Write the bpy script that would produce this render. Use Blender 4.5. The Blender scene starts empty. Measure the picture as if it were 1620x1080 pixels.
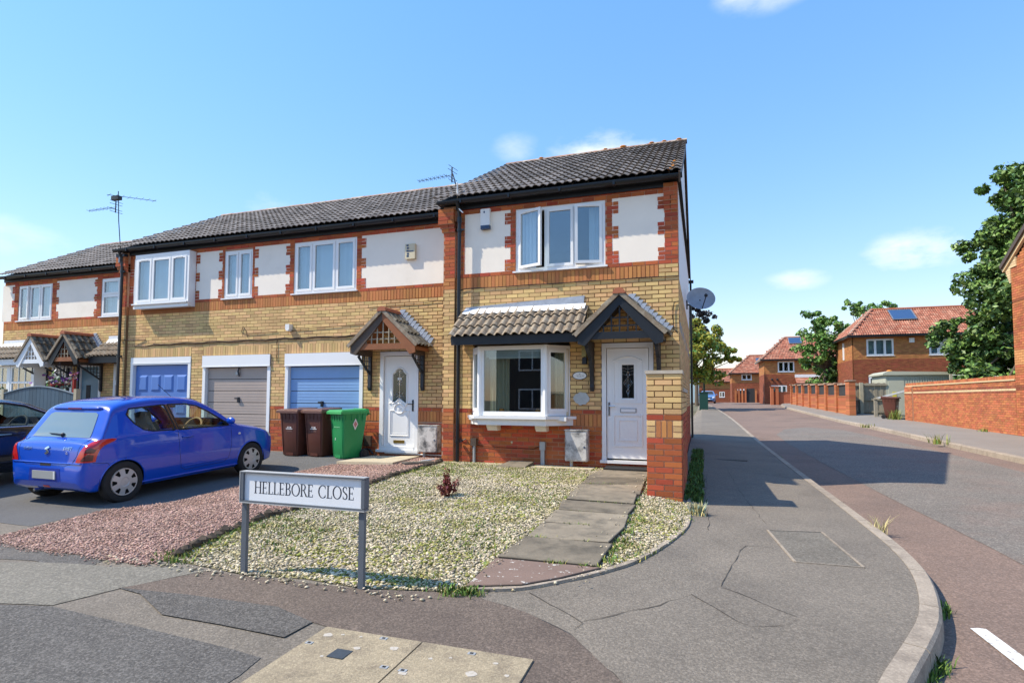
import bpy, bmesh, math, random
import numpy as np
from mathutils import Vector, Matrix, Euler
from mathutils.bvhtree import BVHTree

random.seed(7)
RNG = np.random.default_rng(11)
scene = bpy.context.scene
COL = scene.collection

# ------------------------------------------------------------------ camera
cam_data = bpy.data.cameras.new('camera')
cam = bpy.data.objects.new('camera', cam_data)
COL.objects.link(cam)
cam_data.sensor_fit = 'HORIZONTAL'
cam_data.sensor_width = 36.0
cam_data.lens = 36.0 * 887.7 / 1620.0
cam_data.shift_y = 43.2 / 1620.0
cam_data.clip_start = 0.05
cam_data.clip_end = 3000
_yaw, _pit, _rol = math.radians(-18.73), math.radians(3.0), math.radians(0.22)
_f = Vector((math.sin(_yaw), math.cos(_yaw), 0)); _r = Vector((math.cos(_yaw), -math.sin(_yaw), 0)); _u = Vector((0, 0, 1))
_f2 = _f * math.cos(_pit) + _u * math.sin(_pit); _u2 = _u * math.cos(_pit) - _f * math.sin(_pit)
_r3 = _r * math.cos(_rol) + _u2 * math.sin(_rol); _u3 = _u2 * math.cos(_rol) - _r * math.sin(_rol)
_m = Matrix((_r3, _u3, -_f2)).transposed().to_4x4()
_m.translation = Vector((0.361, -10.009, 1.302))
cam.matrix_world = _m
scene.camera = cam
CAMP = Vector((0.361, -10.009, 1.302))

# ------------------------------------------------------------------ sky and sun
SUN = Vector((0.79, 0.33, -1.0)).normalized()      # direction the light travels
sun_el = math.asin(-SUN.z)
sun_rot = math.atan2(-SUN.x, -SUN.y)
world = bpy.data.worlds.new('World')
scene.world = world
world.use_nodes = True
wn = world.node_tree; wn.nodes.clear()
wo = wn.nodes.new('ShaderNodeOutputWorld')
bg = wn.nodes.new('ShaderNodeBackground')
sky = wn.nodes.new('ShaderNodeTexSky')
sky.sky_type = 'NISHITA'; sky.sun_disc = False
sky.sun_elevation = sun_el; sky.sun_rotation = sun_rot
sky.altitude = 100; sky.air_density = 1.75; sky.dust_density = 0.1; sky.ozone_density = 10.0
bg.inputs['Strength'].default_value = 0.15
# a few thin fair-weather clouds, as soft patches broken up by noise
geo = wn.nodes.new('ShaderNodeTexCoord')
nz = wn.nodes.new('ShaderNodeTexNoise'); nz.inputs['Scale'].default_value = 9.0; nz.inputs['Detail'].default_value = 8.0
nz.inputs['Roughness'].default_value = 0.62
mp = wn.nodes.new('ShaderNodeMapping'); mp.inputs['Scale'].default_value = (1, 1, 2.2)
wn.links.new(geo.outputs['Generated'], mp.inputs['Vector']); wn.links.new(mp.outputs['Vector'], nz.inputs['Vector'])
def wmath(op, a, b=None, clamp=False):
    n = wn.nodes.new('ShaderNodeMath'); n.operation = op; n.use_clamp = clamp
    for i, v in enumerate((a, b)):
        if v is None: continue
        if isinstance(v, (int, float)): n.inputs[i].default_value = v
        else: wn.links.new(v, n.inputs[i])
    return n.outputs[0]
cl_sum = None
def cloud(az, el, waz, wel, amount):
    """soft patch of cloud centred on compass azimuth / elevation (degrees, azimuth from +Y towards +X)"""
    global cl_sum
    sx = wn.nodes.new('ShaderNodeSeparateXYZ'); wn.links.new(geo.outputs['Generated'], sx.inputs[0])
    azn = wmath('ARCTAN2', sx.outputs[0], sx.outputs[1])
    eln = wmath('ARCSINE', sx.outputs[2])
    da = wmath('DIVIDE', wmath('SUBTRACT', azn, math.radians(az)), math.radians(waz))
    de = wmath('DIVIDE', wmath('SUBTRACT', eln, math.radians(el)), math.radians(wel))
    d = wmath('ADD', wmath('MULTIPLY', da, da), wmath('MULTIPLY', de, de))
    m = wmath('SUBTRACT', 1.0, d, clamp=True)
    v = wmath('ADD', wmath('MULTIPLY', m, 1.0), wmath('MULTIPLY', wmath('SUBTRACT', nz.outputs[0], 0.5), 2.6))
    v = wmath('MULTIPLY', wmath('MULTIPLY', wmath('SUBTRACT', v, 0.32), 1.25, clamp=True), m, clamp=True)
    v = wmath('MULTIPLY', v, amount)
    cl_sum = v if cl_sum is None else wmath('ADD', cl_sum, v, clamp=True)
CLOUDS = [(-9.5, 22.6, 8, 3.8, .95), (-18.5, 24.5, 3.2, 1.8, .3), (6.5, 35.0, 6, 2.6, .65), (17.5, 12.2, 5.0, 2.2, .8),
          (8.5, 10.8, 3.4, 1.3, .5), (-42, 17.5, 3.4, 2.2, .3), (-62, 12, 7, 2.4, .35), (28, 29, 4, 2, .3), (60, 20, 14, 4, .7), (-100, 25, 16, 5, .7), (150, 22, 20, 6, .7), (-150, 30, 18, 6, .6)]
for c in CLOUDS: cloud(*c)
mixc = wn.nodes.new('ShaderNodeMixRGB')
wn.links.new(cl_sum, mixc.inputs['Fac'])
tint = wn.nodes.new('ShaderNodeMixRGB'); tint.blend_type = 'MULTIPLY'; tint.inputs['Fac'].default_value = 1.0
tint.inputs['Color2'].default_value = (1.12, .98, 1.06, 1)
wn.links.new(sky.outputs['Color'], tint.inputs['Color1'])
hs_ = wn.nodes.new('ShaderNodeHueSaturation'); hs_.inputs['Saturation'].default_value = 1.45; hs_.inputs['Value'].default_value = 1.72
ga_ = wn.nodes.new('ShaderNodeGamma'); ga_.inputs['Gamma'].default_value = .58
wn.links.new(tint.outputs['Color'], ga_.inputs['Color']); wn.links.new(ga_.outputs[0], hs_.inputs['Color']); wn.links.new(hs_.outputs['Color'], mixc.inputs['Color1'])
mixc.inputs['Color2'].default_value = (4.9, 4.95, 5.1, 1)
wn.links.new(mixc.outputs['Color'], bg.inputs['Color'])
wn.links.new(bg.outputs['Background'], wo.inputs['Surface'])

sun_data = bpy.data.lights.new('sun', 'SUN')
sun_data.energy = 3.5; sun_data.angle = math.radians(0.5); sun_data.color = (1.0, 0.905, 0.75)
sun = bpy.data.objects.new('sun', sun_data); COL.objects.link(sun)
sun.rotation_euler = SUN.to_track_quat('-Z', 'Y').to_euler()
sun.location = (-20, -10, 30)

scene.view_settings.view_transform = 'Standard'
scene.view_settings.look = 'None'
scene.view_settings.gamma = 1.0
scene.view_settings.use_curve_mapping = False
scene.view_settings.exposure = 0.85

# ------------------------------------------------------------------ materials
def pm(name, col, rough=.7, var=.12, scale=6.0, rnd=0.0, bump=0.0, bscale=60.0, metal=0.0, spec=.4, col2=None, c2scale=3.0, c2lo=.45, c2hi=.62,
       fine=0.0, fscale=160.0, coat=0.0, hue=0.0, speck=0.0, chip=0.0, chips=60.0):
    """procedural material: base colour, large soft variation, optional second colour in patches, per-piece variation, fine speckle and bump"""
    m = bpy.data.materials.new(name); m.use_nodes = True
    nt = m.node_tree; N = nt.nodes; L = nt.links
    b = N['Principled BSDF']
    b.inputs['Roughness'].default_value = rough; b.inputs['Metallic'].default_value = metal
    b.inputs['Specular IOR Level'].default_value = spec
    if coat: b.inputs['Coat Weight'].default_value = coat; b.inputs['Coat Roughness'].default_value = .03
    g = N.new('ShaderNodeNewGeometry')
    def noise(s, det=5.0, ro=.6):
        n = N.new('ShaderNodeTexNoise'); n.inputs['Scale'].default_value = s; n.inputs['Detail'].default_value = det
        n.inputs['Roughness'].default_value = ro
        L.new(g.outputs['Position'], n.inputs['Vector']); return n.outputs[0]
    def mth(op, a, b_, clamp=False):
        n = N.new('ShaderNodeMath'); n.operation = op; n.use_clamp = clamp
        for i, v in enumerate((a, b_)):
            if isinstance(v, (int, float)): n.inputs[i].default_value = v
            else: L.new(v, n.inputs[i])
        return n.outputs[0]
    cur = None
    rgb = N.new('ShaderNodeRGB'); rgb.outputs[0].default_value = (*col, 1); cur = rgb.outputs[0]
    if col2 is not None:
        mr = N.new('ShaderNodeMapRange'); mr.inputs[1].default_value = c2lo; mr.inputs[2].default_value = c2hi
        L.new(noise(c2scale, 7.0, .65), mr.inputs[0])
        mx = N.new('ShaderNodeMixRGB'); L.new(mr.outputs[0], mx.inputs[0]); L.new(cur, mx.inputs[1]); mx.inputs[2].default_value = (*col2, 1)
        cur = mx.outputs[0]
    val = 1.0
    v = mth('ADD', mth('MULTIPLY', mth('SUBTRACT', noise(scale), .5), 2 * var * 1.6), 1.0)
    if fine:
        fn = noise(fscale, 3.0, .8); v = mth('ADD', v, mth('MULTIPLY', mth('SUBTRACT', fn, .5), 5 * fine))
        if speck: v = mth('ADD', v, mth('MULTIPLY', mth('MULTIPLY', mth('SUBTRACT', fn, .64), 9.0, True), speck))
    if chip:
        vo = N.new('ShaderNodeTexVoronoi'); vo.inputs['Scale'].default_value = chips; L.new(g.outputs['Position'], vo.inputs['Vector'])
        sp3 = N.new('ShaderNodeSeparateColor'); L.new(vo.outputs['Color'], sp3.inputs[0])
        v = mth('ADD', v, mth('MULTIPLY', mth('SUBTRACT', mth('POWER', sp3.outputs[0], 2.0), .33), 2 * chip))
    hs = N.new('ShaderNodeHueSaturation')
    if rnd or hue:
        oi = N.new('ShaderNodeObjectInfo')
        fr = mth('FRACT', mth('ADD', g.outputs['Random Per Island'], oi.outputs['Random']), 0)
        if rnd: v = mth('ADD', v, mth('MULTIPLY', mth('SUBTRACT', fr, .5), 2 * rnd))
        if hue:
            fr2 = mth('FRACT', mth('MULTIPLY', fr, 17.3), 0)
            L.new(mth('ADD', mth('MULTIPLY', mth('SUBTRACT', fr2, .5), 2 * hue), .5), hs.inputs['Hue'])
    L.new(v, hs.inputs['Value']); L.new(cur, hs.inputs['Color'])
    L.new(hs.outputs['Color'], b.inputs['Base Color'])
    if bump:
        bp = N.new('ShaderNodeBump'); bp.inputs['Strength'].default_value = bump; bp.inputs['Distance'].default_value = .01
        L.new(noise(bscale, 4.0, .7), bp.inputs['Height']); L.new(bp.outputs[0], b.inputs['Normal'])
    return m

def glass_mat(name, tint=(.86, .92, .92), refl=.10, rough=0.0):
    m = bpy.data.materials.new(name); m.use_nodes = True
    nt = m.node_tree; N = nt.nodes; L = nt.links; N.clear()
    o = N.new('ShaderNodeOutputMaterial'); t = N.new('ShaderNodeBsdfTransparent'); t.inputs[0].default_value = (*tint, 1)
    gl = N.new('ShaderNodeBsdfGlossy'); gl.inputs['Roughness'].default_value = rough; gl.inputs[0].default_value = (.95, .97, 1, 1)
    fr = N.new('ShaderNodeFresnel'); ge = N.new('ShaderNodeNewGeometry'); io = N.new('ShaderNodeMapRange'); io.inputs[3].default_value = 1.5; io.inputs[4].default_value = 1 / 1.5
    L.new(ge.outputs['Backfacing'], io.inputs[0]); L.new(io.outputs[0], fr.inputs[0])     # same reflectance from either side
    ad = N.new('ShaderNodeMath'); ad.operation = 'ADD'; ad.use_clamp = True; ad.inputs[1].default_value = refl
    L.new(fr.outputs[0], ad.inputs[0])
    mx = N.new('ShaderNodeMixShader'); L.new(ad.outputs[0], mx.inputs[0]); L.new(t.outputs[0], mx.inputs[1]); L.new(gl.outputs[0], mx.inputs[2])
    L.new(mx.outputs[0], o.inputs[0])
    return m

M = {}
M['ybrick'] = pm('yellow_brick', (.67, .435, .19), .85, .12, 1.5, rnd=.19, bump=.25, bscale=90, fine=.06, fscale=120, hue=.012, col2=(.50, .31, .13), c2scale=1.1, c2lo=.52, c2hi=.85)
M['rbrick'] = pm('red_brick', (.42, .098, .034), .85, .14, 2, rnd=.24, bump=.25, bscale=90, fine=.06, fscale=120, hue=.014)
M['obrick'] = pm('orange_brick', (.50, .20, .066), .85, .10, 3, rnd=.15, bump=.25, bscale=90, fine=.08, fscale=120, hue=.008)
M['hbrick'] = pm('bright_orange_brick', (.45, .145, .056), .85, .12, 1.2, rnd=.22, fine=.06, fscale=80, hue=.01)
M['hbrick2'] = pm('amber_brick', (.44, .185, .062), .85, .12, 1.2, rnd=.20, fine=.06, fscale=80, hue=.01)
M['hbrick3'] = pm('dark_red_brick', (.27, .078, .036), .85, .12, 1.2, rnd=.22, fine=.06, fscale=80, hue=.01)
M['cbrick'] = pm('cream_brick', (.66, .48, .27), .85, .08, 2, rnd=.10)
M['ymortar'] = pm('buff_mortar', (.20, .115, .055), .95, .15, 12, bump=.3, bscale=150)
M['rmortar'] = pm('pale_mortar', (.47, .27, .17), .95, .15, 12, bump=.3, bscale=150)
M['omortar'] = pm('orange_mortar', (.34, .14, .055), .95, .15, 12)
M['render'] = pm('cream_render', (.90, .815, .70), .9, .06, 1.6, bump=.12, bscale=220, fine=.008, col2=(.76, .67, .55), c2scale=1.3, c2lo=.58, c2hi=.9)
M['white'] = pm('white_plastic', (.82, .82, .81), .32, .02, 3, spec=.5)
M['whitepaint'] = pm('white_paint', (.78, .77, .74), .5, .05, 5, fine=.02)
M['black'] = pm('black_paint', (.022, .026, .034), .45, .25, 6, fine=.1)
M['blackplastic'] = pm('black_plastic', (.013, .014, .017), .32, .15, 6)
M['fascia'] = pm('blue_black_fascia', (.012, .015, .020), .45, .25, 4)
M['rubber'] = pm('rubber', (.018, .018, .018), .75, .2, 20)
M['lead'] = pm('lead_flashing', (.40, .43, .48), .5, .25, 9, fine=.1, metal=.25)
M['leadwhite'] = pm('white_mortar_flashing', (.74, .75, .76), .75, .12, 12, bump=.3, bscale=60)
M['tile'] = pm('grey_brown_roof_tile', (.20, .172, .150), .85, .25, 4, rnd=.34, col2=(.36, .34, .31), c2scale=9, c2lo=.54, c2hi=.72, bump=.3, bscale=80, fine=.08, fscale=60)
M['btile'] = pm('buff_brown_roof_tile', (.25, .19, .13), .85, .2, 6, rnd=.14, col2=(.34, .29, .22), c2scale=9, bump=.3, bscale=80, fine=.12, fscale=60)
M['ptile'] = pm('mossy_dark_roof_tile', (.10, .085, .062), .9, .25, 6, rnd=.25, col2=(.26, .23, .17), c2scale=8, bump=.3, bscale=80)
M['ridge'] = pm('ridge_tile', (.36, .20, .13), .85, .2, 4, rnd=.2, col2=(.42, .36, .28), c2scale=4, bump=.3)
M['lichen'] = pm('orange_lichen', (.60, .22, .03), .95, .2, 20, bump=.5, bscale=80)
M['rtile'] = pm('red_roof_tile', (.33, .115, .07), .85, .12, 3, rnd=.25, col2=(.42, .22, .15), c2scale=3)
M['redclay'] = pm('terracotta_ridge', (.36, .12, .06), .8, .15, 6)
M['brownwood'] = pm('brown_stained_wood', (.085, .060, .045), .6, .2, 6, fine=.1)
M['orangewood'] = pm('orange_brown_wood', (.26, .095, .036), .55, .2, 6, fine=.1)
M['bargewhite'] = pm('white_barge_paint', (.74, .77, .80), .5, .06, 5)
M['timber'] = pm('weathered_timber', (.30, .26, .19), .85, .2, 5, rnd=.12, fine=.1)
M['timberpost'] = pm('pale_timber_post', (.42, .37, .26), .8, .15, 5)
M['garageblue'] = pm('garage_deep_blue_paint', (.085, .19, .50), .38, .05, 3)
M['garagetaupe'] = pm('garage_taupe_paint', (.42, .34, .29), .42, .05, 3)
M['garagelight'] = pm('garage_light_blue_paint', (.22, .38, .63), .42, .06, 3)
M['doorblue'] = pm('door_teal_paint', (.10, .19, .25), .4, .05, 3)
M['gateblue'] = pm('gate_slate_blue_paint', (.045, .085, .125), .5, .1, 6, rnd=.15)
M['concrete'] = pm('kerb_concrete', (.34, .28, .215), .9, .2, 5, rnd=.12, bump=.4, bscale=120, fine=.08, fscale=60, chip=.15, chips=90, col2=(.22, .18, .14), c2scale=6, c2lo=.5, c2hi=.75)
M['slab'] = pm('paving_slab', (.255, .212, .152), .9, .24, 3, rnd=.34, bump=.4, bscale=60, fine=.07, fscale=60, col2=(.13, .112, .084), c2scale=4, c2lo=.45, c2hi=.68)
M['coverslab'] = pm('cover_concrete', (.34, .275, .18), .9, .16, 4, rnd=.04, bump=.6, bscale=140, fine=.12, fscale=60, chip=.20, chips=120, col2=(.22, .175, .12), c2scale=7, c2lo=.48, c2hi=.72)
M['cream_slab'] = pm('cream_paving', (.50, .43, .30), .9, .14, 4, bump=.3)
M['tarmac'] = pm('grey_tarmac', (.198, .168, .132), .92, .16, .8, bump=.8, bscale=70, fine=.12, fscale=42, chip=.26, chips=95, col2=(.145, .124, .100), c2scale=.7, c2lo=.48, c2hi=.72)
M['tarmac2'] = pm('dark_chipped_tarmac', (.112, .102, .090), .9, .16, 1.6, bump=1.0, bscale=60, fine=.20, fscale=40, chip=.45, chips=100, col2=(.15, .13, .108), c2scale=1.1, c2lo=.5, c2hi=.8)
M['tarmac3'] = pm('brown_tarmac', (.152, .116, .090), .92, .18, 1.0, bump=.8, bscale=60, fine=.16, fscale=40, chip=.32, chips=95, col2=(.100, .076, .060), c2scale=1.0, c2lo=.44, c2hi=.68)
M['tarmac4'] = pm('green_grey_tarmac', (.190, .172, .138), .92, .14, 1.6, bump=.7, bscale=70, fine=.14, fscale=45, chip=.28, chips=75)
M['tarmacfar'] = pm('smooth_pale_tarmac', (.235, .21, .18), .92, .12, .8, bump=.5, bscale=60, fine=.14, fscale=40)
M['dark_joint'] = pm('joint_dirt_and_shade', (.062, .052, .042), .98, .3, 20)
M['roadred'] = pm('red_brown_road', (.215, .148, .113), .92, .16, .6, bump=.8, bscale=70, fine=.14, fscale=40, chip=.26, chips=80, col2=(.16, .116, .092), c2scale=.5, c2lo=.48, c2hi=.74)
M['roadgrey'] = pm('grey_worn_road', (.185, .162, .136), .92, .16, 1.0, bump=1.0, bscale=60, fine=.20, fscale=40, chip=.40, chips=75, col2=(.205, .15, .12), c2scale=.7, c2lo=.5, c2hi=.75)
M['roadmark'] = pm('white_road_paint', (.70, .68, .63), .8, .08, 10, col2=(.28, .24, .21), c2scale=30, c2lo=.52, c2hi=.66, bump=.4)
M['soil'] = pm('gravel_bed_soil', (.24, .21, .12), .95, .3, 9, col2=(.26, .25, .07), c2scale=3, bump=.6, bscale=60)
M['pinksoil'] = pm('pink_gravel_bed', (.26, .16, .13), .95, .3, 12, bump=.6, bscale=60)
M['earth'] = pm('rough_ground', (.13, .12, .07), .95, .3, .3)
M['gravelw'] = pm('white_gravel', (.50, .42, .29), .85, .14, 2, rnd=.60, hue=.012, col2=(.30, .255, .085), c2scale=1.7, c2lo=.50, c2hi=.70)
M['gravelp'] = pm('pink_gravel', (.44, .28, .215), .85, .16, 1.5, rnd=.52, hue=.012, col2=(.30, .17, .12), c2scale=2, c2lo=.5, c2hi=.75)
M['grass'] = pm('weed_green', (.115, .20, .032), .7, .2, 6, rnd=.35, hue=.03)
M['moss'] = pm('moss_yellow_green', (.28, .27, .06), .8, .25, 7, rnd=.35, hue=.03)
M['weeddark'] = pm('verge_dark_green', (.045, .10, .02), .7, .2, 6, rnd=.3, hue=.02)
M['straw'] = pm('dry_straw_grass', (.52, .44, .20), .8, .2, 6, rnd=.2)
M['redleaf'] = pm('dark_red_leaf', (.18, .042, .030), .5, .2, 9, rnd=.4, hue=.02)
M['edging'] = pm('dark_edging', (.085, .062, .042), .9, .25, 9, rnd=.2, bump=.4)
M['leaf1'] = pm('maple_leaf', (.15, .25, .055), .5, .2, .8, rnd=.45, hue=.02)
M['leaf2'] = pm('bright_leaf', (.125, .25, .05), .5, .2, .8, rnd=.38, hue=.02)
M['leaf3'] = pm('yellow_green_leaf', (.32, .31, .035), .55, .2, .6, rnd=.35, hue=.02)
M['leaf4'] = pm('purple_leaf', (.035, .030, .036), .5, .2, .8, rnd=.3)
M['bark'] = pm('bark', (.13, .10, .07), .9, .25, 10, bump=.6, bscale=30)
M['glass'] = glass_mat('window_glass', (.82, .89, .91), .10)
M['glassdark'] = glass_mat('bay_glass', (.74, .80, .80), .06)
M['carglass'] = glass_mat('car_glass', (.84, .94, .88), .02)
M['blind'] = pm('vertical_blind', (.62, .66, .70), .7, .04, 3, rnd=.16)
M['curtain'] = pm('cream_curtain', (.60, .52, .36), .9, .1, 8)
M['netcurtain'] = pm('white_curtain', (.72, .75, .78), .9, .06, 8)
M['interior'] = pm('interior_plaster', (.30, .29, .27), .9, .05, 2)
M['interiordark'] = pm('interior_dark', (.07, .075, .08), .9, .1, 2)
M['steel'] = pm('grey_metal', (.34, .36, .38), .4, .1, 6, metal=.6)
M['galv'] = pm('galvanised_grey', (.40, .41, .41), .55, .12, 8, metal=.3)
M['signgrey'] = pm('sign_grey_metal', (.115, .13, .15), .45, .12, 8, fine=.05)
M['signlight'] = pm('sign_edge_alloy', (.55, .55, .53), .4, .1, 8, metal=.3)
M['signwhite'] = pm('sign_white_face', (.80, .81, .82), .45, .03, 6)
M['letterblack'] = pm('sign_letter_black', (.025, .03, .045), .5, .05, 6)
M['meter'] = pm('stained_meter_box', (.62, .60, .56), .6, .12, 6, col2=(.08, .08, .08), c2scale=6, c2lo=.44, c2hi=.66, fine=.06)
M['brownplastic'] = pm('bin_brown_plastic', (.105, .036, .024), .42, .10, 4, fine=.03)
M['brownlid'] = pm('bin_faded_lid', (.145, .070, .052), .34, .12, 4)
M['greenplastic'] = pm('bin_green_plastic', (.018, .235, .072), .4, .10, 3, fine=.03)
M['greenlid'] = pm('bin_green_lid', (.045, .33, .095), .38, .10, 3)
M['label'] = pm('paper_label', (.70, .69, .66), .6, .05, 10)
M['cream'] = pm('cream_box', (.62, .55, .38), .5, .05, 6)
M['bluebox'] = pm('alarm_blue', (.03, .06, .13), .4, .05, 6)
M['brass'] = pm('brass', (.50, .33, .08), .28, .05, 6, metal=.9)
M['lampglass'] = pm('lamp_amber_glass', (.42, .36, .14), .25, .08, 6)
M['carblue'] = pm('blue_car_paint', (.001, .066, .50), .25, .03, 2, spec=.4, coat=1.0)
M['carblack'] = pm('black_car_paint', (.012, .010, .010), .22, .05, 2, spec=.55, coat=1.0)
M['carlight'] = pm('pale_blue_car_paint', (.10, .20, .42), .3, .05, 2, spec=.5, coat=1.0)
M['hubcap'] = pm('silver_hubcap', (.52, .50, .46), .38, .06, 6, metal=.25)
M['taillight'] = pm('red_tail_light', (.52, .012, .014), .14, .1, 10, spec=.6, coat=.6)
M['taildark'] = pm('smoked_lamp_lens', (.10, .02, .024), .15, .2, 20, spec=.6)
M['chrome'] = pm('chrome', (.75, .76, .78), .15, .03, 5, metal=1.0)
M['plate'] = pm('blank_plate', (.36, .36, .34), .55, .05, 5)
M['cardark'] = pm('car_interior_dark', (.030, .030, .032), .8, .1, 6)
M['carrear'] = pm('tinted_rear_glass', (.16, .22, .23), .10, .03, 4, spec=.8, coat=.8)
M['tan'] = pm('tan_wheel_cover', (.34, .20, .08), .6, .1, 6)
M['tyre'] = pm('tyre_rubber', (.022, .021, .020), .8, .2, 14)
M['container'] = pm('pale_green_grey_metal', (.47, .47, .37), .6, .06, 3)
M['yellow'] = pm('yellow_sticker', (.70, .60, .08), .5, .05, 8)
M['darkmesh'] = pm('dark_infill_panel', (.035, .035, .036), .8, .15, 10)
M['greenmetal'] = pm('green_post_paint', (.010, .055, .040), .5, .1, 6)
M['solar'] = pm('solar_panel', (.035, .075, .17), .15, .1, 3, spec=.7, coat=.5)
M['teal'] = pm('pale_teal_cladding', (.42, .56, .58), .6, .05, 2)
M['orangepot'] = pm('orange_ceramic', (.62, .22, .02), .35, .05, 6)
M['pinkpot'] = pm('pink_ceramic', (.50, .18, .16), .4, .05, 6)
M['plaque'] = pm('grey_stone_plaque', (.46, .47, .45), .8, .12, 14, bump=.4)
M['dishgrey'] = pm('dish_grey', (.30, .34, .40), .35, .25, 5)
M['red'] = pm('red_plastic', (.36, .04, .03), .5, .1, 6)
M['purple'] = pm('purple_flower', (.18, .05, .26), .6, .2, 8, rnd=.4)
M['flower'] = pm('mixed_flowers', (.62, .38, .36), .6, .2, 8, rnd=.4, hue=.12)
M['paleleaf'] = pm('silver_leaf', (.26, .34, .26), .6, .2, 8, rnd=.3)
M['dark'] = pm('dark_void', (.01, .01, .01), .9, .1, 5)
M['darkbrick'] = pm('dark_house_brick', (.085, .072, .060), .9, .15, 3)
# ------------------------------------------------------------------ mesh helpers
W = {}          # world origin of each top-level thing (None = children are written in its own frame)

def wl(o): return W.get(o.name, Vector((0, 0, 0)))

class MB:
    """collects shapes, builds ONE mesh object"""
    def __init__(s): s.v = []; s.f = []; s.m = []; s.mats = []
    def mi(s, mat):
        if mat not in s.mats: s.mats.append(mat)
        return s.mats.index(mat)
    def add(s, vs, fs, mat):
        k = len(s.v); s.v.extend([tuple(v) for v in vs]); i = s.mi(mat)
        for f in fs: s.f.append(tuple(k + a for a in f)); s.m.append(i)
    def box(s, x0, x1, y0, y1, z0, z1, mat):
        if x1 < x0: x0, x1 = x1, x0
        if y1 < y0: y0, y1 = y1, y0
        if z1 < z0: z0, z1 = z1, z0
        s.add([(x0, y0, z0), (x1, y0, z0), (x1, y1, z0), (x0, y1, z0), (x0, y0, z1), (x1, y0, z1), (x1, y1, z1), (x0, y1, z1)],
              [(0, 3, 2, 1), (4, 5, 6, 7), (0, 1, 5, 4), (1, 2, 6, 5), (2, 3, 7, 6), (3, 0, 4, 7)], mat)
    def obox(s, c, ax, ay, az, mat):
        c, ax, ay, az = map(Vector, (c, ax, ay, az))
        vs = [c + ax * i + ay * j + az * k for k in (-1, 1) for (i, j) in ((-1, -1), (1, -1), (1, 1), (-1, 1))]
        s.add(vs, [(0, 3, 2, 1), (4, 5, 6, 7), (0, 1, 5, 4), (1, 2, 6, 5), (2, 3, 7, 6), (3, 0, 4, 7)], mat)
    def bar(s, a, b, w, h, mat, up=(0, 0, 1)):
        """rectangular bar from a to b; w across, h along the up direction"""
        a, b = Vector(a), Vector(b); d = b - a; l = d.length; d = d / l
        side = d.cross(Vector(up))
        if side.length < 1e-5: side = d.cross(Vector((0, 1, 0)))
        side.normalize(); u = side.cross(d)
        s.obox((a + b) / 2, d * l / 2, side * w / 2, u * h / 2, mat)
    def tube(s, pts, r, mat, n=8, caps=True):
        pts = [Vector(p) for p in pts]; rs = r if isinstance(r, (list, tuple)) else [r] * len(pts)
        vs = []; prev = None
        for i, p in enumerate(pts):
            d = (pts[min(i + 1, len(pts) - 1)] - pts[max(i - 1, 0)])
            if d.length < 1e-9: d = Vector((0, 0, 1))
            d.normalize()
            if prev is None:
                a = d.cross(Vector((0, 0, 1)))
                if a.length < .05: a = d.cross(Vector((1, 0, 0)))
            else: a = prev - d * prev.dot(d)
            a.normalize(); prev = a; b = d.cross(a)
            for k in range(n):
                t = 2 * math.pi * k / n; vs.append(p + (a * math.cos(t) + b * math.sin(t)) * rs[i])
        fs = []
        for i in range(len(pts) - 1):
            for k in range(n): fs.append((i * n + k, i * n + (k + 1) % n, (i + 1) * n + (k + 1) % n, (i + 1) * n + k))
        if caps:
            fs.append(tuple(range(n - 1, -1, -1))); fs.append(tuple(range((len(pts) - 1) * n, len(pts) * n)))
        s.add(vs, fs, mat)
    def prism(s, poly, vec, mat):
        """polygon (list of 3-D points) swept along vec"""
        n = len(poly); vec = Vector(vec); a = [Vector(p) for p in poly]; b = [p + vec for p in a]
        nrm = Vector((0, 0, 0))
        for i in range(n): nrm += (a[i] - a[0]).cross(a[(i + 1) % n] - a[0])
        flip = nrm.dot(vec) > 0
        fs = [(i, (i + 1) % n, n + (i + 1) % n, n + i) for i in range(n)] + [tuple(range(n - 1, -1, -1)), tuple(range(n, 2 * n))]
        if not flip: fs = [tuple(reversed(f)) for f in fs]
        s.add(a + b, fs, mat)
    def quad(s, a, b, c, d, mat): s.add([a, b, c, d], [(0, 1, 2, 3)], mat)
    def disc(s, c, axis, r, t, mat, n=24, r2=None):
        c, axis = Vector(c), Vector(axis).normalized()
        s.tube([c - axis * t / 2, c + axis * t / 2], [r, r2 if r2 is not None else r], mat, n)
    def lathe(s, c, prof, mat, n=16, axis='z'):
        vs = []
        for (r, z) in prof:
            for k in range(n):
                t = 2 * math.pi * k / n
                p = (r * math.cos(t), r * math.sin(t), z)
                if axis == 'y': p = (p[0], p[2], p[1])
                if axis == 'x': p = (p[2], p[0], p[1])
                vs.append(Vector(c) + Vector(p))
        fs = []
        for i in range(len(prof) - 1):
            for k in range(n): fs.append((i * n + k, i * n + (k + 1) % n, (i + 1) * n + (k + 1) % n, (i + 1) * n + k))
        if axis == 'y': fs = [tuple(reversed(f)) for f in fs]
        s.add(vs, fs, mat)
    def sphere(s, c, r, mat, n=10, sq=(1, 1, 1)):
        prof = [(max(1e-4, math.sin(math.pi * i / n)), -math.cos(math.pi * i / n)) for i in range(n + 1)]
        vs = []
        for (rr, z) in prof:
            for k in range(n):
                t = 2 * math.pi * k / n
                vs.append((c[0] + r * sq[0] * rr * math.cos(t), c[1] + r * sq[1] * rr * math.sin(t), c[2] + r * sq[2] * z))
        fs = []
        for i in range(n):
            for k in range(n): fs.append((i * n + k, i * n + (k + 1) % n, (i + 1) * n + (k + 1) % n, (i + 1) * n + k))
        s.add(vs, fs, mat)
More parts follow.
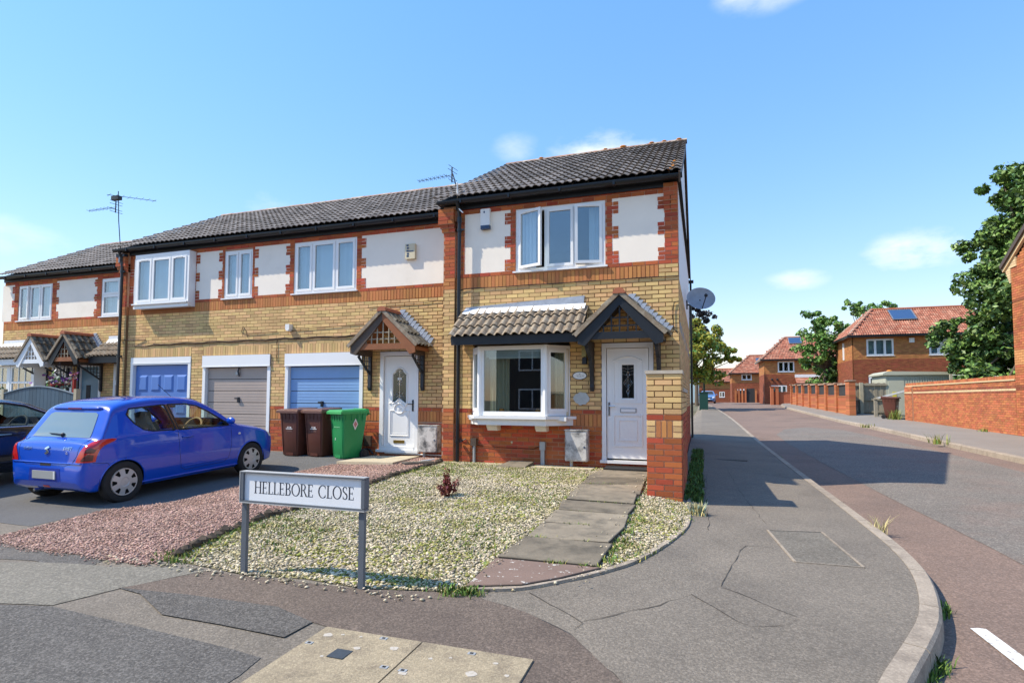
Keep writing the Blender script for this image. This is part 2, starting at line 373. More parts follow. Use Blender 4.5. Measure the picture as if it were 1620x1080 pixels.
    def mesh(s, name, off=Vector((0, 0, 0)), smooth=False):
        me = bpy.data.meshes.new(name)
        v = np.array(s.v, dtype=np.float64).reshape(-1, 3) - np.array(off)
        me.from_pydata(v.tolist(), [], s.f)
        for m in s.mats: me.materials.append(m)
        if len(s.mats) > 1: me.polygons.foreach_set('material_index', s.m)
        if smooth: me.polygons.foreach_set('use_smooth', [True] * len(s.f))
        me.update(); return me
    def build(s, name, parent=None, smooth=False, local=False):
        off = Vector((0, 0, 0))
        if parent is not None and not local: off = wl(parent)
        o = bpy.data.objects.new(name, s.mesh(name, off, smooth)); COL.objects.link(o)
        if parent is not None:
            o.parent = parent; W[o.name] = wl(parent)
        return o

def smooth_by_angle(o, deg=35):
    o.data.polygons.foreach_set('use_smooth', [True] * len(o.data.polygons))
    try: o.data.set_sharp_from_angle(angle=math.radians(deg))
    except Exception: pass
    return o

def thing(name, label, cat, loc=(0, 0, 0), rot=(0, 0, 0), group=None):
    o = bpy.data.objects.new(name, None); COL.objects.link(o)
    o.empty_display_size = .2
    o.location = loc; o.rotation_euler = rot
    o['label'] = label; o['category'] = cat
    if group: o['group'] = group
    W[o.name] = Vector(loc)
    return o
def tag(o, label, cat, group=None):
    o['label'] = label; o['category'] = cat
    if group: o['group'] = group
    return o
def structure(o, kind='structure'):
    o['kind'] = kind; return o

def inst(name, me, parent, loc, rotz=0.0):
    """another piece that shares mesh data; loc in world coordinates"""
    o = bpy.data.objects.new(name, me); COL.objects.link(o)
    o.parent = parent; o.location = Vector(loc) - wl(parent)
    if rotz: o.rotation_euler = (0, 0, rotz)
    return o

def copy_tree(o, parent=None):
    c = o.copy(); COL.objects.link(c)
    if parent is not None: c.parent = parent
    for ch in list(o.children): copy_tree(ch, c)
    W[c.name] = W.get(o.name, Vector((0, 0, 0)))
    return c

def apparent(x, y, z, area):
    d = (Vector((x, y, z)) - CAMP).length
    return area / (d * d)

# ------------------------------------------------------------------ ground heights
def interp(t, pts): return float(np.interp(t, [p[0] for p in pts], [p[1] for p in pts]))
def ss(a, b, t):
    t = min(1, max(0, (t - a) / (b - a))); return t * t * (3 - 2 * t)
AP = [(-40, -.6), (-12, -.40), (-10, -.36), (-7, -.30), (-5, -.26), (-3, -.22), (0, -.2), (10, -.08), (20, .05), (30, .3), (45, .65), (60, .8), (90, .85), (300, .9)]
def fa(y): return interp(y, AP)
def road_z(x, y): return fa(y) + .03 * min(4.6, max(0, x - 2)) * interp(y, [(20, 1), (45, .3)])
def pav_z(x, y): return fa(y) + .12 + .035 * (2 - max(0, x))
def G(x, y): return interp(y, [(-40, -.5), (-10, -.2), (-7, -.115), (-4.85, -.03), (-2.3, .065), (60, .075)]) - .205 * (1 - ss(-7.4, -4.4, x)) * (1 - ss(-1.5, .15, y))
def left_z(x, y):
    t = ss(-.4, .3, x); return G(x, y) * (1 - t) + pav_z(x, y) * t
def rpav_z(x, y): return road_z(6.6, y) + .12 + .02 * (x - 6.6)

def patch(name, poly, zf, mat, dz=0.0, step=.6, parent=None, smooth=True):
    """polygon on the ground following the height function zf"""
    bm = bmesh.new()
    vs = [bm.verts.new((p[0], p[1], 0)) for p in poly]
    bm.faces.new(vs)
    xs = [p[0] for p in poly]; ys = [p[1] for p in poly]
    def cuts(lo, hi, axis):
        vals = []; st = min(step, .3); a, b_ = (-9.3, 3.0) if axis == 0 else (-9.0, 3.0)
        q = math.floor(lo / 1.2) * 1.2
        while q < hi: vals.append(q); q += 1.2
        q = a
        while q <= b_: vals.append(q); q += .3
        for c in vals:
            if not lo + .002 < c < hi - .002: continue
            co = (c, 0, 0) if axis == 0 else (0, c, 0); no = (1, 0, 0) if axis == 0 else (0, 1, 0)
            bmesh.ops.bisect_plane(bm, geom=bm.verts[:] + bm.edges[:] + bm.faces[:], plane_co=co, plane_no=no, dist=1e-5)
    cuts(min(xs), max(xs), 0); cuts(min(ys), max(ys), 1)
    for v in bm.verts: v.co.z = zf(v.co.x, v.co.y) + dz
    bmesh.ops.recalc_face_normals(bm, faces=bm.faces[:])
    for f in bm.faces:
        if f.normal.z < 0: f.normal_flip()
    off = wl(parent) if parent else Vector((0, 0, 0))
    for v in bm.verts: v.co -= off
    me = bpy.data.meshes.new(name); bm.to_mesh(me); bm.free()
    me.materials.append(mat)
    o = bpy.data.objects.new(name, me); COL.objects.link(o)
    if parent: o.parent = parent; W[o.name] = wl(parent)
    return o

def inpoly(x, y, poly):
    c = False; n = len(poly); j = n - 1
    for i in range(n):
        xi, yi = poly[i]; xj, yj = poly[j]
        if (yi > y) != (yj > y) and x < (xj - xi) * (y - yi) / (yj - yi) + xi: c = not c
        j = i
    return c

# ------------------------------------------------------------------ brickwork
C = .075
def courses(out, x0, x1, z0, z1, mat, openings=(), phase=0, L=.225, h=C, gap=.010):
    """stretcher courses between x0..x1, cut round openings (x0,x1,z0,z1)"""
    n = int(round((z1 - z0) / h))
    for k in range(n):
        a = z0 + k * h; b = a + h
        off = 0 if (k + phase) % 2 == 0 else L / 2
        blocked = sorted([(o[0], o[1]) for o in openings if o[2] < b - .012 and o[3] > a + .012])
        spans = []; cur = x0
        for (p, q) in blocked:
            if p > cur: spans.append((cur, min(p, x1)))
            cur = max(cur, q)
        if cur < x1: spans.append((cur, x1))
        for (p, q) in spans:
            if q - p < .03: continue
            # bond is counted from the right-hand corner x1
            i0 = math.floor((x1 - off - q) / L); i = i0
            r = q
            while r > p + .005:
                nxt = x1 - off - (i + 1) * L
                l = max(nxt, p)
                if r - l > .028: out.append((l + gap / 2, r - gap / 2, a + gap / 2, b - gap / 2, mat))
                r = l; i += 1
def soldiers(out, x0, x1, z0, z1, mat, openings=(), gap=.010):
    n = max(1, int(round((x1 - x0) / C))); w = (x1 - x0) / n
    for i in range(n):
        a = x0 + i * w; b = a + w; m = (a + b) / 2
        if any(o[0] < m < o[1] and o[2] < z1 - .02 and o[3] > z0 + .02 for o in openings): continue
        out.append((a + gap / 2, b - gap / 2, z0 + gap / 2, z1 - gap / 2, mat))

_bm = {}
def brick_mesh(w, h, mat, d=.014, axis='x'):
    k = (round(w, 3), round(h, 3), mat.name, axis)
    if k not in _bm:
        b = MB(); w, h = k[0] / 2, k[1] / 2; e = .003
        if axis == 'x':
            vs = [(-w, d, -h), (w, d, -h), (w, d, h), (-w, d, h), (-w + e, 0, -h + e), (w - e, 0, -h + e), (w - e, 0, h - e), (-w + e, 0, h - e)]
            fs = [(4, 5, 6, 7), (0, 1, 5, 4), (1, 2, 6, 5), (2, 3, 7, 6), (3, 0, 4, 7)]
        else:   # face looking +x
            vs = [(-d, -w, -h), (-d, w, -h), (-d, w, h), (-d, -w, h), (0, -w + e, -h + e), (0, w - e, -h + e), (0, w - e, h - e), (0, -w + e, h - e)]
            fs = [(4, 5, 6, 7), (0, 1, 5, 4), (1, 2, 6, 5), (2, 3, 7, 6), (3, 0, 4, 7)]
        b.add(vs, fs, mat); _bm[k] = b.mesh('brick')
    return _bm[k]

def lay(thing_, fronts, limit=295, name='brick'):
    """fronts: list of (plane coordinate, axis, bricks). The pieces that show largest become objects, the rest one stuff part."""
    allb = []
    for (pl, axis, bricks) in fronts:
        for (a, b, z0, z1, mat) in bricks:
            c = ((a + b) / 2, pl, (z0 + z1) / 2) if axis == 'x' else (pl, (a + b) / 2, (z0 + z1) / 2)
            d = Vector(c) - CAMP
            cosv = abs(d.y) / d.length if axis == 'x' else abs(d.x) / d.length
            allb.append((apparent(*c, (b - a) * (z1 - z0)) * max(.02, cosv), c, b - a, z1 - z0, mat, axis))
    allb.sort(key=lambda t: -t[0])
    for i, (_, c, w, h, mat, axis) in enumerate(allb[:limit]):
        inst(name, brick_mesh(w, h, mat, axis=axis), thing_, (c[0] + (random.uniform(-.0015, .0015) if axis == 'y' else 0), c[1] + (random.uniform(-.0015, .0015) if axis == 'x' else 0), c[2]))
    rest = allb[limit:]
    if rest:
        b = MB()
        for (_, c, w, h, mat, axis) in rest:
            w /= 2; h /= 2; d = .014; j = random.uniform(-.0015, .0015)
            if axis == 'x':
                y = c[1] + j
                vs = [(c[0] - w, y + d, c[2] - h), (c[0] + w, y + d, c[2] - h), (c[0] + w, y + d, c[2] + h), (c[0] - w, y + d, c[2] + h),
                      (c[0] - w, y, c[2] - h), (c[0] + w, y, c[2] - h), (c[0] + w, y, c[2] + h), (c[0] - w, y, c[2] + h)]
            else:
                x = c[0] + j
                vs = [(x - d, c[1] - w, c[2] - h), (x - d, c[1] + w, c[2] - h), (x - d, c[1] + w, c[2] + h), (x - d, c[1] - w, c[2] + h),
                      (x, c[1] - w, c[2] - h), (x, c[1] + w, c[2] - h), (x, c[1] + w, c[2] + h), (x, c[1] - w, c[2] + h)]
            b.add(vs, [(4, 5, 6, 7), (0, 1, 5, 4), (1, 2, 6, 5), (2, 3, 7, 6), (3, 0, 4, 7)], mat)
        o = b.build('brickwork', thing_); o['kind'] = 'stuff'

def backing(b, x0, x1, Y, zones, openings, thick=.26, rec=.008):
    """mortar body of a wall facing -Y, cut round openings; zones = [(z0,z1,mat)]"""
    for (z0, z1, mat) in zones:
        zs = sorted({z0, z1} | {z for o in openings for z in (o[2], o[3]) if z0 < z < z1})
        for i in range(len(zs) - 1):
            a, c = zs[i], zs[i + 1]; m = (a + c) / 2
            cur = x0
            for o in sorted([o for o in openings if o[2] < m < o[3]]):
                if o[0] > cur: b.box(cur, o[0], Y + rec, Y + thick, a, c, mat)
                cur = max(cur, o[1])
            if cur < x1: b.box(cur, x1, Y + rec, Y + thick, a, c, mat)

# ------------------------------------------------------------------ windows
def window(parent, x0, x1, z0, z1, Y, lights, depth=.06, blind=None, open_=(), fr=.055, name='window', glass='glass', sill=True, bars=None, transom=None):
    """casement window facing -Y; lights = list of widths as fractions; open_ = {index: (hinge 'l'/'r', degrees)}"""
    open_ = dict(open_)
    b = MB(); w = M['white']
    b.box(x0, x1, Y - .008, Y + depth, z1 - fr, z1, w); b.box(x0, x1, Y - .008, Y + depth, z0, z0 + fr, w)
    b.box(x0, x0 + fr, Y - .008, Y + depth, z0 + fr, z1 - fr, w); b.box(x1 - fr, x1, Y - .008, Y + depth, z0 + fr, z1 - fr, w)
    ix0, ix1 = x0 + fr, x1 - fr; mull = .045
    n = len(lights); tot = sum(lights); ww = (ix1 - ix0 - mull * (n - 1)); cur = ix0; cells = []
    for i, l in enumerate(lights):
        e = cur + ww * l / tot; cells.append((cur, e)); cur = e + mull
        if i < n - 1: b.box(e, cur, Y - .006, Y + depth, z0 + fr, z1 - fr, w)
    root = b.build(name, parent)
    for i, (a, e) in enumerate(cells):
        zz = [(z0 + fr, z1 - fr)] if not transom else [(z0 + fr, transom - .02), (transom + .02, z1 - fr)]
        for (p, q) in zz:
            s = MB(); g = MB(); sw = .05 if i in open_ or n > 1 else .035
            y0, y1 = Y - .022, Y + .03
            s.box(a, e, y0, y1, q - sw, q, w); s.box(a, e, y0, y1, p, p + sw, w); s.box(a, a + sw, y0, y1, p + sw, q - sw, w); s.box(e - sw, e, y0, y1, p + sw, q - sw, w)
            if i in open_: s.box(a + .12, e - .12, y0 - .012, y0, q - .032, q - .018, w)
            if bars: 
                for t in bars: s.box(a + sw, e - sw, y0 + .01, y1, p + (q - p) * t - .012, p + (q - p) * t + .012, w)
            g.box(a + sw, e - sw, Y + .004, Y + .010, p + sw, q - sw, M[glass])
            if i in open_:
                side, deg = open_[i]; hx = a if side == 'l' else e; ang = math.radians(deg) * (-1 if side == 'l' else 1)
                for mbx in (s, g):
                    mbx.v = [(hx + (v[0] - hx) * math.cos(ang) - (v[1] - y0) * math.sin(ang), y0 + (v[0] - hx) * math.sin(ang) + (v[1] - y0) * math.cos(ang), v[2]) for v in mbx.v]
            so = s.build('sash', root); g.build('pane', root)
    if transom:
        t = MB(); t.box(x0 + fr, x1 - fr, Y - .006, Y + depth, transom - .02, transom + .02, w); t.build('transom', root)
    if sill:
        t = MB(); t.box(x0 - .045, x1 + .045, Y - .075, Y + .05, z0 - .03, z0 - .002, w); t.build('sill', root)
    if blind == 'vertical':
        t = MB(); x = x0 + fr
        while x < x1 - fr:
            t.obox((x + .04, Y + .16, (z0 + z1) / 2), (.040, .012, 0), (-.0004, .001, 0), (0, 0, (z1 - z0) / 2 - .03), M['blind']); x += .078
        t.build('blind', root)
    elif blind == 'curtain':
        for (a, e) in ((x0 + .04, x0 + .36), (x1 - .33, x1 - .03)):
            t = MB(); k = 14; pts = [(a + (e - a) * i / k, Y + .17 + .03 * math.sin(i * 2.1)) for i in range(k + 1)]
            for i in range(k): t.quad((pts[i][0], pts[i][1], z0 + .02), (pts[i + 1][0], pts[i + 1][1], z0 + .02), (pts[i + 1][0], pts[i + 1][1], z1 - .02), (pts[i][0], pts[i][1], z1 - .02), M['netcurtain'])
            t.build('curtain', root, smooth=True)
    return root

# ------------------------------------------------------------------ roof tiles
_tm = {}
def tile_mesh(mat, w=.30, L=.40, pitch=0.0, rolls=2, h=.034, key='', lip=.036, axis='x'):
    """interlocking tile with rolls, laid on a slope that rises towards +Y (axis x) ; origin at the middle of its lower edge"""
    k = (mat.name, round(w, 3), round(L, 3), round(pitch, 4), rolls, axis, key)
    if k in _tm: return _tm[k]
    n = rolls * 6; b = MB(); top = []
    for i in range(n + 1):
        t = i / n; x = -w / 2 + w * t + (.002 if i == 0 else 0)
        ph = (t * rolls) % 1.0
        z = h * (max(0, math.sin(math.pi * min(1, ph / .78))) ** .8 if ph < .78 else 0)
        top.append((x, z))
    c, s = math.cos(pitch), math.sin(pitch); vs = []
    def P(x, y, z): return (x, y * c - z * s, y * s + z * c)
    for (x, z) in top: vs.append(P(x, 0, z + lip))
    for (x, z) in top: vs.append(P(x, L, z + .002))
    for (x, z) in top: vs.append(P(x, 0.003, z + lip - .014))
    m = n + 1
    fs = [(i, i + 1, m + i + 1, m + i) for i in range(n)] + [(2 * m + i, 2 * m + i + 1, i + 1, i) for i in range(n)]
    b.add(vs, fs, mat)
    if axis == 'y':      # slope rises towards -x (faces +x)
        b.v = [(-v[1], v[0], v[2]) for v in b.v]
    if axis == '-y':     # slope rises towards +x (faces -x)
        b.v = [(v[1], -v[0], v[2]) for v in b.v]
    me = b.mesh('roof_tile'); _tm[k] = me
    return me

def tile_slope(parent, mat, X0, X1, Y0, Z0, Y1, Z1, w=.30, gauge=.345, limit=295, name='roof_tile', rolls=2, h=.030, jitter=.005, skip=None):
    """tiles on a slope rising from (Y0,Z0) to (Y1,Z1) between X0 and X1"""
    Ls = math.hypot(Y1 - Y0, Z1 - Z0); pitch = math.atan2(Z1 - Z0, Y1 - Y0)
    nr = max(1, int(round(Ls / gauge))); g = Ls / nr; nc = max(1, int(round((X1 - X0) / w))); w = (X1 - X0) / nc
    me = tile_mesh(mat, w, g + .05, pitch, rolls, h, key=name); pos = []
    for r in range(nr):
        for cidx in range(nc):
            y = Y0 + (Y1 - Y0) * r / nr; z = Z0 + (Z1 - Z0) * r / nr; x = X0 + w * (cidx + .5)
            if skip and skip(x, y, z): continue
            pos.append((apparent(x, y, z, 1), x, y, z + random.uniform(0, jitter)))
    pos.sort(key=lambda t: -t[0])
    for (_, x, y, z) in pos[:limit]: inst(name, me, parent, (x, y, z))
    rest = pos[limit:]
    if rest:
        b = MB(); base = [tuple(v.co) for v in me.vertices]; fs = [tuple(p.vertices) for p in me.polygons]
        for (_, x, y, z) in rest: b.add([(v[0] + x, v[1] + y, v[2] + z) for v in base], fs, mat)
        o = b.build('roof_tiling', parent); o['kind'] = 'stuff'
    return pitch

def gutter(parent, X0, X1, Y, z, r=.058):
    b = MB(); n = 8; pts = []
    for xx in (X0, X1):
        for i in range(n + 1):
            t = math.pi + math.pi * i / n; pts.append((xx, Y + r * math.cos(t), z + r * math.sin(t)))
    m = n + 1
    b.add(pts, [(i, m + i, m + i + 1, i + 1) for i in range(n)] + [tuple(range(m)), tuple(range(2 * m - 1, m - 1, -1))], M['blackplastic'])
    b.box(X0, X1, Y - r - .004, Y - r + .006, z - .004, z + .012, M['blackplastic'])
    x = X0 + .5
    while x < X1 - .2:
        b.box(x - .018, x + .018, Y - r - .010, Y + r, z - r - .006, z + .016, M['blackplastic']); x += .98
    return b.build('gutter', parent)
# ------------------------------------------------------------------ the ground
def build_ground():
    xs = [-700, -300, -120, -60, -30, -14, -9, -6, -3, -1, 0, 2, 4.6, 6.6, 9, 12, 16, 24, 40, 80, 200, 500, 900]
    ys = [-400, -120, -60, -30, -14, -10, -8, -6, -4, -2, 0, 4, 10, 20, 30, 45, 60, 90, 150, 300, 600, 1200]
    b = MB(); vs = [(x, y, fa(y) - .16) for y in ys for x in xs]; n = len(xs)
    b.add(vs, [(j * n + i, j * n + i + 1, (j + 1) * n + i + 1, (j + 1) * n + i) for j in range(len(ys) - 1) for i in range(n - 1)], M['earth'])
    structure(b.build('ground', smooth=True))
build_ground()

KERB_OUT = [(2.10, -22), (1.2, -9.5), (1.05, -7.6), (1.20, -6.95), (1.369, -6.529), (1.588, -6.079), (1.871, -5.427), (2.097, -4.533), (2.174, -3.675), (2.169, -2.681), (2.156, -.993), (2.131, .748), (2.08, 4), (2.03, 8.1), (2.0, 14), (1.98, 19.5), (1.85, 25), (1.60, 31.5), (1.2, 40), (.6, 48), (-.4, 58), (-2, 70)]
KERB_OUT = [p for p in KERB_OUT if p[1] > -7.7]
KERB_OUT = [(-6, -11.5), (-1.5, -10.2), (.35, -8.9), (.85, -8.15)] + KERB_OUT
def offset_line(pts, d):
    out = []
    for i, p in enumerate(pts):
        a = Vector(pts[max(0, i - 1)]); c = Vector(pts[min(len(pts) - 1, i + 1)]); t = (c - a).normalized()
        out.append((p[0] - t.y * d, p[1] + t.x * d))
    return out
def resample(pts, step):
    out = [Vector(pts[0])]; acc = 0
    for i in range(len(pts) - 1):
        a, b = Vector(pts[i]), Vector(pts[i + 1]); L = (b - a).length; t = step - acc
        while t <= L: out.append(a + (b - a) * t / L); t += step
        acc = (L - (t - step))
    return [(p.x, p.y) for p in out]
def smooth_line(pts, k=6):
    """Catmull-Rom through the points"""
    out = []; P = [Vector(p) for p in pts]
    for i in range(len(P) - 1):
        p0 = P[max(0, i - 1)]; p1 = P[i]; p2 = P[i + 1]; p3 = P[min(len(P) - 1, i + 2)]
        for j in range(k):
            t = j / k
            q = .5 * ((2 * p1) + (-p0 + p2) * t + (2 * p0 - 5 * p1 + 4 * p2 - p3) * t * t + (-p0 + 3 * p1 - 3 * p2 + p3) * t ** 3)
            out.append((q.x, q.y))
    out.append((P[-1].x, P[-1].y)); return out
KO = smooth_line(KERB_OUT)
KI = offset_line(KO, .125)       # towards the pavement

def kerb(name, outer, inner, zf, drop, step=.915, mat='concrete', n_max=60):
    root = thing(name, '', '', (0, 0, 0)); del root['label']; del root['category']; root['kind'] = 'structure'
    so = resample(outer, step)
    # walk along the outer line, build each stone between successive points
    rest = MB(); nb = 0
    def near_in(p):
        return min(range(len(outer)), key=lambda i: (outer[i][0] - p[0]) ** 2 + (outer[i][1] - p[1]) ** 2)
    for i in range(len(so) - 1):
        a, b_ = so[i], so[i + 1]; ta = Vector((b_[0] - a[0], b_[1] - a[1])).normalized()
        sub = 4; P = []
        ia, ib = near_in(a), near_in(b_)
        for k in range(sub + 1):
            t = k / sub; f = (ia + (ib - ia) * t); j = int(min(max(0, math.floor(f)), len(outer) - 2)); u = f - j
            q = Vector(outer[j]).lerp(Vector(outer[j + 1]), u); qi = Vector(inner[j]).lerp(Vector(inner[j + 1]), u)
            P.append((q, qi))
        # small joint
        g = .006 / step
        P[0] = (P[0][0].lerp(P[1][0], g * 4), P[0][1].lerp(P[1][1], g * 4)); P[-1] = (P[-1][0].lerp(P[-2][0], g * 4), P[-1][1].lerp(P[-2][1], g * 4))
        vs = []; 
        for (q, qi) in P:
            z = zf(qi.x, qi.y) + .006; d = drop(q.y)
            b2 = q.lerp(qi, .14); f2 = q + (q - qi) * .10
            vs += [(qi.x, qi.y, z - .2), (qi.x, qi.y, z), (b2.x, b2.y, z - .002), (q.x, q.y, z - .022), (f2.x, f2.y, z - d - .08)]
        fs = []
        for k in range(sub):
            for e in range(4): fs.append((k * 5 + e, (k + 1) * 5 + e, (k + 1) * 5 + e + 1, k * 5 + e + 1))
        fs += [(0, 1, 2, 3, 4), tuple(sub * 5 + e for e in (4, 3, 2, 1, 0))]
        mid = P[sub // 2][0]
        if (Vector((mid.x, mid.y, 0)) - Vector((CAMP.x, CAMP.y, 0))).length < 40 and mid.y > -9.5:
            m = MB(); m.add(vs, fs, M[mat]); o = m.build('kerb_stone', root)
        else: rest.add(vs, fs, M[mat]); nb += 1
    if nb: o = rest.build('kerb_run', root); o['kind'] = 'stuff'
    return root
kerb('kerb', KO, KI, left_z, lambda y: .115)

# road: one sheet between the kerbs, widened round the corner
RK = [(6.6, -30), (6.6, 4.3), (6.63, 8.2), (6.7, 15), (6.57, 23.2), (6.55, 32), (6.64, 40.5), (7.4, 48), (9.5, 56), (13, 62)]
RKO = smooth_line(RK, 4); RKI = offset_line(RKO, -.125)
road_poly = [(p[0] - .02, p[1]) for p in KO if p[1] < 50] + [(-.2, 58), (-2, 74), (30, 74), (30, 63)] + [(p[0] + .02, p[1]) for p in reversed(RKO)] + [(6.6, -40), (-40, -40), (-40, -11.5)]
structure(patch('road', road_poly, road_z, M['roadred'], 0, 1.2))
# worn grey running lane (an older surface course)
lane = [(3.15, -30), (3.15, -6), (3.10, -3), (3.0, 0), (2.9, 4), (2.85, 9), (2.95, 13)] + [(3.6, 16), (4.6, 17.2), (5.6, 15.5), (5.9, 11), (6.0, 6), (6.05, 0), (6.1, -30)]
structure(patch('worn_lane', lane, road_z, M['roadgrey'], .004, .8))
mk = patch('road_marking', [(2.076, -5.28), (2.12, -5.262), (2.17, -5.268), (2.29, -6.9), (2.18, -6.95)], road_z, M['roadmark'], .008, .5); structure(mk)

# left pavement, foreground included
pv = [p for p in offset_line(KO, .12)]
left_poly = [p for p in pv if p[1] < 60] + [(-3.5, 60), (-3.5, 9.2), (.02, 9.2), (.02, .0), (-4.4, .3), (-4.45, .9), (-14.1, .9), (-14.1, 2.1), (-24, 2.1), (-26, -11.5)]
structure(patch('pavement', left_poly, left_z, M['tarmac'], 0, .7))
right_poly = [(p[0] - .005, p[1]) for p in RKI] + [(17, 66), (17, 40), (9.3, 30), (9.30, -30)]
structure(patch('pavement_far', right_poly, rpav_z, M['tarmacfar'], 0, 1.5))
kerb('kerb_far', RKO, RKI, rpav_z, lambda y: .115)

# ------------------------------------------------------------------ end-terrace house (right)
PITCH_H = []
def fascia_board(parent, x0, x1, Y, z0=5.0, z1=5.16, name='fascia'):
    b = MB(); b.box(x0, x1, Y - .03, Y + .02, z0, z1, M['fascia']); b.box(x0, x1, Y - .24, Y - .03, z1 - .03, z1 - .005, M['fascia'])
    return b.build(name, parent)

def downpipe(parent, x, Y, z0, z1, lean=0.0, r=.036):
    b = MB(); b.tube([(x + lean, Y, z0), (x, Y, z1)], r, M['blackplastic'], 10); 
    b.tube([(x, Y, z1 - .02), (x, Y - .03, z1 + .12), (x, Y - .12, z1 + .28)], r, M['blackplastic'], 8)
    for z in (z0 + .42, z0 + 2.3, z1 - .25):
        if z < z1: b.tube([(x, Y, z - .03), (x, Y, z + .03)], r + .012, M['blackplastic'], 10); b.box(x - .02, x + .02, Y, Y + .09, z - .02, z + .02, M['blackplastic']); b.box(x + .03, x + .10, Y - .015, Y + .02, z - .015, z + .015, M['blackplastic'])
    b.tube([(x, Y, z1 - .10), (x, Y, z1)], r + .010, M['blackplastic'], 10)
    return b.build('downpipe', parent)

def upper_zone(bricks, panels, x0, x1, zbase, ztop, windows, teeth=True):
    """red brick with cream render panels; panel edges toothed every three courses"""
    holes = list(windows); rects = []
    for (a, b_, lt, rt) in panels:
        z = zbase; k = 0
        while z < ztop - .01:
            zz = min(ztop, z + 3 * C); narrow = (k % 2 == 0); d = .1125
            if zz - z < .12 and k > 4: narrow = False
            rects.append((a + (d if (lt and narrow) else 0), b_ - (d if (rt and narrow) else 0), z, zz)); z = zz; k += 1
    courses(bricks, x0, x1, zbase, ztop + .0, M['rbrick'], holes + [(r[0], r[1], r[2] - .001, r[3] + .001) for r in rects])
    return rects

def render_panels(parent, panels, Y, zbase, ztop):
    for (a, b_, lt, rt) in panels:
        b = MB(); b.box(a - .01, b_ + .01, Y + .0055, Y + .02, zbase, ztop, M['render']); b.build('render_panel', parent)

def corbel(parent, x0, x1, Y, z0, left=False, n=3):
    """three brick courses stepping out below the eaves, then the kneeler"""
    m = M['rbrick']
    for i in range(n):
        e = .028 * (i + 1); z = z0 + i * C
        for (a, b_) in ((x0 - (e if left else 0), (x0 + x1) / 2 - .005), ((x0 + x1) / 2 + .005, x1)):
            b = MB(); b.box(a, b_, Y - e, Y + .1, z + .004, z + C - .006, m); b.build('corbel_brick', parent)
        b = MB(); b.box(x0 - (e - .008 if left else 0), x1 - .004, Y - e + .008, Y + .09, z - .006, z + .006, M['rmortar']); b.build('corbel_joint', parent)
    e = .028 * n; z = z0 + n * C
    for k in range(3):
        off = 0 if k % 2 else .11
        xs = [x0 - (e if left else 0), x0 + .11 + off * .6, x1]
        for a, b_ in zip(xs[:-1], xs[1:]):
            b = MB(); b.box(a + .004, b_ - .004, Y - e, Y + .1, z + k * C + .005, z + (k + 1) * C - .005, m); b.build('corbel_brick', parent)
    b = MB(); b.box(x0 - (e - .006 if left else 0), x1 - .006, Y - e + .007, Y + .09, z, z + 3 * C, M['rmortar']); b.build('corbel_joint', parent)

ZONES = [(-.15, .80, 'rmortar'), (.80, 1.025, 'omortar'), (1.025, 1.10, 'rmortar'), (1.10, 3.425, 'ymortar'), (3.425, 3.65, 'omortar'), (3.65, 5.075, 'rmortar')]
ZONES = [(a, b, M[c]) for a, b, c in ZONES]

def roof_body(parent, X0, X1, Ye, ze, Yr, zr, Yb, gable_mat=None):
    """deck of both slopes under the tiles"""
    b = MB()
    b.add([(X0, Ye + .05, ze - .06), (X1, Ye + .05, ze - .06), (X1, Yr, zr - .08), (X0, Yr, zr - .08), (X1, Yb, ze - .06), (X0, Yb, ze - .06)],
          [(0, 1, 2, 3), (3, 2, 4, 5), (0, 5, 4, 1)], M['dark'])
    b.add([(X0, Yr, zr + .01), (X1, Yr, zr + .01), (X1, Yb + .25, ze - .02), (X0, Yb + .25, ze - .02)], [(0, 1, 2, 3)], M['tile'])
    b.build('roof_deck', parent)

def ridge_tiles(parent, X0, X1, Y, z, mat='ridge', L=.45, r=.115):
    n = max(1, int(round((X1 - X0) / L))); L = (X1 - X0) / n
    b = MB(); k = 8; vs = []
    for x in (-L / 2 + .004, L / 2 - .004):
        for i in range(k + 1):
            t = math.pi * i / k; vs.append((x, -r * math.cos(t) * 1.05, r * math.sin(t) * .62 - .05))
    m = k + 1
    b.add(vs, [(i, i + 1, m + i + 1, m + i) for i in range(k)] + [tuple(range(m - 1, -1, -1)), tuple(range(m, 2 * m))], M[mat]); me = b.mesh('ridge_tile')
    for i in range(n): inst('ridge_tile', me, parent, (X0 + L * (i + .5), Y, z + random.uniform(-.006, .006)))

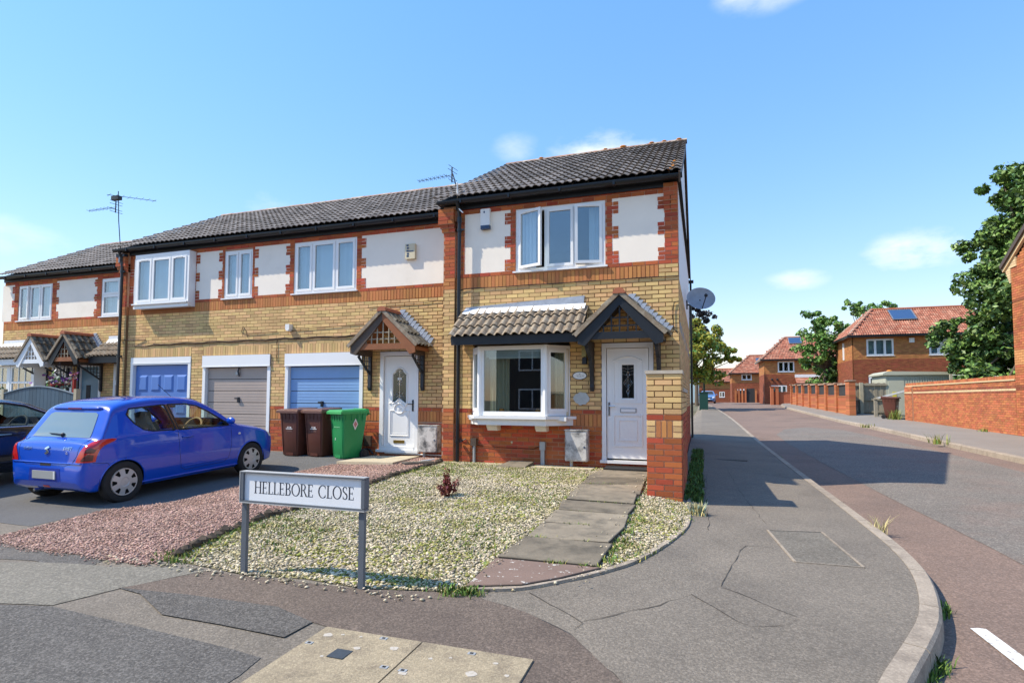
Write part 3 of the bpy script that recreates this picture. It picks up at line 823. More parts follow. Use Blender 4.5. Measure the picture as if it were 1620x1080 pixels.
def build_right():
    t = thing('end_terrace_house', 'yellow and red brick end house with black porch, bay window and open upstairs sashes', 'house', (-2.2, 0, 0))
    XL, XP = -4.45, -4.20
    win = (-2.97, -1.265, 3.70, 4.90); bay = (-3.80, -1.93, .93, 2.33); door = (-1.335, -.437, .19, 2.285)
    ops = [win, bay, door]
    b = MB(); backing(b, XP, 0, 0, ZONES, ops)
    # pilaster body
    for (z0, z1, m) in ZONES: b.box(XL, XP, -.065 + .008, .26, z0, z1, m)
    # party wall, gable and back, floors (rooms behind the glass)
    b.box(XL, XL + .2, .26, 8.4, -.1, 5.05, M['interior']); b.box(XL, 0, 8.2, 8.4, -.1, 5.05, M['interior'])
    b.box(XL, 0, .26, 8.2, 2.52, 2.7, M['interior']); b.box(XL, 0, .26, 8.2, -.1, .12, M['interiordark']); b.box(XL + .2, -.25, 3.8, 3.9, .12, 5.05, M['interior'])
    b.box(XL + .2, -.25, .26, 3.8, 5.0, 5.05, M['interior'])
    b.build('wall', t)
    # bricks of the front
    f = []
    courses(f, XP, 0, -.10, .80, M['rbrick'], ops); soldiers(f, XP, 0, .80, 1.025, M['obrick'], ops); courses(f, XP, 0, 1.025, 1.10, M['rbrick'], ops, 1)
    courses(f, XP, 0, 1.10, 3.425, M['ybrick'], ops)
    soldiers(f, XP, -.335, 3.425, 3.65, M['obrick'], ops); courses(f, -.335, 0, 3.425, 3.65, M['ybrick'], (), 0)
    courses(f, XP, 0, 3.65, 3.725, M['rbrick'], ops, 1)
    panels = [(-4.02, -3.08, False, True), (-1.135, -.235, True, True)]
    upper_zone(f, panels, XP, 0, 3.725, 4.90, [win]); courses(f, XP, 0, 4.90, 5.05, M['rbrick'], [win], 1)
    p = []
    courses(p, XL, XP, -.10, .80, M['rbrick']); courses(p, XL, XP, .80, 1.025, M['obrick']); courses(p, XL, XP, 1.025, 1.10, M['rbrick'])
    courses(p, XL, XP, 1.10, 3.425, M['ybrick']); courses(p, XL, XP, 3.425, 3.65, M['obrick']); courses(p, XL, XP, 3.65, 4.56, M['rbrick'])
    # gable side: brick below, white render above
    s = []
    courses(s, .0, 8.4, -.15, .80, M['rbrick']); courses(s, 0, 8.4, .80, 1.10, M['rbrick'], (), 1); courses(s, 0, 8.4, 1.10, 3.425, M['ybrick'])
    g = MB()
    g.box(-.26, -.010, .26, 8.4, -.2, 1.10, M['rmortar']); g.box(-.26, -.010, .26, 8.4, 1.10, 3.425, M['ymortar']); g.box(-.26, -.012, .26, 8.4, 3.425, 5.08, M['interior'])
    g.build('gable_wall', t)
    g = MB()
    g.add([(-.002, .23, 3.43), (-.002, 8.4, 3.43), (-.002, 8.4, 5.05), (-.002, 4.1, 7.45), (-.002, .23, 5.15), (-.25, .23, 3.43), (-.25, 8.4, 3.43), (-.25, 8.4, 5.05), (-.25, 4.1, 7.45), (-.25, .23, 5.15)],
          [(0, 1, 2, 3, 4), (9, 8, 7, 6, 5), (0, 5, 6, 1), (1, 6, 7, 2), (2, 7, 8, 3), (3, 8, 9, 4), (4, 9, 5, 0)], M['whitepaint'])
    g.build('gable_render', t)
    lay(t, [(0, 'x', f), (-.065, 'x', p), (0, 'y', s)])
    render_panels(t, panels, 0, 3.72, 4.91)
    corbel(t, -.235, -.003, -.006, 4.60); corbel(t, XL, XP, -.065, 4.56, left=True)
    # roof
    Ye, ze, Yr, zr = -.30, 5.16, 4.1, 7.62
    roof_body(t, XL - .1, .06, Ye, ze, Yr, zr, 8.4)
    tile_slope(t, M['tile'], XL - .14, .075, Ye, ze - .01, Yr, zr, limit=300)
    ridge_tiles(t, XL - .14, .09, Yr, zr + .03)
    for (x, r) in ((-3.6, .05), (-1.9, .045), (-1.45, .07), (-.75, .05), (-.45, .045), (-.1, .05)):
        l = MB(); l.sphere((x, Yr - .09, zr + .03), r, M['lichen'], 6, (1.3, .9, .5)); l.build('lichen', t)
    l = MB(); 
    for k in range(4): l.sphere((-.12 + .05 * (k % 2), Ye + .12 + .28 * k, ze + .09 + .157 * k), .035, M['lichen'], 5, (1.3, 1, .5))
    l.build('lichen', t)
    fascia_board(t, XP - .0, -.24, -.01)
    gutter(t, XL - .06, .085, -.20, 5.125)
    bb = MB()   # barge boards on the gable
    for (y0, z0, y1, z1) in ((Ye - .02, ze - .03, Yr, zr - .03), (8.72, ze - .05, Yr, zr - .03)):
        bb.bar((.045, y0, z0 - .09), (.045, y1, z1 - .09), .03, .18, M['brownwood'])
    bb.build('barge_board', t)
    g2 = MB(); g2.tube([(-.3, 8.72, 5.05), (.14, 8.72, 5.05)], .055, M['blackplastic'], 8); g2.tube([(.05, 8.60, 5.0), (.05, 8.55, 4.8), (.05, 8.55, .1)], .034, M['blackplastic'], 8); g2.build('rear_gutter', t)
    downpipe(t, -4.085, -.125, .06, 4.82)
    # first-floor window
    window(t, *win, 0.03, [.95, .95, .92], blind='curtain', open_={0: ('l', 20), 2: ('r', 13)}, glass='glass')
    # alarm box
    a = MB(); a.box(-3.665, -3.475, -.075, .005, 4.63, 4.955, M['whitepaint']); a.box(-3.66, -3.48, -.08, .0, 4.56, 4.63, M['bluebox']); a.box(-3.60, -3.575, -.078, -.075, 4.87, 4.91, M['bluebox'])
    a.v = [(v[0], v[1] if v[2] < 4.9 else v[1], v[2]) for v in a.v]; a.build('alarm_box', t)
    # cable above the ground-floor windows, and the one beside the pilaster
    cb = MB(); cb.tube([(-4.13, -.02, 2.95), (-4.13, -.02, 3.34), (-4.10, -.02, 3.40), (-4.0, -.02, 3.43)] + [(-4.0 + 4.0 * i / 12, -.014, 3.425 + .006 * math.sin(i * 2)) for i in range(1, 13)], .009, M['blackplastic'], 5)
    cb.tube([(-4.12, -.02, 2.35), (-4.12, -.02, .62), (-4.09, -.02, .52), (-4.02, -.02, .49), (-3.96, -.02, .52)], .011, M['blackplastic'], 5)
    cb.tube([(-3.9, -.012, .42), (-3.4, -.012, .38), (-2.6, -.012, .37), (-2.45, -.02, .44)], .005, M['blackplastic'], 4)
    cb.tube([(-.005, -.02, 2.98), (-.08, -.02, 2.96), (-.10, -.02, 2.8), (-.09, -.02, 2.5), (-.02, -.02, 2.44)], .008, M['blackplastic'], 5)
    cb.build('cable', t)
    # ---- bay window
    Yf = -.35; z0, z1 = .985, 2.26; P = [(-3.83, 0.0), (-3.55, Yf), (-2.285, Yf), (-1.915, 0.0)]
    w = M['white']; b = MB()
    def face(b_, a, c, zz0, zz1, t0, t1, mat):   # slab along the plan edge a->c from outer face t0 inwards t1
        a, c = Vector(a), Vector(c); d = (c - a).normalized(); nrm = Vector((d.y, -d.x))
        q = [a - nrm * 0 - nrm * t0, c - nrm * t0, c - nrm * t1, a - nrm * t1]
        b_.prism([(p.x, p.y, zz0) for p in q], (0, 0, zz1 - zz0), mat)
    for i in range(3):
        a, c = Vector(P[i]), Vector(P[i + 1]); d = (c - a).normalized(); L = (c - a).length
        fr = .085 if i == 1 else .05
        face(b, a, c, z0, z0 + .075, 0, .06, w); face(b, a, c, z1 - .075, z1, 0, .06, w)
        face(b, a, a + d * fr, z0, z1, 0.002, .062, w); face(b, c - d * fr, c, z0, z1, 0.002, .062, w)
    for k in (1, 2):
        b.tube([(P[k][0], P[k][1] + .02, z0), (P[k][0], P[k][1] + .02, z1)], .05, w, 10)
    bw = b.build('bay_window', t)
    for i in range(3):
        a, c = Vector(P[i]), Vector(P[i + 1]); d = (c - a).normalized(); fr = .085 if i == 1 else .05
        if i != 1:
            s2 = MB(); e0, e1 = a + d * fr, c - d * fr
            face(s2, e0, e1, z0 + .075, z0 + .13, -.014, .03, w); face(s2, e0, e1, z1 - .13, z1 - .075, -.014, .03, w); face(s2, e0, e0 + d * .05, z0 + .13, z1 - .13, -.014, .03, w); face(s2, e1 - d * .05, e1, z0 + .13, z1 - .13, -.014, .03, w)
            s2.build('sash', bw)
        gl = MB(); face(gl, a + d * fr, c - d * fr, z0 + .07, z1 - .07, .022, .028, M['glassdark']); gl.build('pane', bw)
    s2 = MB()  # sill with apron
    q = [(-3.93, .0), (-3.62, Yf - .10), (-2.25, Yf - .10), (-1.80, .0)]; s2.prism([(p[0], p[1], .93) for p in q], (0, 0, .05), w)
    q = [(-3.87, .0), (-3.57, Yf - .04), (-2.27, Yf - .04), (-1.86, .0)]; s2.prism([(p[0], p[1], .815) for p in q], (0, 0, .115), M['whitepaint'])
    s2.build('sill', bw)
    for x in (-3.36, -2.42):
        s2 = MB(); s2.prism([(x - .09, 0, .815), (x - .09, -.24, .815), (x - .09, -.24, .775), (x - .09, -.17, .70), (x - .09, 0, .70)], (.20, 0, 0), M['whitepaint']); s2.build('bracket', bw)
    # curtain and blind inside the bay
    cu = MB(); k = 18; pts = [(-3.42 + .38 * i / k, Yf + .22 + .025 * math.sin(i * 1.9)) for i in range(k + 1)]
    for i in range(k): cu.quad((pts[i][0], pts[i][1], .99), (pts[i + 1][0], pts[i + 1][1], .99), (pts[i + 1][0], pts[i + 1][1], 2.2), (pts[i][0], pts[i][1], 2.2), M['curtain'])
    pts = [(-2.19 + .26 * i / k, -.05 + .02 * math.sin(i * 1.9) - (-.0)) for i in range(k + 1)]
    for i in range(k): cu.quad((pts[i][0], pts[i][1], .99), (pts[i + 1][0], pts[i + 1][1], .99), (pts[i + 1][0], pts[i + 1][1], 2.2), (pts[i][0], pts[i][1], 2.2), M['curtain'])
    cu.build('curtain', bw, smooth=True)
    bl = MB(); bl.box(-3.45, -2.36, Yf + .09, Yf + .11, 2.06, 2.24, M['blind']); bl.box(-3.40, -2.36, Yf + .08, Yf + .11, 2.03, 2.06, M['whitepaint']); bl.build('roller_blind', bw)
    bl = MB(); bl.box(-3.8, -1.93, -.25, .26, .90, .97, M['whitepaint']); bl.build('sill_board', bw)
    # bay roof
    r = MB(); X0, X1 = -4.06, -1.575
    r.add([(X0 + .03, -.60, 2.33), (X1 - .03, -.60, 2.33), (X1 - .03, 0, 2.33), (X0 + .03, 0, 2.33), (X0 + .03, -.60, 2.42), (X1 - .03, -.60, 2.42), (X1 - .03, 0, 2.98), (X0 + .03, 0, 2.98)],
          [(0, 3, 2, 1), (4, 5, 6, 7), (0, 1, 5, 4), (1, 2, 6, 5), (3, 0, 4, 7)], M['black'])
    r.box(X0 + .05, X1 - .05, -.62, -.585, 2.27, 2.425, M['fascia']); br = r.build('bay_roof', t)
    tile_slope(br, M['btile'], X0, X1, -.66, 2.40, -.02, 2.955, w=.155, gauge=.285, rolls=1, h=.05, name='roof_tile')
    fl = MB(); n = 30   # mortar fillet dressed over the rolls, then lead
    vs = []
    for i in range(n * 2 + 1):
        x = X0 + .06 + (X1 - X0 - .10) * i / (n * 2); hh = .022 * abs(math.sin(math.pi * (x - X0) / .155))
        vs += [(x, -.17, 2.895 + hh), (x, -.06, 2.985 + hh * .6), (x, -.012, 3.03)]
    fl.add(vs, [(i * 3 + j, (i + 1) * 3 + j, (i + 1) * 3 + j + 1, i * 3 + j + 1) for i in range(n * 2) for j in range(2)], M['leadwhite']); fl.build('mortar_fillet', br, smooth=True)
    fl = MB(); fl.prism([(-4.02, -.010, 3.0), (-1.66, -.010, 3.03), (-1.64, -.016, 3.17), (-3.98, -.016, 3.06)], (0, .012, 0), M['lead']); fl.build('lead_flashing', br)
    # ---- front door
    dx0, dx1, dz0, dz1 = door; d = MB()
    d.box(dx0, dx0 + .075, -.012, .09, dz0 + .03, dz1, w); d.box(dx1 - .075, dx1, -.012, .09, dz0 + .03, dz1, w); d.box(dx0 + .075, dx1 - .075, -.012, .09, dz1 - .085, dz1, w)
    d.box(dx0 - .03, dx1 + .03, -.06, .09, dz0 - .02, dz0 + .03, w)
    fd = d.build('front_door', t)
    lx0, lx1, lz0, lz1 = dx0 + .085, dx1 - .085, dz0 + .06, dz1 - .095
    def mould(b_, x0, x1, zz0, zz1, y, wd=.022, pr=.016):
        for (a, c, e, f_) in ((x0, x1, zz0, zz0 + wd), (x0, x1, zz1 - wd, zz1), (x0, x0 + wd, zz0 + wd, zz1 - wd), (x1 - wd, x1, zz0 + wd, zz1 - wd)): b_.box(a, c, y - pr, y + .002, e, f_, w)
    l = MB(); yl = .02
    gx0, gx1, gz0, gz1 = -.985, -.775, 1.31, 1.90
    l.box(lx0, gx0, yl, yl + .045, lz0, lz1, w); l.box(gx1, lx1, yl, yl + .045, lz0, lz1, w); l.box(gx0, gx1, yl, yl + .045, lz0, gz0, w); l.box(gx0, gx1, yl, yl + .045, gz1, lz1, w)
    mould(l, lx0 + .11, lx1 - .11, 1.22, 1.97, yl); mould(l, gx0 - .04, gx1 + .04, gz0 - .04, gz1 + .04, yl)
    arc = [(lx0 + .11 + (lx1 - lx0 - .22) * i / 12, yl - .008, 1.97 + .075 * math.sin(math.pi * i / 12)) for i in range(13)]
    l.tube(arc, .013, w, 6); mould(l, lx0 + .11, lx1 - .11, .46, 1.02, yl); mould(l, lx0 + .2, lx1 - .2, .56, .93, yl, .018, .012)
    lo = l.build('door_leaf', fd)
    g3 = MB(); g3.box(gx0, gx1, yl + .018, yl + .024, gz0, gz1, M['glassdark']); g3.build('glass', fd)
    cm = MB(); cx, cz = (gx0 + gx1) / 2, 1.58   # leaded lozenges
    def loz(hw, hh, dz=0): cm.tube([(cx - hw, yl + .014, cz + dz), (cx, yl + .014, cz + hh + dz), (cx + hw, yl + .014, cz + dz), (cx, yl + .014, cz - hh + dz), (cx - hw, yl + .014, cz + dz)], .0035, M['chrome'], 4)
    loz(.075, .12); loz(.04, .075); loz(.03, .05, .15); loz(.03, .05, -.15); cm.tube([(cx, yl + .014, gz0), (cx, yl + .014, gz1)], .0025, M['chrome'], 4)
    for zz in (1.74, 1.80, 1.85): cm.tube([(gx0, yl + .014, zz), (cx, yl + .014, zz - .03), (gx1, yl + .014, zz)], .003, M['chrome'], 4)
    cm.build('leading', fd)
    h = MB(); h.box(-1.225, -1.195, yl - .012, yl, 1.0, 1.24, M['chrome']); h.tube([(-1.21, yl - .01, 1.17), (-1.21, yl - .05, 1.17), (-1.10, yl - .05, 1.17)], .011, M['chrome'], 6); h.build('handle', fd)
    lb = MB(); lb.box(-1.015, -.735, yl - .012, yl, 1.055, 1.135, M['steel']); lb.box(-1.0, -.75, yl - .018, yl - .01, 1.068, 1.122, w); lb.build('letterbox', fd)
    # ---- gabled porch canopy
    px, zA, zE, Yp, hw = -.925, 3.02, 2.36, -.70, .70
    porch(t, px, hw, zE, zA, Yp, 0.0, M['fascia'], M['fascia'], M['ptile'], 'black')
    # wall lamp, oval number plate, plaque, meter box, pipes
    a = MB(); a.box(-1.675, -1.60, -.09, 0, 1.92, 2.04, M['black']); a.box(-1.68, -1.60, -.10, -.01, 2.05, 2.27, M['lampglass']); a.box(-1.685, -1.595, -.105, 0, 2.27, 2.29, M['black']); a.build('wall_lamp', t)
    a = MB(); n = 24; a.prism([(-1.735 + .135 * math.cos(2 * math.pi * i / n), -.012, 1.715 + .075 * math.sin(2 * math.pi * i / n)) for i in range(n)], (0, .012, 0), M['black'])
    a.prism([(-1.735 + .122 * math.cos(2 * math.pi * i / n), -.017, 1.715 + .064 * math.sin(2 * math.pi * i / n)) for i in range(n)], (0, .006, 0), M['whitepaint'])
    for i in range(9): a.box(-1.80 + i * .016, -1.79 + i * .016, -.019, -.016, 1.715 - .02 * ((i * 7) % 3 > 0), 1.725, M['plaque'])
    for i in range(5): a.box(-1.775 + i * .018, -1.763 + i * .018, -.019, -.016, 1.682, 1.69, M['plaque'])
    a.sphere((-1.735, -.018, 1.745), .012, M['plaque'], 6, (1.3, .3, 1)); a.build('name_plate', t)
    a = MB(); n = 18; a.prism([(-1.70 + (.145 + .012 * math.sin(i * 5)) * math.cos(2 * math.pi * i / n), -.025, 1.30 + (.115 + .01 * math.sin(i * 3)) * math.sin(2 * math.pi * i / n)) for i in range(n)], (0, .03, 0), M['plaque']); a.build('stone_plaque', t)
    meter_box(t, -1.965, -1.565, .195, .735, 0)
    a = MB(); a.box(-3.83, -3.72, -.09, .0, .40, .54, M['brownwood']); a.tube([(-3.77, -.05, .05), (-3.77, -.05, .40)], .028, M['galv'], 8); a.box(-3.80, -3.745, -.06, -.02, .05, .40, M['brownwood']); a.build('cable_box', t)
    a = MB(); a.box(-2.47, -2.37, -.08, 0, .36, .51, M['galv']); a.box(-2.455, -2.385, -.06, 0, .03, .36, M['galv']); a.build('conduit', t)
    a = MB(); a.sphere((-3.03, -.006, .48), .022, M['cream'], 6, (1, .4, 1)); a.build('vent_plug', t)
    return t

def meter_box(t, x0, x1, z0, z1, Y):
    a = MB(); m = M['meter']
    a.box(x0, x1, Y - .19, Y, z0, z1, m); a.box(x0 + .02, x1 - .02, Y - .205, Y - .188, z0 + .02, z1 - .03, m); a.box(x0 - .01, x1 + .01, Y - .21, Y, z1, z1 + .015, m)
    o = a.build('meter_box', t)
    a = MB(); xx = x0 + .24 * (x1 - x0); a.tube([(xx, Y - .10, -.02), (xx, Y - .10, z0)], .03, M['galv'], 8); a.build('pipe', o)
    a = MB(); a.disc((x1 - .05, Y - .207, (z0 + z1) / 2 - .02), (0, 1, 0), .016, .01, M['bluebox'], 8); a.build('lock', o)

def porch(t, px, hw, zE, zA, Yp, Yw, barge, beam, tilem, style, lower=0.0, trellis_w=None, brackets=True, flash=True, edge=None, nb=1.5):
    """gabled door canopy: two tiled slopes, barge boards, tie beam, trellis, wall brackets, stepped lead"""
    root = MB(); sl = (zA - zE) / hw; th = .05
    # soffit boards
    for s in (-1, 1):
        root.add([(px, Yp + .05, zA - .09), (px + s * hw, Yp + .05, zE - .09), (px + s * hw, Yw, zE - .09), (px, Yw, zA - .09), (px, Yp + .05, zA - .02), (px + s * hw, Yp + .05, zE - .02), (px + s * hw, Yw, zE - .02), (px, Yw, zA - .02)],
                 [(0, 1, 2, 3), (4, 5, 6, 7), (0, 1, 5, 4), (1, 2, 6, 5)], beam)
    pr = root.build('porch_canopy', t)
    # tiles on each slope
    L = math.hypot(hw, zA - zE); pitch = math.atan2(zA - zE, hw); nr = 3 if L < 1.15 else 4; g = (L + .06) / nr; depth = Yw - Yp; nc = max(3, int(round(depth / .155))); w = depth / nc
    for s, ax in ((1, 'y'), (-1, '-y')):
        me = tile_mesh(tilem, w, g + .04, pitch, 1, .045, key='porch%.3f' % zA, axis=ax)
        for r in range(nr):
            d = (L + .06) * r / nr
            for c in range(nc):
                inst('roof_tile', me, pr, (px + s * (hw + .06 - d * math.cos(pitch)), Yp - .02 + w * (c + .5), zE - .06 + d * math.sin(pitch) + .045))
    # ridge
    b = MB(); k = 8; vs = []
    for y in (Yp - .05, Yw):
        for i in range(k + 1):
            a = math.pi * i / k; vs.append((px - .105 * math.cos(a), y, zA + .02 + .10 * math.sin(a)))
    m = k + 1; b.add(vs, [(i, i + 1, m + i + 1, m + i) for i in range(k)] + [tuple(range(m))], M['redclay']); b.build('ridge_tile', pr, smooth=False)
    # barge boards with a tile edge above
    for s in (-1, 1):
        b = MB(); wd = .135; e = Vector((s * hw, 0, zE - zA)).normalized(); n = Vector((e.z * s, 0, -e.x * s))
        if n.z > 0: n = -n
        top = Vector((px, Yp, zA + .015)); foot = Vector((px + s * hw, Yp, zE + .015))
        q = [top, foot, foot + Vector((0, 0, -wd * 1.15)), Vector((px + s * (hw - .12), Yp, zE - wd * 1.15 - .02)), top + Vector((0, 0, -wd / math.cos(pitch)))]
        b.prism([tuple(v) for v in q], (0, .035, 0), barge if not isinstance(barge, tuple) else barge[0 if s < 0 else 1]); b.build('barge_board', pr)
        b = MB(); b.bar(top + Vector((0, -.02, .035)), foot + Vector((s * .05, -.02, -.01)), .07, .035, edge or M['btile'], up=(0, 1, 0)); b.build('verge_edge', pr)
    # tie beam and trellis
    b = MB(); zb = zE - .015; b.box(px - hw + .14, px + hw - .14, Yp + .02, Yp + .07, zb - .05, zb + .07, beam if not isinstance(barge, tuple) else barge[1]); b.build('tie_beam', pr)
    tr = MB(); tw = .024; zt0 = zb + .07; cell = .135; tm = beam if style != 'brown' else M['timber']
    if style == 'white': tm = M['bargewhite']
    x = px - hw + .25
    for i in range(-4, 5):
        x = px + i * cell; top = zA - abs(x - px) * sl - .20
        if top > zt0 + .03: tr.box(x - tw / 2, x + tw / 2, Yp + .035, Yp + .050, zt0, top, tm)
    z = zt0 + .10
    while z < zA - .3:
        hwz = (zA - .20 - z) / sl
        if hwz > .05: tr.box(px - hwz, px + hwz, Yp + .050, Yp + .062, z - tw / 2, z + tw / 2, tm)
        z += cell
    tr.build('trellis', pr)
    # side beams (wall plates) and brackets
    if brackets:
        for s in (-1, 1):
            xb = px + s * (hw - .12); b = MB()
            b.box(xb - .035, xb + .035, Yp + .08, Yw, zE - .17, zE - .05, beam if style != 'brown' else M['brownwood']); b.build('side_beam', pr)
            b = MB(); mt = M['black']
            bl = nb if style == 'black' else 1.52
            zb0 = bl if s < 0 or style != 'black' else bl
            b.box(xb - .035, xb + .035, Yw - .07, Yw - .005, zb0, zE - .17, mt)
            b.prism([(xb - .035, Yw - .07, zb0), (xb - .035, Yw - .005, zb0), (xb - .035, Yw - .005, zb0 - .05), (xb - .035, Yw - .04, zb0 - .07)], (.07, 0, 0), mt)
            if style == 'black':
                b.prism([(xb - .03, Yw - .07, zE - .17), (xb - .03, Yp + .14, zE - .17), (xb - .03, Yp + .14, zE - .20), (xb - .03, Yw - .22, zE - .36), (xb - .03, Yw - .13, zE - .55), (xb - .03, Yw - .07, zE - .80)], (.06, 0, 0), mt)
            else:
                b.bar((xb, Yp + .12, zE - .19), (xb, Yw - .04, zb0 + .28), .035, .04, mt)
                for k in range(1, 5):
                    y = Yw - .07 - k * .09; zl = zb0 + .28 + (zE - .19 - zb0 - .28) * (Yw - .04 - y) / (Yw - Yp - .16)
                    if zl < zE - .2: b.box(xb - .008, xb + .008, y - .008, y + .008, zl, zE - .17, mt)
                for k in range(1, 6):
                    z = zE - .17 - k * .10; y = Yw - .04 - (z - zb0 - .28) / (zE - .19 - zb0 - .28) * (Yw - Yp - .16)
                    if y < Yw - .08: b.box(xb - .014, xb - .002, y, Yw - .05, z - .008, z + .008, mt)
            b.build('bracket', pr)
    # stepped lead flashing on the wall, right-hand slope
    if flash:
        b = MB(); n = 11
        for i in range(n):
            d = .04 + (L * .98) * i / n; x = px + d * math.cos(pitch) + .04; z = zA + .10 - d * math.sin(pitch)
            b.prism([(x, Yw - .014, z + .06), (x + .14, Yw - .014, z + .06), (x + .07, Yw - .020, z - .05), (x, Yw - .02, z - .06)], (0, .008, 0), M['lead'])
        b.bar((px + .06, Yw - .05, zA + .05), (px + hw + .09, Yw - .05, zE + .03), .09, .012, M['lead'], up=(sl, 0, 1)); b.build('lead_flashing', pr)
    return pr
YM = .608
def garage_leaf(t, x0, x1, z0, z1, Y, style, header, hz=None):
    """frame, header box and up-and-over door"""
    w = M['white']; b = MB(); fr = .085
    b.box(x0, x0 + fr, Y - .012, Y + .12, z0, z1, w); b.box(x1 - fr, x1, Y - .012, Y + .12, z0, z1, w)
    if header: b.box(x0, x1, Y - .035, Y + .12, hz, z1, w); b.box(x0, x1, Y - .045, Y - .035, hz, hz + .02, w)
    else: b.box(x0 + fr, x1 - fr, Y - .012, Y + .12, hz, z1, w); b.box(x0, x1, Y - .02, Y - .012, hz + .03, hz + .05, w)
    root = b.build('garage_frame', t)
    a, c = x0 + fr + .01, x1 - fr - .01; yl = Y + .075; top = hz - .012
    name = 'garage_door'
    if style == 'panel':
        m = M['garageblue']; d = MB(); d.box(a, c, yl, yl + .04, z0 + .01, top, m); o = d.build(name, root)
        n = 4; pw = (c - a - .10) / n
        for r, (pz0, pz1) in enumerate(((1.44, 1.86), (.86, 1.30), (.28, .72))):
            for i in range(n):
                q0 = a + .05 + i * pw + .055; q1 = a + .05 + (i + 1) * pw - .055; p = MB()
                for (e, k_, pr) in ((0, .05, .024),):
                    A = [(q0, yl, pz0), (q1, yl, pz0), (q1, yl, pz1), (q0, yl, pz1)]; B = [(q0 + k_, yl - pr, pz0 + k_), (q1 - k_, yl - pr, pz0 + k_), (q1 - k_, yl - pr, pz1 - k_), (q0 + k_, yl - pr, pz1 - k_)]
                    p.add(A + B, [(j, (j + 1) % 4, 4 + (j + 1) % 4, 4 + j) for j in range(4)] + [(4, 5, 6, 7)], m)
                p.build('door_panel', root)
    else:
        m = M['garagetaupe'] if style == 'taupe' else M['garagelight']; n = 7 if style == 'taupe' else 7
        hgt = (top - z0 - .03) / n
        bk = MB(); bk.box(a, c, yl + .016, yl + .03, z0 + .02, top, M['black']); bk.build(name, root)
        for i in range(n):
            q = z0 + .03 + i * hgt; p = MB(); s = hgt
            p.box(a, c, yl, yl + .018, q + .007, q + s - .009, m)
            for k in (.28, .52, .76): p.box(a + .002, c - .002, yl - .004, yl + .004, q + s * k - .006, q + s * k + .006, m)
            p.build('door_panel', root)
        h = MB(); hx = (a + c) / 2 + (.04 if style == 'taupe' else -.06); hz2 = 1.16 if style != 'taupe' else 1.24
        h.box(hx - .03, hx + .03, yl - .03, yl, hz2 - .06, hz2 + .06, M['black']); h.box(hx - .08, hx + .03, yl - .06, yl - .03, hz2 + .02, hz2 + .05, M['black']); h.build('handle', root)
        if style == 'taupe':
            h = MB(); h.tube([(hx, yl - .02, top - .01), (hx, yl - .05, top - .1), (hx + .02, yl - .03, top - .22)], .018, M['black'], 6); h.disc((hx - .05, yl - .03, top - .14), (0, 1, 0), .045, .02, M['steel'], 10); h.build('lock', root)
    return root

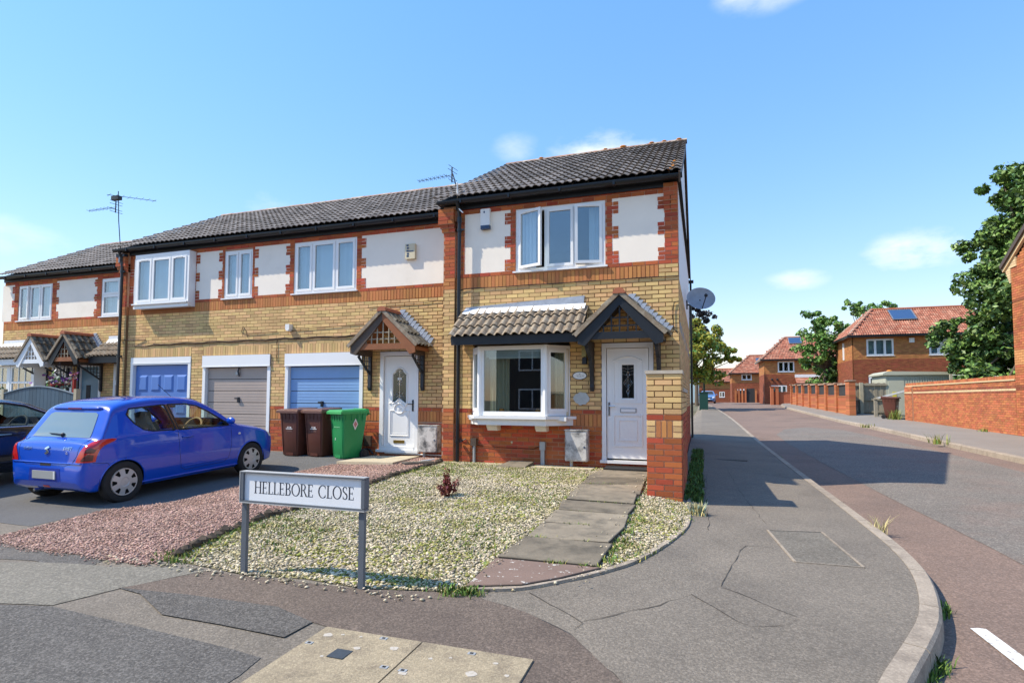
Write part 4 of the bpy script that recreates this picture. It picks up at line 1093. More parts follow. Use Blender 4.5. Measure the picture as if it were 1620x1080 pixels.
def build_middle():
    t = thing('terraced_house', 'yellow brick house with three garage doors and a brown timber porch beside the end house', 'house', (-9.2, YM, 0))
    X0, X1 = -13.86, -4.45; Y = YM; XP = X0 + .0
    g1, g2, g3 = (-13.70, -11.66, .03, 2.31), (-11.265, -9.21, .03, 2.31), (-8.785, -6.695, .03, 2.31)
    door = (-6.255, -5.325, .17, 2.29); w1 = (-8.615, -6.915, 3.70, 4.90); w2 = (-10.69, -9.83, 3.70, 4.87); w0 = (-13.40, -11.62, 3.60, 4.9)
    ops = [g1, g2, g3, door, w1, w2, w0]
    b = MB(); backing(b, X0, X1, Y, ZONES, ops)
    PX0 = X0 - .26
    for (z0, z1, m) in ZONES: b.box(PX0, X0, Y - .065 + .008, Y + .26, z0, z1, m)
    b.box(X0 - .2, X0, Y + .26, 8, -.1, 5.05, M['interior']); b.box(X1 - .012, X1, Y + .26, 8, -.1, 5.05, M['interior']); b.box(X0, X1, 7.8, 8, -.1, 5.05, M['interior'])
    b.box(X0, X1, Y + .26, 7.8, 2.52, 2.7, M['interior']); b.box(X0, X1, Y + .26, 7.8, -.1, .03, M['interiordark']); b.box(X0, X1, 3.6, 3.7, .03, 5.05, M['interior']); b.box(X0, X1, Y + .26, 3.6, 5.0, 5.05, M['interior'])
    for x in (-11.5, -9.0, -6.5): b.box(x, x + .1, Y + .26, 3.6, .03, 2.52, M['interior'])
    b.build('wall', t)
    f = []
    lint = [(g[0], g[1], 2.31, 2.535) for g in (g1, g2, g3)]
    courses(f, X0, X1, -.05, .80, M['rbrick'], ops); soldiers(f, X0, X1, .80, 1.025, M['obrick'], ops); courses(f, X0, X1, 1.025, 1.10, M['rbrick'], ops, 1)
    courses(f, X0, X1, 1.10, 3.425, M['ybrick'], ops + lint)
    for l in lint: soldiers(f, l[0], l[1], 2.315, 2.535, M['ybrick'])
    soldiers(f, X0, X1, 3.425, 3.65, M['obrick'], ops); courses(f, X0, X1, 3.65, 3.725, M['rbrick'], ops, 1)
    panels = [(-6.78, X1, True, False), (-9.76, -8.74, True, True), (-11.68 + .10, -10.76, True, True)]
    upper_zone(f, panels, X0, X1, 3.725, 4.90, [w1, w2, (-13.72, -11.66, 3.7, 4.9)]); courses(f, X0, X1, 4.90, 5.05, M['rbrick'], [w0], 1)
    p = []
    courses(p, PX0, X0, -.05, .80, M['rbrick']); courses(p, PX0, X0, .80, 1.025, M['obrick']); courses(p, PX0, X0, 1.025, 1.10, M['rbrick'])
    courses(p, PX0, X0, 1.10, 3.425, M['ybrick']); courses(p, PX0, X0, 3.425, 3.65, M['obrick']); courses(p, PX0, X0, 3.65, 4.56, M['rbrick'])
    lay(t, [(Y, 'x', f), (Y - .065, 'x', p)])
    render_panels(t, panels, Y, 3.72, 4.91)
    pb = MB(); pb.box(-13.86, -13.40, Y + .0055, Y + .02, 3.72, 4.91, M['render']); pb.build('render_panel', t)
    for (za, zb) in ((3.73, 3.95), (4.18, 4.40), (4.63, 4.91)):
        pb = MB(); pb.box(-13.86, -13.72, Y - .006, Y + .02, za, zb, M['rbrick']); pb.build('quoin', t)
    corbel(t, PX0, X0, Y - .065, 4.56, left=True)
    Ye, ze, Yr, zr = Y - .30, 5.16, 3.9, 7.13
    roof_body(t, X0 - .3, X1 + .02, Ye, ze, Yr, zr, 8.0)
    tile_slope(t, M['tile'], X0 - .36, X1 + .02, Ye, ze - .01, Yr, zr, limit=300)
    ridge_tiles(t, X0 - .36, X1 + .0, Yr, zr + .03)
    fascia_board(t, X0, X1 - .02, Y - .01); gutter(t, X0 - .34, X1 - .1, Y - .20, 5.125)
    downpipe(t, -13.98, Y - .13, .05, 4.82)
    # oriel window
    ox0, ox1, op = -13.42, -11.60, .20
    b = MB(); w = M['white']
    b.box(ox0, ox1, Y - op, Y + .02, 3.55, 3.66, w); b.box(ox0, ox1, Y - op, Y + .02, 4.86, 4.93, w); b.box(ox0, ox0 + .03, Y - op + .002, Y + .02, 3.66, 4.86, w); b.box(ox1 - .03, ox1, Y - op + .002, Y + .02, 3.66, 4.86, w)
    b.box(ox0 - .01, ox1 + .01, Y - op - .012, Y - op + .01, 3.535, 3.60, w); ob = b.build('oriel_box', t)
    window(t, ox0 + .03, ox1 - .03, 3.66, 4.86, Y - op + .012, [.8, 1, .8], blind='vertical', open_={0: ('l', 0), 2: ('l', 0)})
    window(t, *w2, Y + .03, [1, 1], blind='vertical'); window(t, *w1, Y + .03, [.85, 1.15, .95], blind='vertical', open_={0: ('l', 0), 2: ('l', 0)})
    garage_leaf(t, *g1, Y, 'panel', False, 2.12); garage_leaf(t, *g2, Y, 'taupe', True, 2.03); garage_leaf(t, *g3, Y, 'light', True, 2.02)
    # door
    dx0, dx1, dz0, dz1 = door; d = MB()
    d.box(dx0, dx0 + .085, Y - .02, Y + .09, dz0 + .03, dz1, w); d.box(dx1 - .085, dx1, Y - .02, Y + .09, dz0 + .03, dz1, w); d.box(dx0 + .085, dx1 - .085, Y - .02, Y + .09, dz1 - .085, dz1, w); d.box(dx0 - .05, dx1 + .03, Y - .07, Y + .09, dz0 - .025, dz0 + .03, w)
    d.box(dx0 + .09, dx1 - .09, Y - .03, Y + .03, dz0 + .03, dz0 + .10, w)
    fd = d.build('front_door', t)
    lx0, lx1, lz0, lz1 = dx0 + .095, dx1 - .095, dz0 + .10, dz1 - .095; yl = Y + .025; cx = (lx0 + lx1) / 2 + .0
    gl = [(cx - .155, 1.20), (cx - .155, 1.80), (cx - .10, 1.84), (cx - .07, 1.90), (cx, 1.925), (cx + .07, 1.90), (cx + .10, 1.84), (cx + .155, 1.80), (cx + .155, 1.20), (cx + .10, 1.215), (cx, 1.29), (cx - .10, 1.215)]
    l = MB(); l.box(lx0, lx1, yl, yl + .045, lz0, lz1, w)
    l.tube([(p_[0] * 1.0 + (p_[0] - cx) * .16, yl - .002, p_[1] + (p_[1] - 1.55) * .06) for p_ in gl + gl[:1]], .020, w, 6)
    l.tube([(cx + .125 * math.cos(2 * math.pi * i / 20), yl - .003, 1.075 + .105 * math.sin(2 * math.pi * i / 20)) for i in range(21)], .019, w, 6)
    l.sphere((cx, yl, 1.075), .06, w, 8, (1, .25, 1))
    for s in (-1, 1): l.tube([(cx + s * .125, yl - .002, 1.10), (cx + s * .19, yl - .002, 1.20), (cx + s * .25, yl - .002, 1.18)], .018, w, 6)
    q = [(cx - .13, 1.03), (cx - .22, 1.03), (cx - .22, .50), (cx + .22, .50), (cx + .22, 1.03), (cx + .13, 1.03)]
    l.tube([(p_[0], yl - .002, p_[1]) for p_ in q], .016, w, 6); l.tube([(p_[0] + (.035 if p_[0] < cx else -.035), yl - .001, p_[1] + (.035 if p_[1] < .6 else -.02)) for p_ in q], .008, w, 5)
    l.build('door_leaf', fd)
    g = MB(); g.prism([(p_[0], yl - .004, p_[1]) for p_ in gl], (0, .006, 0), M['doorglass']); g.build('glass', fd)
    g = MB()
    for (zz, hw) in ((1.86, .08), (1.78, .11), (1.66, .06), (1.60, .05), (1.42, .10), (1.36, .13), (1.31, .07)):
        for s in (-1, 1): g.tube([(cx, yl - .008, zz), (cx + s * hw * .5, yl - .008, zz + .025), (cx + s * hw, yl - .008, zz - .005), (cx + s * hw * .6, yl - .008, zz - .03), (cx, yl - .008, zz - .01)], .004, M['chrome'], 4)
        g.sphere((cx, yl - .007, zz), .012, M['chrome'], 5)
    g.tube([(cx, yl - .008, 1.26), (cx, yl - .008, 1.90)], .003, M['chrome'], 4)
    g.build('leading', fd)
    g = MB(); g.box(cx - .045, cx + .045, yl - .010, yl - .004, 1.685, 1.735, M['whitepaint'])
    for i, s in enumerate((-.022, .006)):
        g.box(cx + s, cx + s + .016, yl - .012, yl - .010, 1.725, 1.730, M['letterblack']); g.box(cx + s + .010, cx + s + .015, yl - .012, yl - .010, 1.692, 1.730, M['letterblack'])
    g.build('house_number', fd)
    g = MB(); g.box(cx - .13, cx + .13, yl - .014, yl, .335, .40, M['brass']); g.box(cx - .11, cx + .11, yl - .02, yl - .013, .35, .385, M['brass']); g.build('letterbox', fd)
    g = MB(); g.box(dx1 - .155, dx1 - .125, yl - .02, yl, 1.02, 1.26, M['black']); g.tube([(dx1 - .14, yl - .02, 1.17), (dx1 - .14, yl - .06, 1.17), (dx1 - .235, yl - .06, 1.17)], .010, M['black'], 6); g.build('handle', fd)
    porch(t, -5.855, .76, 2.36, 3.06, 0.0, Y, (M['brownwood'], M['orangewood']), M['orangewood'], M['ptile'], 'brown')
    # odds and ends
    a = MB(); a.box(-5.655, -5.42, Y - .07, Y, 4.275, 4.60, M['cream'])
    for i, (u, v) in enumerate(((.02, .28), (.03, .22), (.02, .16), (.03, .10), (.025, .05))): a.box(-5.64 + u, -5.64 + u + .05, Y - .075, Y - .069, 4.27 + v, 4.27 + v + .035, M['bluebox'])
    a.box(-5.57, -5.45, Y - .075, Y - .069, 4.43, 4.45, M['bluebox']); a.build('alarm_box', t)
    a = MB(); a.box(-8.72, -8.61, Y - .12, Y, 2.86, 2.985, M['whitepaint']); a.box(-8.69, -8.62, Y - .13, Y - .02, 2.83, 2.86, M['whitepaint']); a.build('security_light', t)
    meter_box(t, -5.23, -4.79, .185, .73, Y)
    a = MB(); pts = [(-13.6, Y - .012, 2.62), (-13.2, Y - .012, 2.60)] + [(-13.2 + 6.6 * i / 24, Y - .014, 2.62 + .012 * math.sin(i * 1.7) + .045 * i / 24) for i in range(1, 25)]
    a.tube(pts, .013, M['cable'], 5); a.tube([(p_[0], p_[1] - .01, p_[2] + .02 + .008 * math.sin(p_[0] * 9)) for p_ in pts[2:]], .008, M['cable'], 4)
    a.tube([(-9.03, Y - .014, 2.66), (-9.03, Y - .014, 2.15)], .008, M['cable'], 4); a.tube([(-9.03, Y - .014, 2.84), (-9.9, Y - .014, 2.80), (-10.1, Y - .014, 2.86), (-10.05, Y - .014, 3.0), (-9.95, Y - .014, 2.88), (-9.9, Y - .014, 2.72)], .006, M['cable'], 4)
    a.tube([(-14.0, Y - .09, 2.78), (-13.2, Y - .012, 2.77)], .010, M['cable'], 4)
    a.tube([(-6.6, Y - .014, 3.28), (-5.9, Y - .014, 3.30), (-5.2, Y - .014, 3.31), (-4.9, Y - .014, 3.34), (-4.5, Y - .014, 3.31)], .006, M['cable'], 4)
    a.tube([(-8.7, Y - .014, 2.84), (-6.7, Y - .014, 2.93)], .006, M['cable'], 4); a.build('cable', t)
    a = MB(); a.box(-6.60, -6.44, Y - .06, Y, .26, .48, M['brownwood']); a.tube([(-6.66, Y - .05, .12), (-6.58, Y - .05, .20), (-6.46, Y - .05, .19), (-6.38, Y - .05, .10)], .02, M['black'], 6); a.build('vent', t)
    a = MB(); a.tube([(-6.1, Y - .03, .13), (-5.2, Y - .03, .12), (-4.62, Y - .03, .115), (-4.56, Y - .035, .12), (-4.56, Y - .035, .52)], .016, M['whitepaint'], 6); a.build('waste_pipe', t)
    return t

def build_farleft():
    t = thing('neighbour_house', 'far left house set back, with two door canopies and tiled bay roofs', 'house', (-17.5, 1.9, 0))
    Y = 1.9; X0, X1 = -21.2, -14.12
    w1 = (-20.52, -18.93, 3.72, 4.86); w2 = (-16.76, -15.25, 3.70, 4.85); d1 = (-17.55, -16.62, .17, 2.28); d0 = (-18.75, -17.85, .17, 2.28); lw = (-16.1, -14.6, .95, 2.27)
    ops = [w1, w2, d1, d0, lw]
    b = MB(); backing(b, X0, X1, Y, ZONES, ops); b.box(X0, X1, 8.8, 9, -.1, 5.05, M['interior']); b.box(X0, X0 + .2, Y + .26, 8.8, -.1, 5.05, M['interior']); b.box(X0, X1, Y + .26, 8.8, 2.5, 2.7, M['interior']); b.box(X0, X1, 4.6, 4.7, -.1, 5.0, M['interior']); b.box(X0, X1, Y + .26, 8.8, -.1, .05, M['interiordark']); b.box(X0, X1, Y + .26, 4.6, 5.0, 5.05, M['interior'])
    b.build('wall', t)
    f = []
    courses(f, X0, X1, -.05, .80, M['rbrick'], ops); soldiers(f, X0, X1, .80, 1.025, M['obrick'], ops); courses(f, X0, X1, 1.025, 1.10, M['rbrick'], ops)
    courses(f, X0, X1, 1.10, 3.425, M['ybrick'], ops); soldiers(f, X0, X1, 3.425, 3.65, M['obrick'], ops); courses(f, X0, X1, 3.65, 3.725, M['rbrick'], ops, 1)
    panels = [(-18.72, -16.96, True, True), (X0 - .1, -20.72, False, True)]
    upper_zone(f, panels, X0, X1, 3.725, 4.90, [w1, w2]); courses(f, X0, X1, 4.90, 5.05, M['rbrick'], (), 1)
    lay(t, [(Y, 'x', f)]); render_panels(t, panels, Y, 3.72, 4.91)
    Ye, ze, Yr, zr = Y - .30, 5.16, 5.0, 7.06
    roof_body(t, X0, X1 + .1, Ye, ze, Yr, zr, 9)
    tile_slope(t, M['tile'], X0 - .05, X1 + .35, Ye, ze - .01, Yr, zr, limit=300); ridge_tiles(t, X0 - .05, X1, Yr, zr + .03)
    fascia_board(t, X0, X1, Y - .01); gutter(t, X0 - .1, X1, Y - .20, 5.125)
    window(t, *w1, Y + .03, [1, 1, 1], blind='vertical', open_={0: ('l', 6)}); window(t, *w2, Y + .03, [1, 1], blind='vertical', transom=4.35)
    window(t, *lw, Y + .0, [1.3, 1], transom=1.72, glass='glassdark')
    # doors
    for (dd, m, n) in ((d1, M['doorblue'], 'front_door'), (d0, M['whitepaint'], 'front_door')):
        d = MB(); x0, x1, z0, z1 = dd
        d.box(x0, x0 + .08, Y - .02, Y + .08, z0, z1, M['white']); d.box(x1 - .08, x1, Y - .02, Y + .08, z0, z1, M['white']); d.box(x0 + .08, x1 - .08, Y - .02, Y + .08, z1 - .08, z1, M['white']); fd = d.build(n, t)
        l = MB(); l.box(x0 + .08, x1 - .08, Y + .02, Y + .06, z0, z1 - .08, m); l.box(x0 + .3, x0 + .48, Y + .012, Y + .02, .75, 1.65, M['darkmesh']); l.build('door_leaf', fd)
    # bay roofs
    for (xa, xb, f0) in ((-16.35, -14.3, M['fascia']), (-21.1, -18.95, M['bargewhite'])):
        r = MB(); r.add([(xa, Y - .55, 2.36), (xb, Y - .55, 2.36), (xb, Y, 2.36), (xa, Y, 2.36), (xa, Y - .55, 2.44), (xb, Y - .55, 2.44), (xb, Y, 2.92), (xa, Y, 2.92)], [(0, 3, 2, 1), (4, 5, 6, 7), (0, 1, 5, 4), (1, 2, 6, 5), (3, 0, 4, 7)], M['black'])
        r.box(xa, xb, Y - .57, Y - .54, 2.26, 2.44, f0); br = r.build('bay_roof', t)
        tile_slope(br, M['btile'], xa - .04, xb + .04, Y - .62, 2.43, Y - .02, 2.90, w=.155, gauge=.26, rolls=1, h=.05)
        fl = MB(); fl.add([(xa, Y - .13, 2.88), (xb, Y - .13, 2.88), (xb, Y - .012, 3.0), (xa, Y - .012, 3.0), (xb, Y - .012, 3.10), (xa, Y - .012, 3.10)], [(0, 1, 2, 3), (3, 2, 4, 5)], M['leadwhite']); fl.build('flashing', br)
    # left bay window
    b = MB(); w = M['white']
    for (xa, xb) in ((-21.0, -20.12), (-20.02, -18.98)):
        for (p, q) in ((xa, xa + .07), (xb - .07, xb)): b.box(p, q, Y - .40, Y - .34, .95, 2.26, w)
        for (p, q) in ((.95, 1.03), (1.70, 1.76), (2.18, 2.26)): b.box(xa + .07, xb - .07, Y - .40, Y - .34, p, q, w)
    b.box(-20.12, -20.02, Y - .41, Y - .33, .95, 2.26, w); b.box(-21.05, -18.93, Y - .48, Y - .02, .88, .95, w); b.box(-18.98, -18.93, Y - .4, Y, .95, 2.26, w)
    bw = b.build('bay_window', t)
    for (xa, xb) in ((-20.93, -20.19), (-19.95, -19.05)):
        g = MB(); g.box(xa, xb, Y - .375, Y - .370, 1.03, 2.18, M['glass']); g.build('pane', bw)
        k = MB(); k.box(xa, xb, Y - .25, Y - .24, 1.0, 2.2, M['curtain']); k.build('blind', bw)
        for q in (.33, .66):
            k = MB(); k.box(xa + (xb - xa) * q - .01, xa + (xb - xa) * q + .01, Y - .39, Y - .372, 1.03, 2.18, w); k.build('glazing_bar', bw)
    porch(t, -17.06, .60, 2.38, 3.08, 1.1, Y, M['fascia'], M['orangewood'], M['ptile'], 'brown')
    porch(t, -18.48, .60, 2.34, 3.06, 1.1, Y, M['bargewhite'], M['bargewhite'], M['ptile'], 'white')
    return t

M['doorglass'] = pm('dark_green_door_glass', (.020, .045, .036), .12, .3, 30, spec=.7)
M['cable'] = pm('brown_cable', (.075, .045, .028), .7, .2, 10)
build_right(); build_middle(); build_farleft()

# ------------------------------------------------------------------ pillar and wing wall beside the front door
def build_pillar():
    t = thing('brick_pillar', 'square yellow and red brick pillar with stone cap at the front of the low side wall', 'pillar', (-.11, -2.3, 0))
    x0, x1, y0, y1 = -.33, .11, -2.52, -2.08; zb = 1.80 - 1.80
    Zc = 1.10 + 7 * C   # top of bricks
    body = MB(); body.box(x0 + .012, x1 - .012, y0 + .008, y1, -.2, 1.10, M['rmortar']); body.box(x0 + .012, x1 - .012, y0 + .008, y1, 1.10, Zc, M['ymortar']); body.box(x0 + .012, x1 - .012, y0 + .0075, y1, .80, 1.10, M['rmortar']); body.build('core', t)
    f, s = [], []
    for (lst, a, b_) in ((f, x0, x1), (s, y0, y1)):
        courses(lst, a, b_, -.10, .80, M['rbrick'], (), 1, gap=.009); courses(lst, a, a + .115, .80, 1.025, M['ybrick']); courses(lst, b_ - .115, b_, .80, 1.025, M['ybrick']); soldiers(lst, a + .115, b_ - .115, .80, 1.025, M['obrick'])
        courses(lst, a, b_, 1.025, 1.10, M['rbrick'], (), 0, gap=.009); courses(lst, a, b_, 1.10, Zc, M['ybrick'], (), 1 if False else 0, gap=.010)
    lay(t, [(y0, 'x', f), (x1, 'y', s)])
    left = MB()
    for (a, b_, z0, z1, mat) in s: left.box(x0, x0 + .02, a, b_, z0, z1, mat)
    o = left.build('brick_return', t); o['kind'] = 'stuff'
    cap = MB(); cap.box(x0 - .015, x1 + .015, y0 - .015, y1 + .015, Zc, Zc + .045, M['capstone']); cap.build('cap', t)
    w = thing('wing_wall', 'low brick side wall between the brick pillar and the end house corner', 'wall', (0, -1.0, 0))
    b = MB(); b.box(-.10, .098, -2.08, -.0, -.2, 1.10, M['rmortar']); b.box(-.10, .098, -2.08, -.0, 1.10, 1.40, M['ymortar']); b.build('core', w)
    s = []
    courses(s, -2.07, -.005, -.10, .80, M['rbrick']); courses(s, -2.07, -.005, .80, 1.10, M['rbrick'], (), 1); courses(s, -2.07, -.005, 1.10, 1.40, M['ybrick'])
    lay(w, [(.11, 'y', s)])
    c2 = MB(); c2.box(-.12, .125, -2.08, -.005, 1.40, 1.45, M['capstone']); c2.build('coping', w)
M['capstone'] = pm('cap_stone', (.50, .43, .34), .9, .12, 6, bump=.3)
build_pillar()

# ------------------------------------------------------------------ houses and walls across the road
def far_house(name, label, X0, X1, Y0, Y1, zb, ze, zband, hip, wins, mats, roof='rtile', group=None, overhang=.35, roofh=2.2, sidewins=(), hipl=True, tile_limit=300, brick_limit=250):
    """detached house: front faces -Y, side faces -X; wins = (x0,x1,z0,z1,lights)"""
    t = thing(name, label, 'house', ((X0 + X1) / 2, Y0, zb), group=group)
    up, lo = mats; b = MB(); ops = [(w[0], w[1], w[2], w[3]) for w in wins]
    backing(b, X0, X1, Y0, [(zb - .3, zband, M['omortar']), (zband, ze, M['omortar'])], ops)
    b.box(X0, X1, Y1 - .2, Y1, zb - .3, ze, M['omortar']); b.box(X1 - .2, X1, Y0 + .26, Y1 - .2, zb - .3, ze, M['omortar']); b.box(X0 + .012, X0 + .25, Y0 + .26, Y1 - .2, zb - .3, ze, M['omortar']); b.box(X0 + .25, X1 - .2, (Y0 + Y1) / 2, (Y0 + Y1) / 2 + .1, zb, ze, M['interior']); b.box(X0 + .25, X1 - .2, Y0 + .26, Y1 - .2, (zb + ze) / 2 - .1, (zb + ze) / 2, M['interior']); b.box(X0 + .25, X1 - .2, Y0 + .26, Y1 - .2, ze - .05, ze, M['interior'])
    b.build('wall', t)
    f, s = [], []; H = C
    courses(f, X0, X1, zb - .3 + ((zband - zb + .3) % C), zband, M[lo], ops); courses(f, X0, X1, zband, ze, M[up], ops)
    courses(s, Y0, Y1, zb - .3 + ((zband - zb + .3) % C), zband, M[lo]); courses(s, Y0, Y1, zband, ze, M[up])
    # the side looks towards -x
    side = MB()
    for (a, b_, z0, z1, mat) in s: side.add([(X0 + .012, a, z0), (X0 + .012, b_, z0), (X0 + .012, b_, z1), (X0 + .012, a, z1), (X0, a, z0), (X0, b_, z0), (X0, b_, z1), (X0, a, z1)], [(7, 6, 5, 4), (4, 5, 1, 0), (5, 6, 2, 1), (6, 7, 3, 2), (7, 4, 0, 3)], mat)
    o = side.build('side_brickwork', t); o['kind'] = 'stuff'
    fr = MB()
    for (a, b_, z0, z1, mat) in f: fr.add([(a, Y0 + .012, z0), (b_, Y0 + .012, z0), (b_, Y0 + .012, z1), (a, Y0 + .012, z1), (a, Y0, z0), (b_, Y0, z0), (b_, Y0, z1), (a, Y0, z1)], [(4, 5, 6, 7), (0, 1, 5, 4), (1, 2, 6, 5), (2, 3, 7, 6), (3, 0, 4, 7)], mat)
    o = fr.build('front_brickwork', t); o['kind'] = 'stuff'
    for w in wins: window(t, w[0], w[1], w[2], w[3], Y0 + .03, w[4], fr=.07, blind=w[5] if len(w) > 5 else None, glass='glassdark')
    # hipped roof
    o_ = overhang; ex0, ex1, ey0, ey1 = X0 - o_, X1 + o_, Y0 - o_, Y1 + o_; ym = (ey0 + ey1) / 2; zr = ze + roofh; half = ym - ey0
    rx0 = ex0 + half * hip; rx1 = ex1 - (half * hip if False else .05)
    r = MB(); z0 = ze - .05
    r.add([(ex0, ey0, z0), (ex1, ey0, z0), (ex1, ey1, z0), (ex0, ey1, z0), (rx0, ym, zr), (rx1, ym, zr)], [(0, 1, 5, 4), (1, 2, 5), (2, 3, 4, 5), (3, 0, 4), (0, 3, 2, 1)], M[roof])
    r.v = [(v[0], v[1], v[2] - .05) for v in r.v]; r.build('roof', t)
    r = MB(); r.box(ex0 - .05, ex1, ey0 - .07, ey0 + .03, z0 - .14, z0 + .02, M['blackplastic']); r.box(ex0 - .07, ex0 + .03, ey0 + .03, ey1, z0 - .14, z0 + .02, M['blackplastic']); r.build('gutter', t)
    # tiles on the front slope and the side hip
    Lf = half; slope = (zr - z0) / half
    def skip_f(x, y, z):
        tt = (y - ey0) / half; return x < ex0 + (rx0 - ex0) * tt - .1 or x > ex1
    tile_slope(t, M[roof], ex0, ex1, ey0, z0 - .02, ym, zr - .02, w=.30, gauge=.33, limit=tile_limit, skip=skip_f, h=.05)
    # hip side tiles (faces -x)
    b2 = MB(); hh = rx0 - ex0; pitch = math.atan2(zr - z0, hh); Ls = math.hypot(hh, zr - z0); nr = max(2, int(Ls / .33)); me = tile_mesh(M[roof], .30, Ls / nr + .05, pitch, 2, .05, axis='-y'); base = [tuple(v.co) for v in me.vertices]; fs = [tuple(p.vertices) for p in me.polygons]
    for i in range(nr):
        tt = i / nr; ya = ey0 + (ym - ey0) * tt; yb = ey1 + (ym - ey1) * tt; y = ya + .15
        while y < yb:
            b2.add([(v[0] + ex0 + hh * tt, v[1] + y, v[2] + z0 - .02 + (zr - z0) * tt) for v in base], fs, M[roof]); y += .30
    o = b2.build('roof_tiling', t); o['kind'] = 'stuff'
    r = MB(); r.tube([(ex0, ey0, z0 + .02), (rx0, ym, zr + .02)], .10, M['ridge'], 6); r.tube([(ex0, ey1, z0 + .02), (rx0, ym, zr + .02)], .10, M['ridge'], 6); r.tube([(rx0, ym, zr + .02), (rx1, ym, zr + .02)], .10, M['redclay'], 6); r.build('ridge_tile', t)
    return t, (ex0, ey0, z0, half, slope)

def solar(t, info, x0, x1, d0, d1, name='solar_panel'):
    ex0, ey0, z0, half, slope = info; b = MB(); u = math.hypot(1, slope); up = .10
    P = lambda x, d: (x, ey0 + d, z0 + d * slope + up)
    a, c, e, g = P(x0, d0), P(x1, d0), P(x1, d1), P(x0, d1)
    b.prism([a, c, e, g], (0, -.02, .05), M['solar'])
    for (p, q) in ((a, c), (c, e), (e, g), (g, a)): b.bar(Vector(p) + Vector((0, -.02, .05)), Vector(q) + Vector((0, -.02, .05)), .06, .05, M['steel'])
    b.build(name, t)

hA, iA = far_house('detached_house', 'large orange brick house with red hipped roof and a solar panel behind the pale cabin', 10.68, 18.6, 36, 41.5, .35, 5.92, 4.17, .72,
    [(11.52, 13.20, 4.42, 5.62, [1, 1.2, 1], 'vertical'), (15.3, 16.98, 4.40, 5.60, [1, 1.2, 1], 'vertical'), (11.6, 13.0, 1.5, 2.92, [1, 1], None), (15.6, 17.4, 1.5, 3.1, [1, 1, 1], None)], ('hbrick2', 'hbrick3'), roofh=2.15)
solar(hA, iA, 13.55, 15.0, 1.55, 2.75)
b = MB(); b.box(14.12, 14.42, 35.90, 36.0, 5.30, 5.62, M['whitepaint']); b.build('alarm_box', hA)
b = MB(); b.box(10.62, 10.68, 38.6, 38.9, 4.3, 5.6, M['white']); b.build('side_window', hA)
hB, iB = far_house('detached_house', 'orange brick house with small red porch roof, behind the leaning bright green tree', 6.55, 13.5, 54, 60, .85, 5.48, 3.90, .80,
    [(7.82, 9.38, 4.12, 5.22, [1, 1, 1], None), (7.15, 8.65, 1.5, 2.75, [1, 1.2, 1], 'vertical')], ('hbrick2', 'hbrick3'), roofh=2.5)
solar(hB, iB, 9.2, 10.4, 2.2, 3.1)
b = MB(); b.box(9.55, 12.6, 53.2, 54, 3.05, 3.2, M['rtile']); b.add([(9.4, 52.9, 2.95), (12.8, 52.9, 2.95), (12.8, 54, 3.55), (9.4, 54, 3.55)], [(0, 1, 2, 3)], M['rtile']); b.box(9.4, 12.8, 53.9, 53.98, 3.55, 3.85, M['leadwhite']); b.box(9.4, 12.8, 52.88, 52.95, 2.75, 2.95, M['black']); b.box(9.9, 10.9, 53.95, 53.99, .9, 2.7, M['darkmesh']); b.box(9.3, 9.5, 53.2, 54, 1.9, 2.9, M['black']); b.build('porch_roof', hB)
for x in (7.25, 7.75):
    b = MB(); b.sphere((x, 53.9, 3.35), .12, M['black'], 6); b.build('wall_basket', hB)
hC, iC = far_house('detached_house', 'orange brick house with brown hipped roof behind the blue car down the road', 4.30, 10, 74, 80, .8, 4.95, 3.55, .85,
    [(5.55, 6.85, 3.95, 4.75, [1, 1], None), (7.9, 8.7, 3.95, 4.9, [1], None)], ('hbrick2', 'hbrick3'), roofh=2.6)
solar(hC, iC, 7.6, 8.6, 1.8, 2.6)
b = MB(); b.box(5.2, 6.2, 73.9, 73.98, .85, 2.5, M['darkmesh']); b.box(5.0, 6.5, 73.8, 74, 2.5, 2.7, M['bargewhite']); b.build('entrance', hC)
hD, iD = far_house('detached_house', 'distant orange brick house half hidden under the yellow green tree', -.6, 6, 96, 102, .85, 4.4, 3.1, .85,
    [(3.2, 4.1, 1.6, 2.6, [1, 1], None)], ('hbrick2', 'hbrick3'), roofh=2.4)
b = MB(); n = 14; b.prism([(-.2 + .5 * math.cos(math.pi * i / n), 95.9, 3.3 + .5 * math.sin(math.pi * i / n)) for i in range(n + 1)] + [(-.7, 95.9, 2.9), (.3, 95.9, 2.9)], (0, .1, 0), M['hbrick3']); b.build('arch', hD)

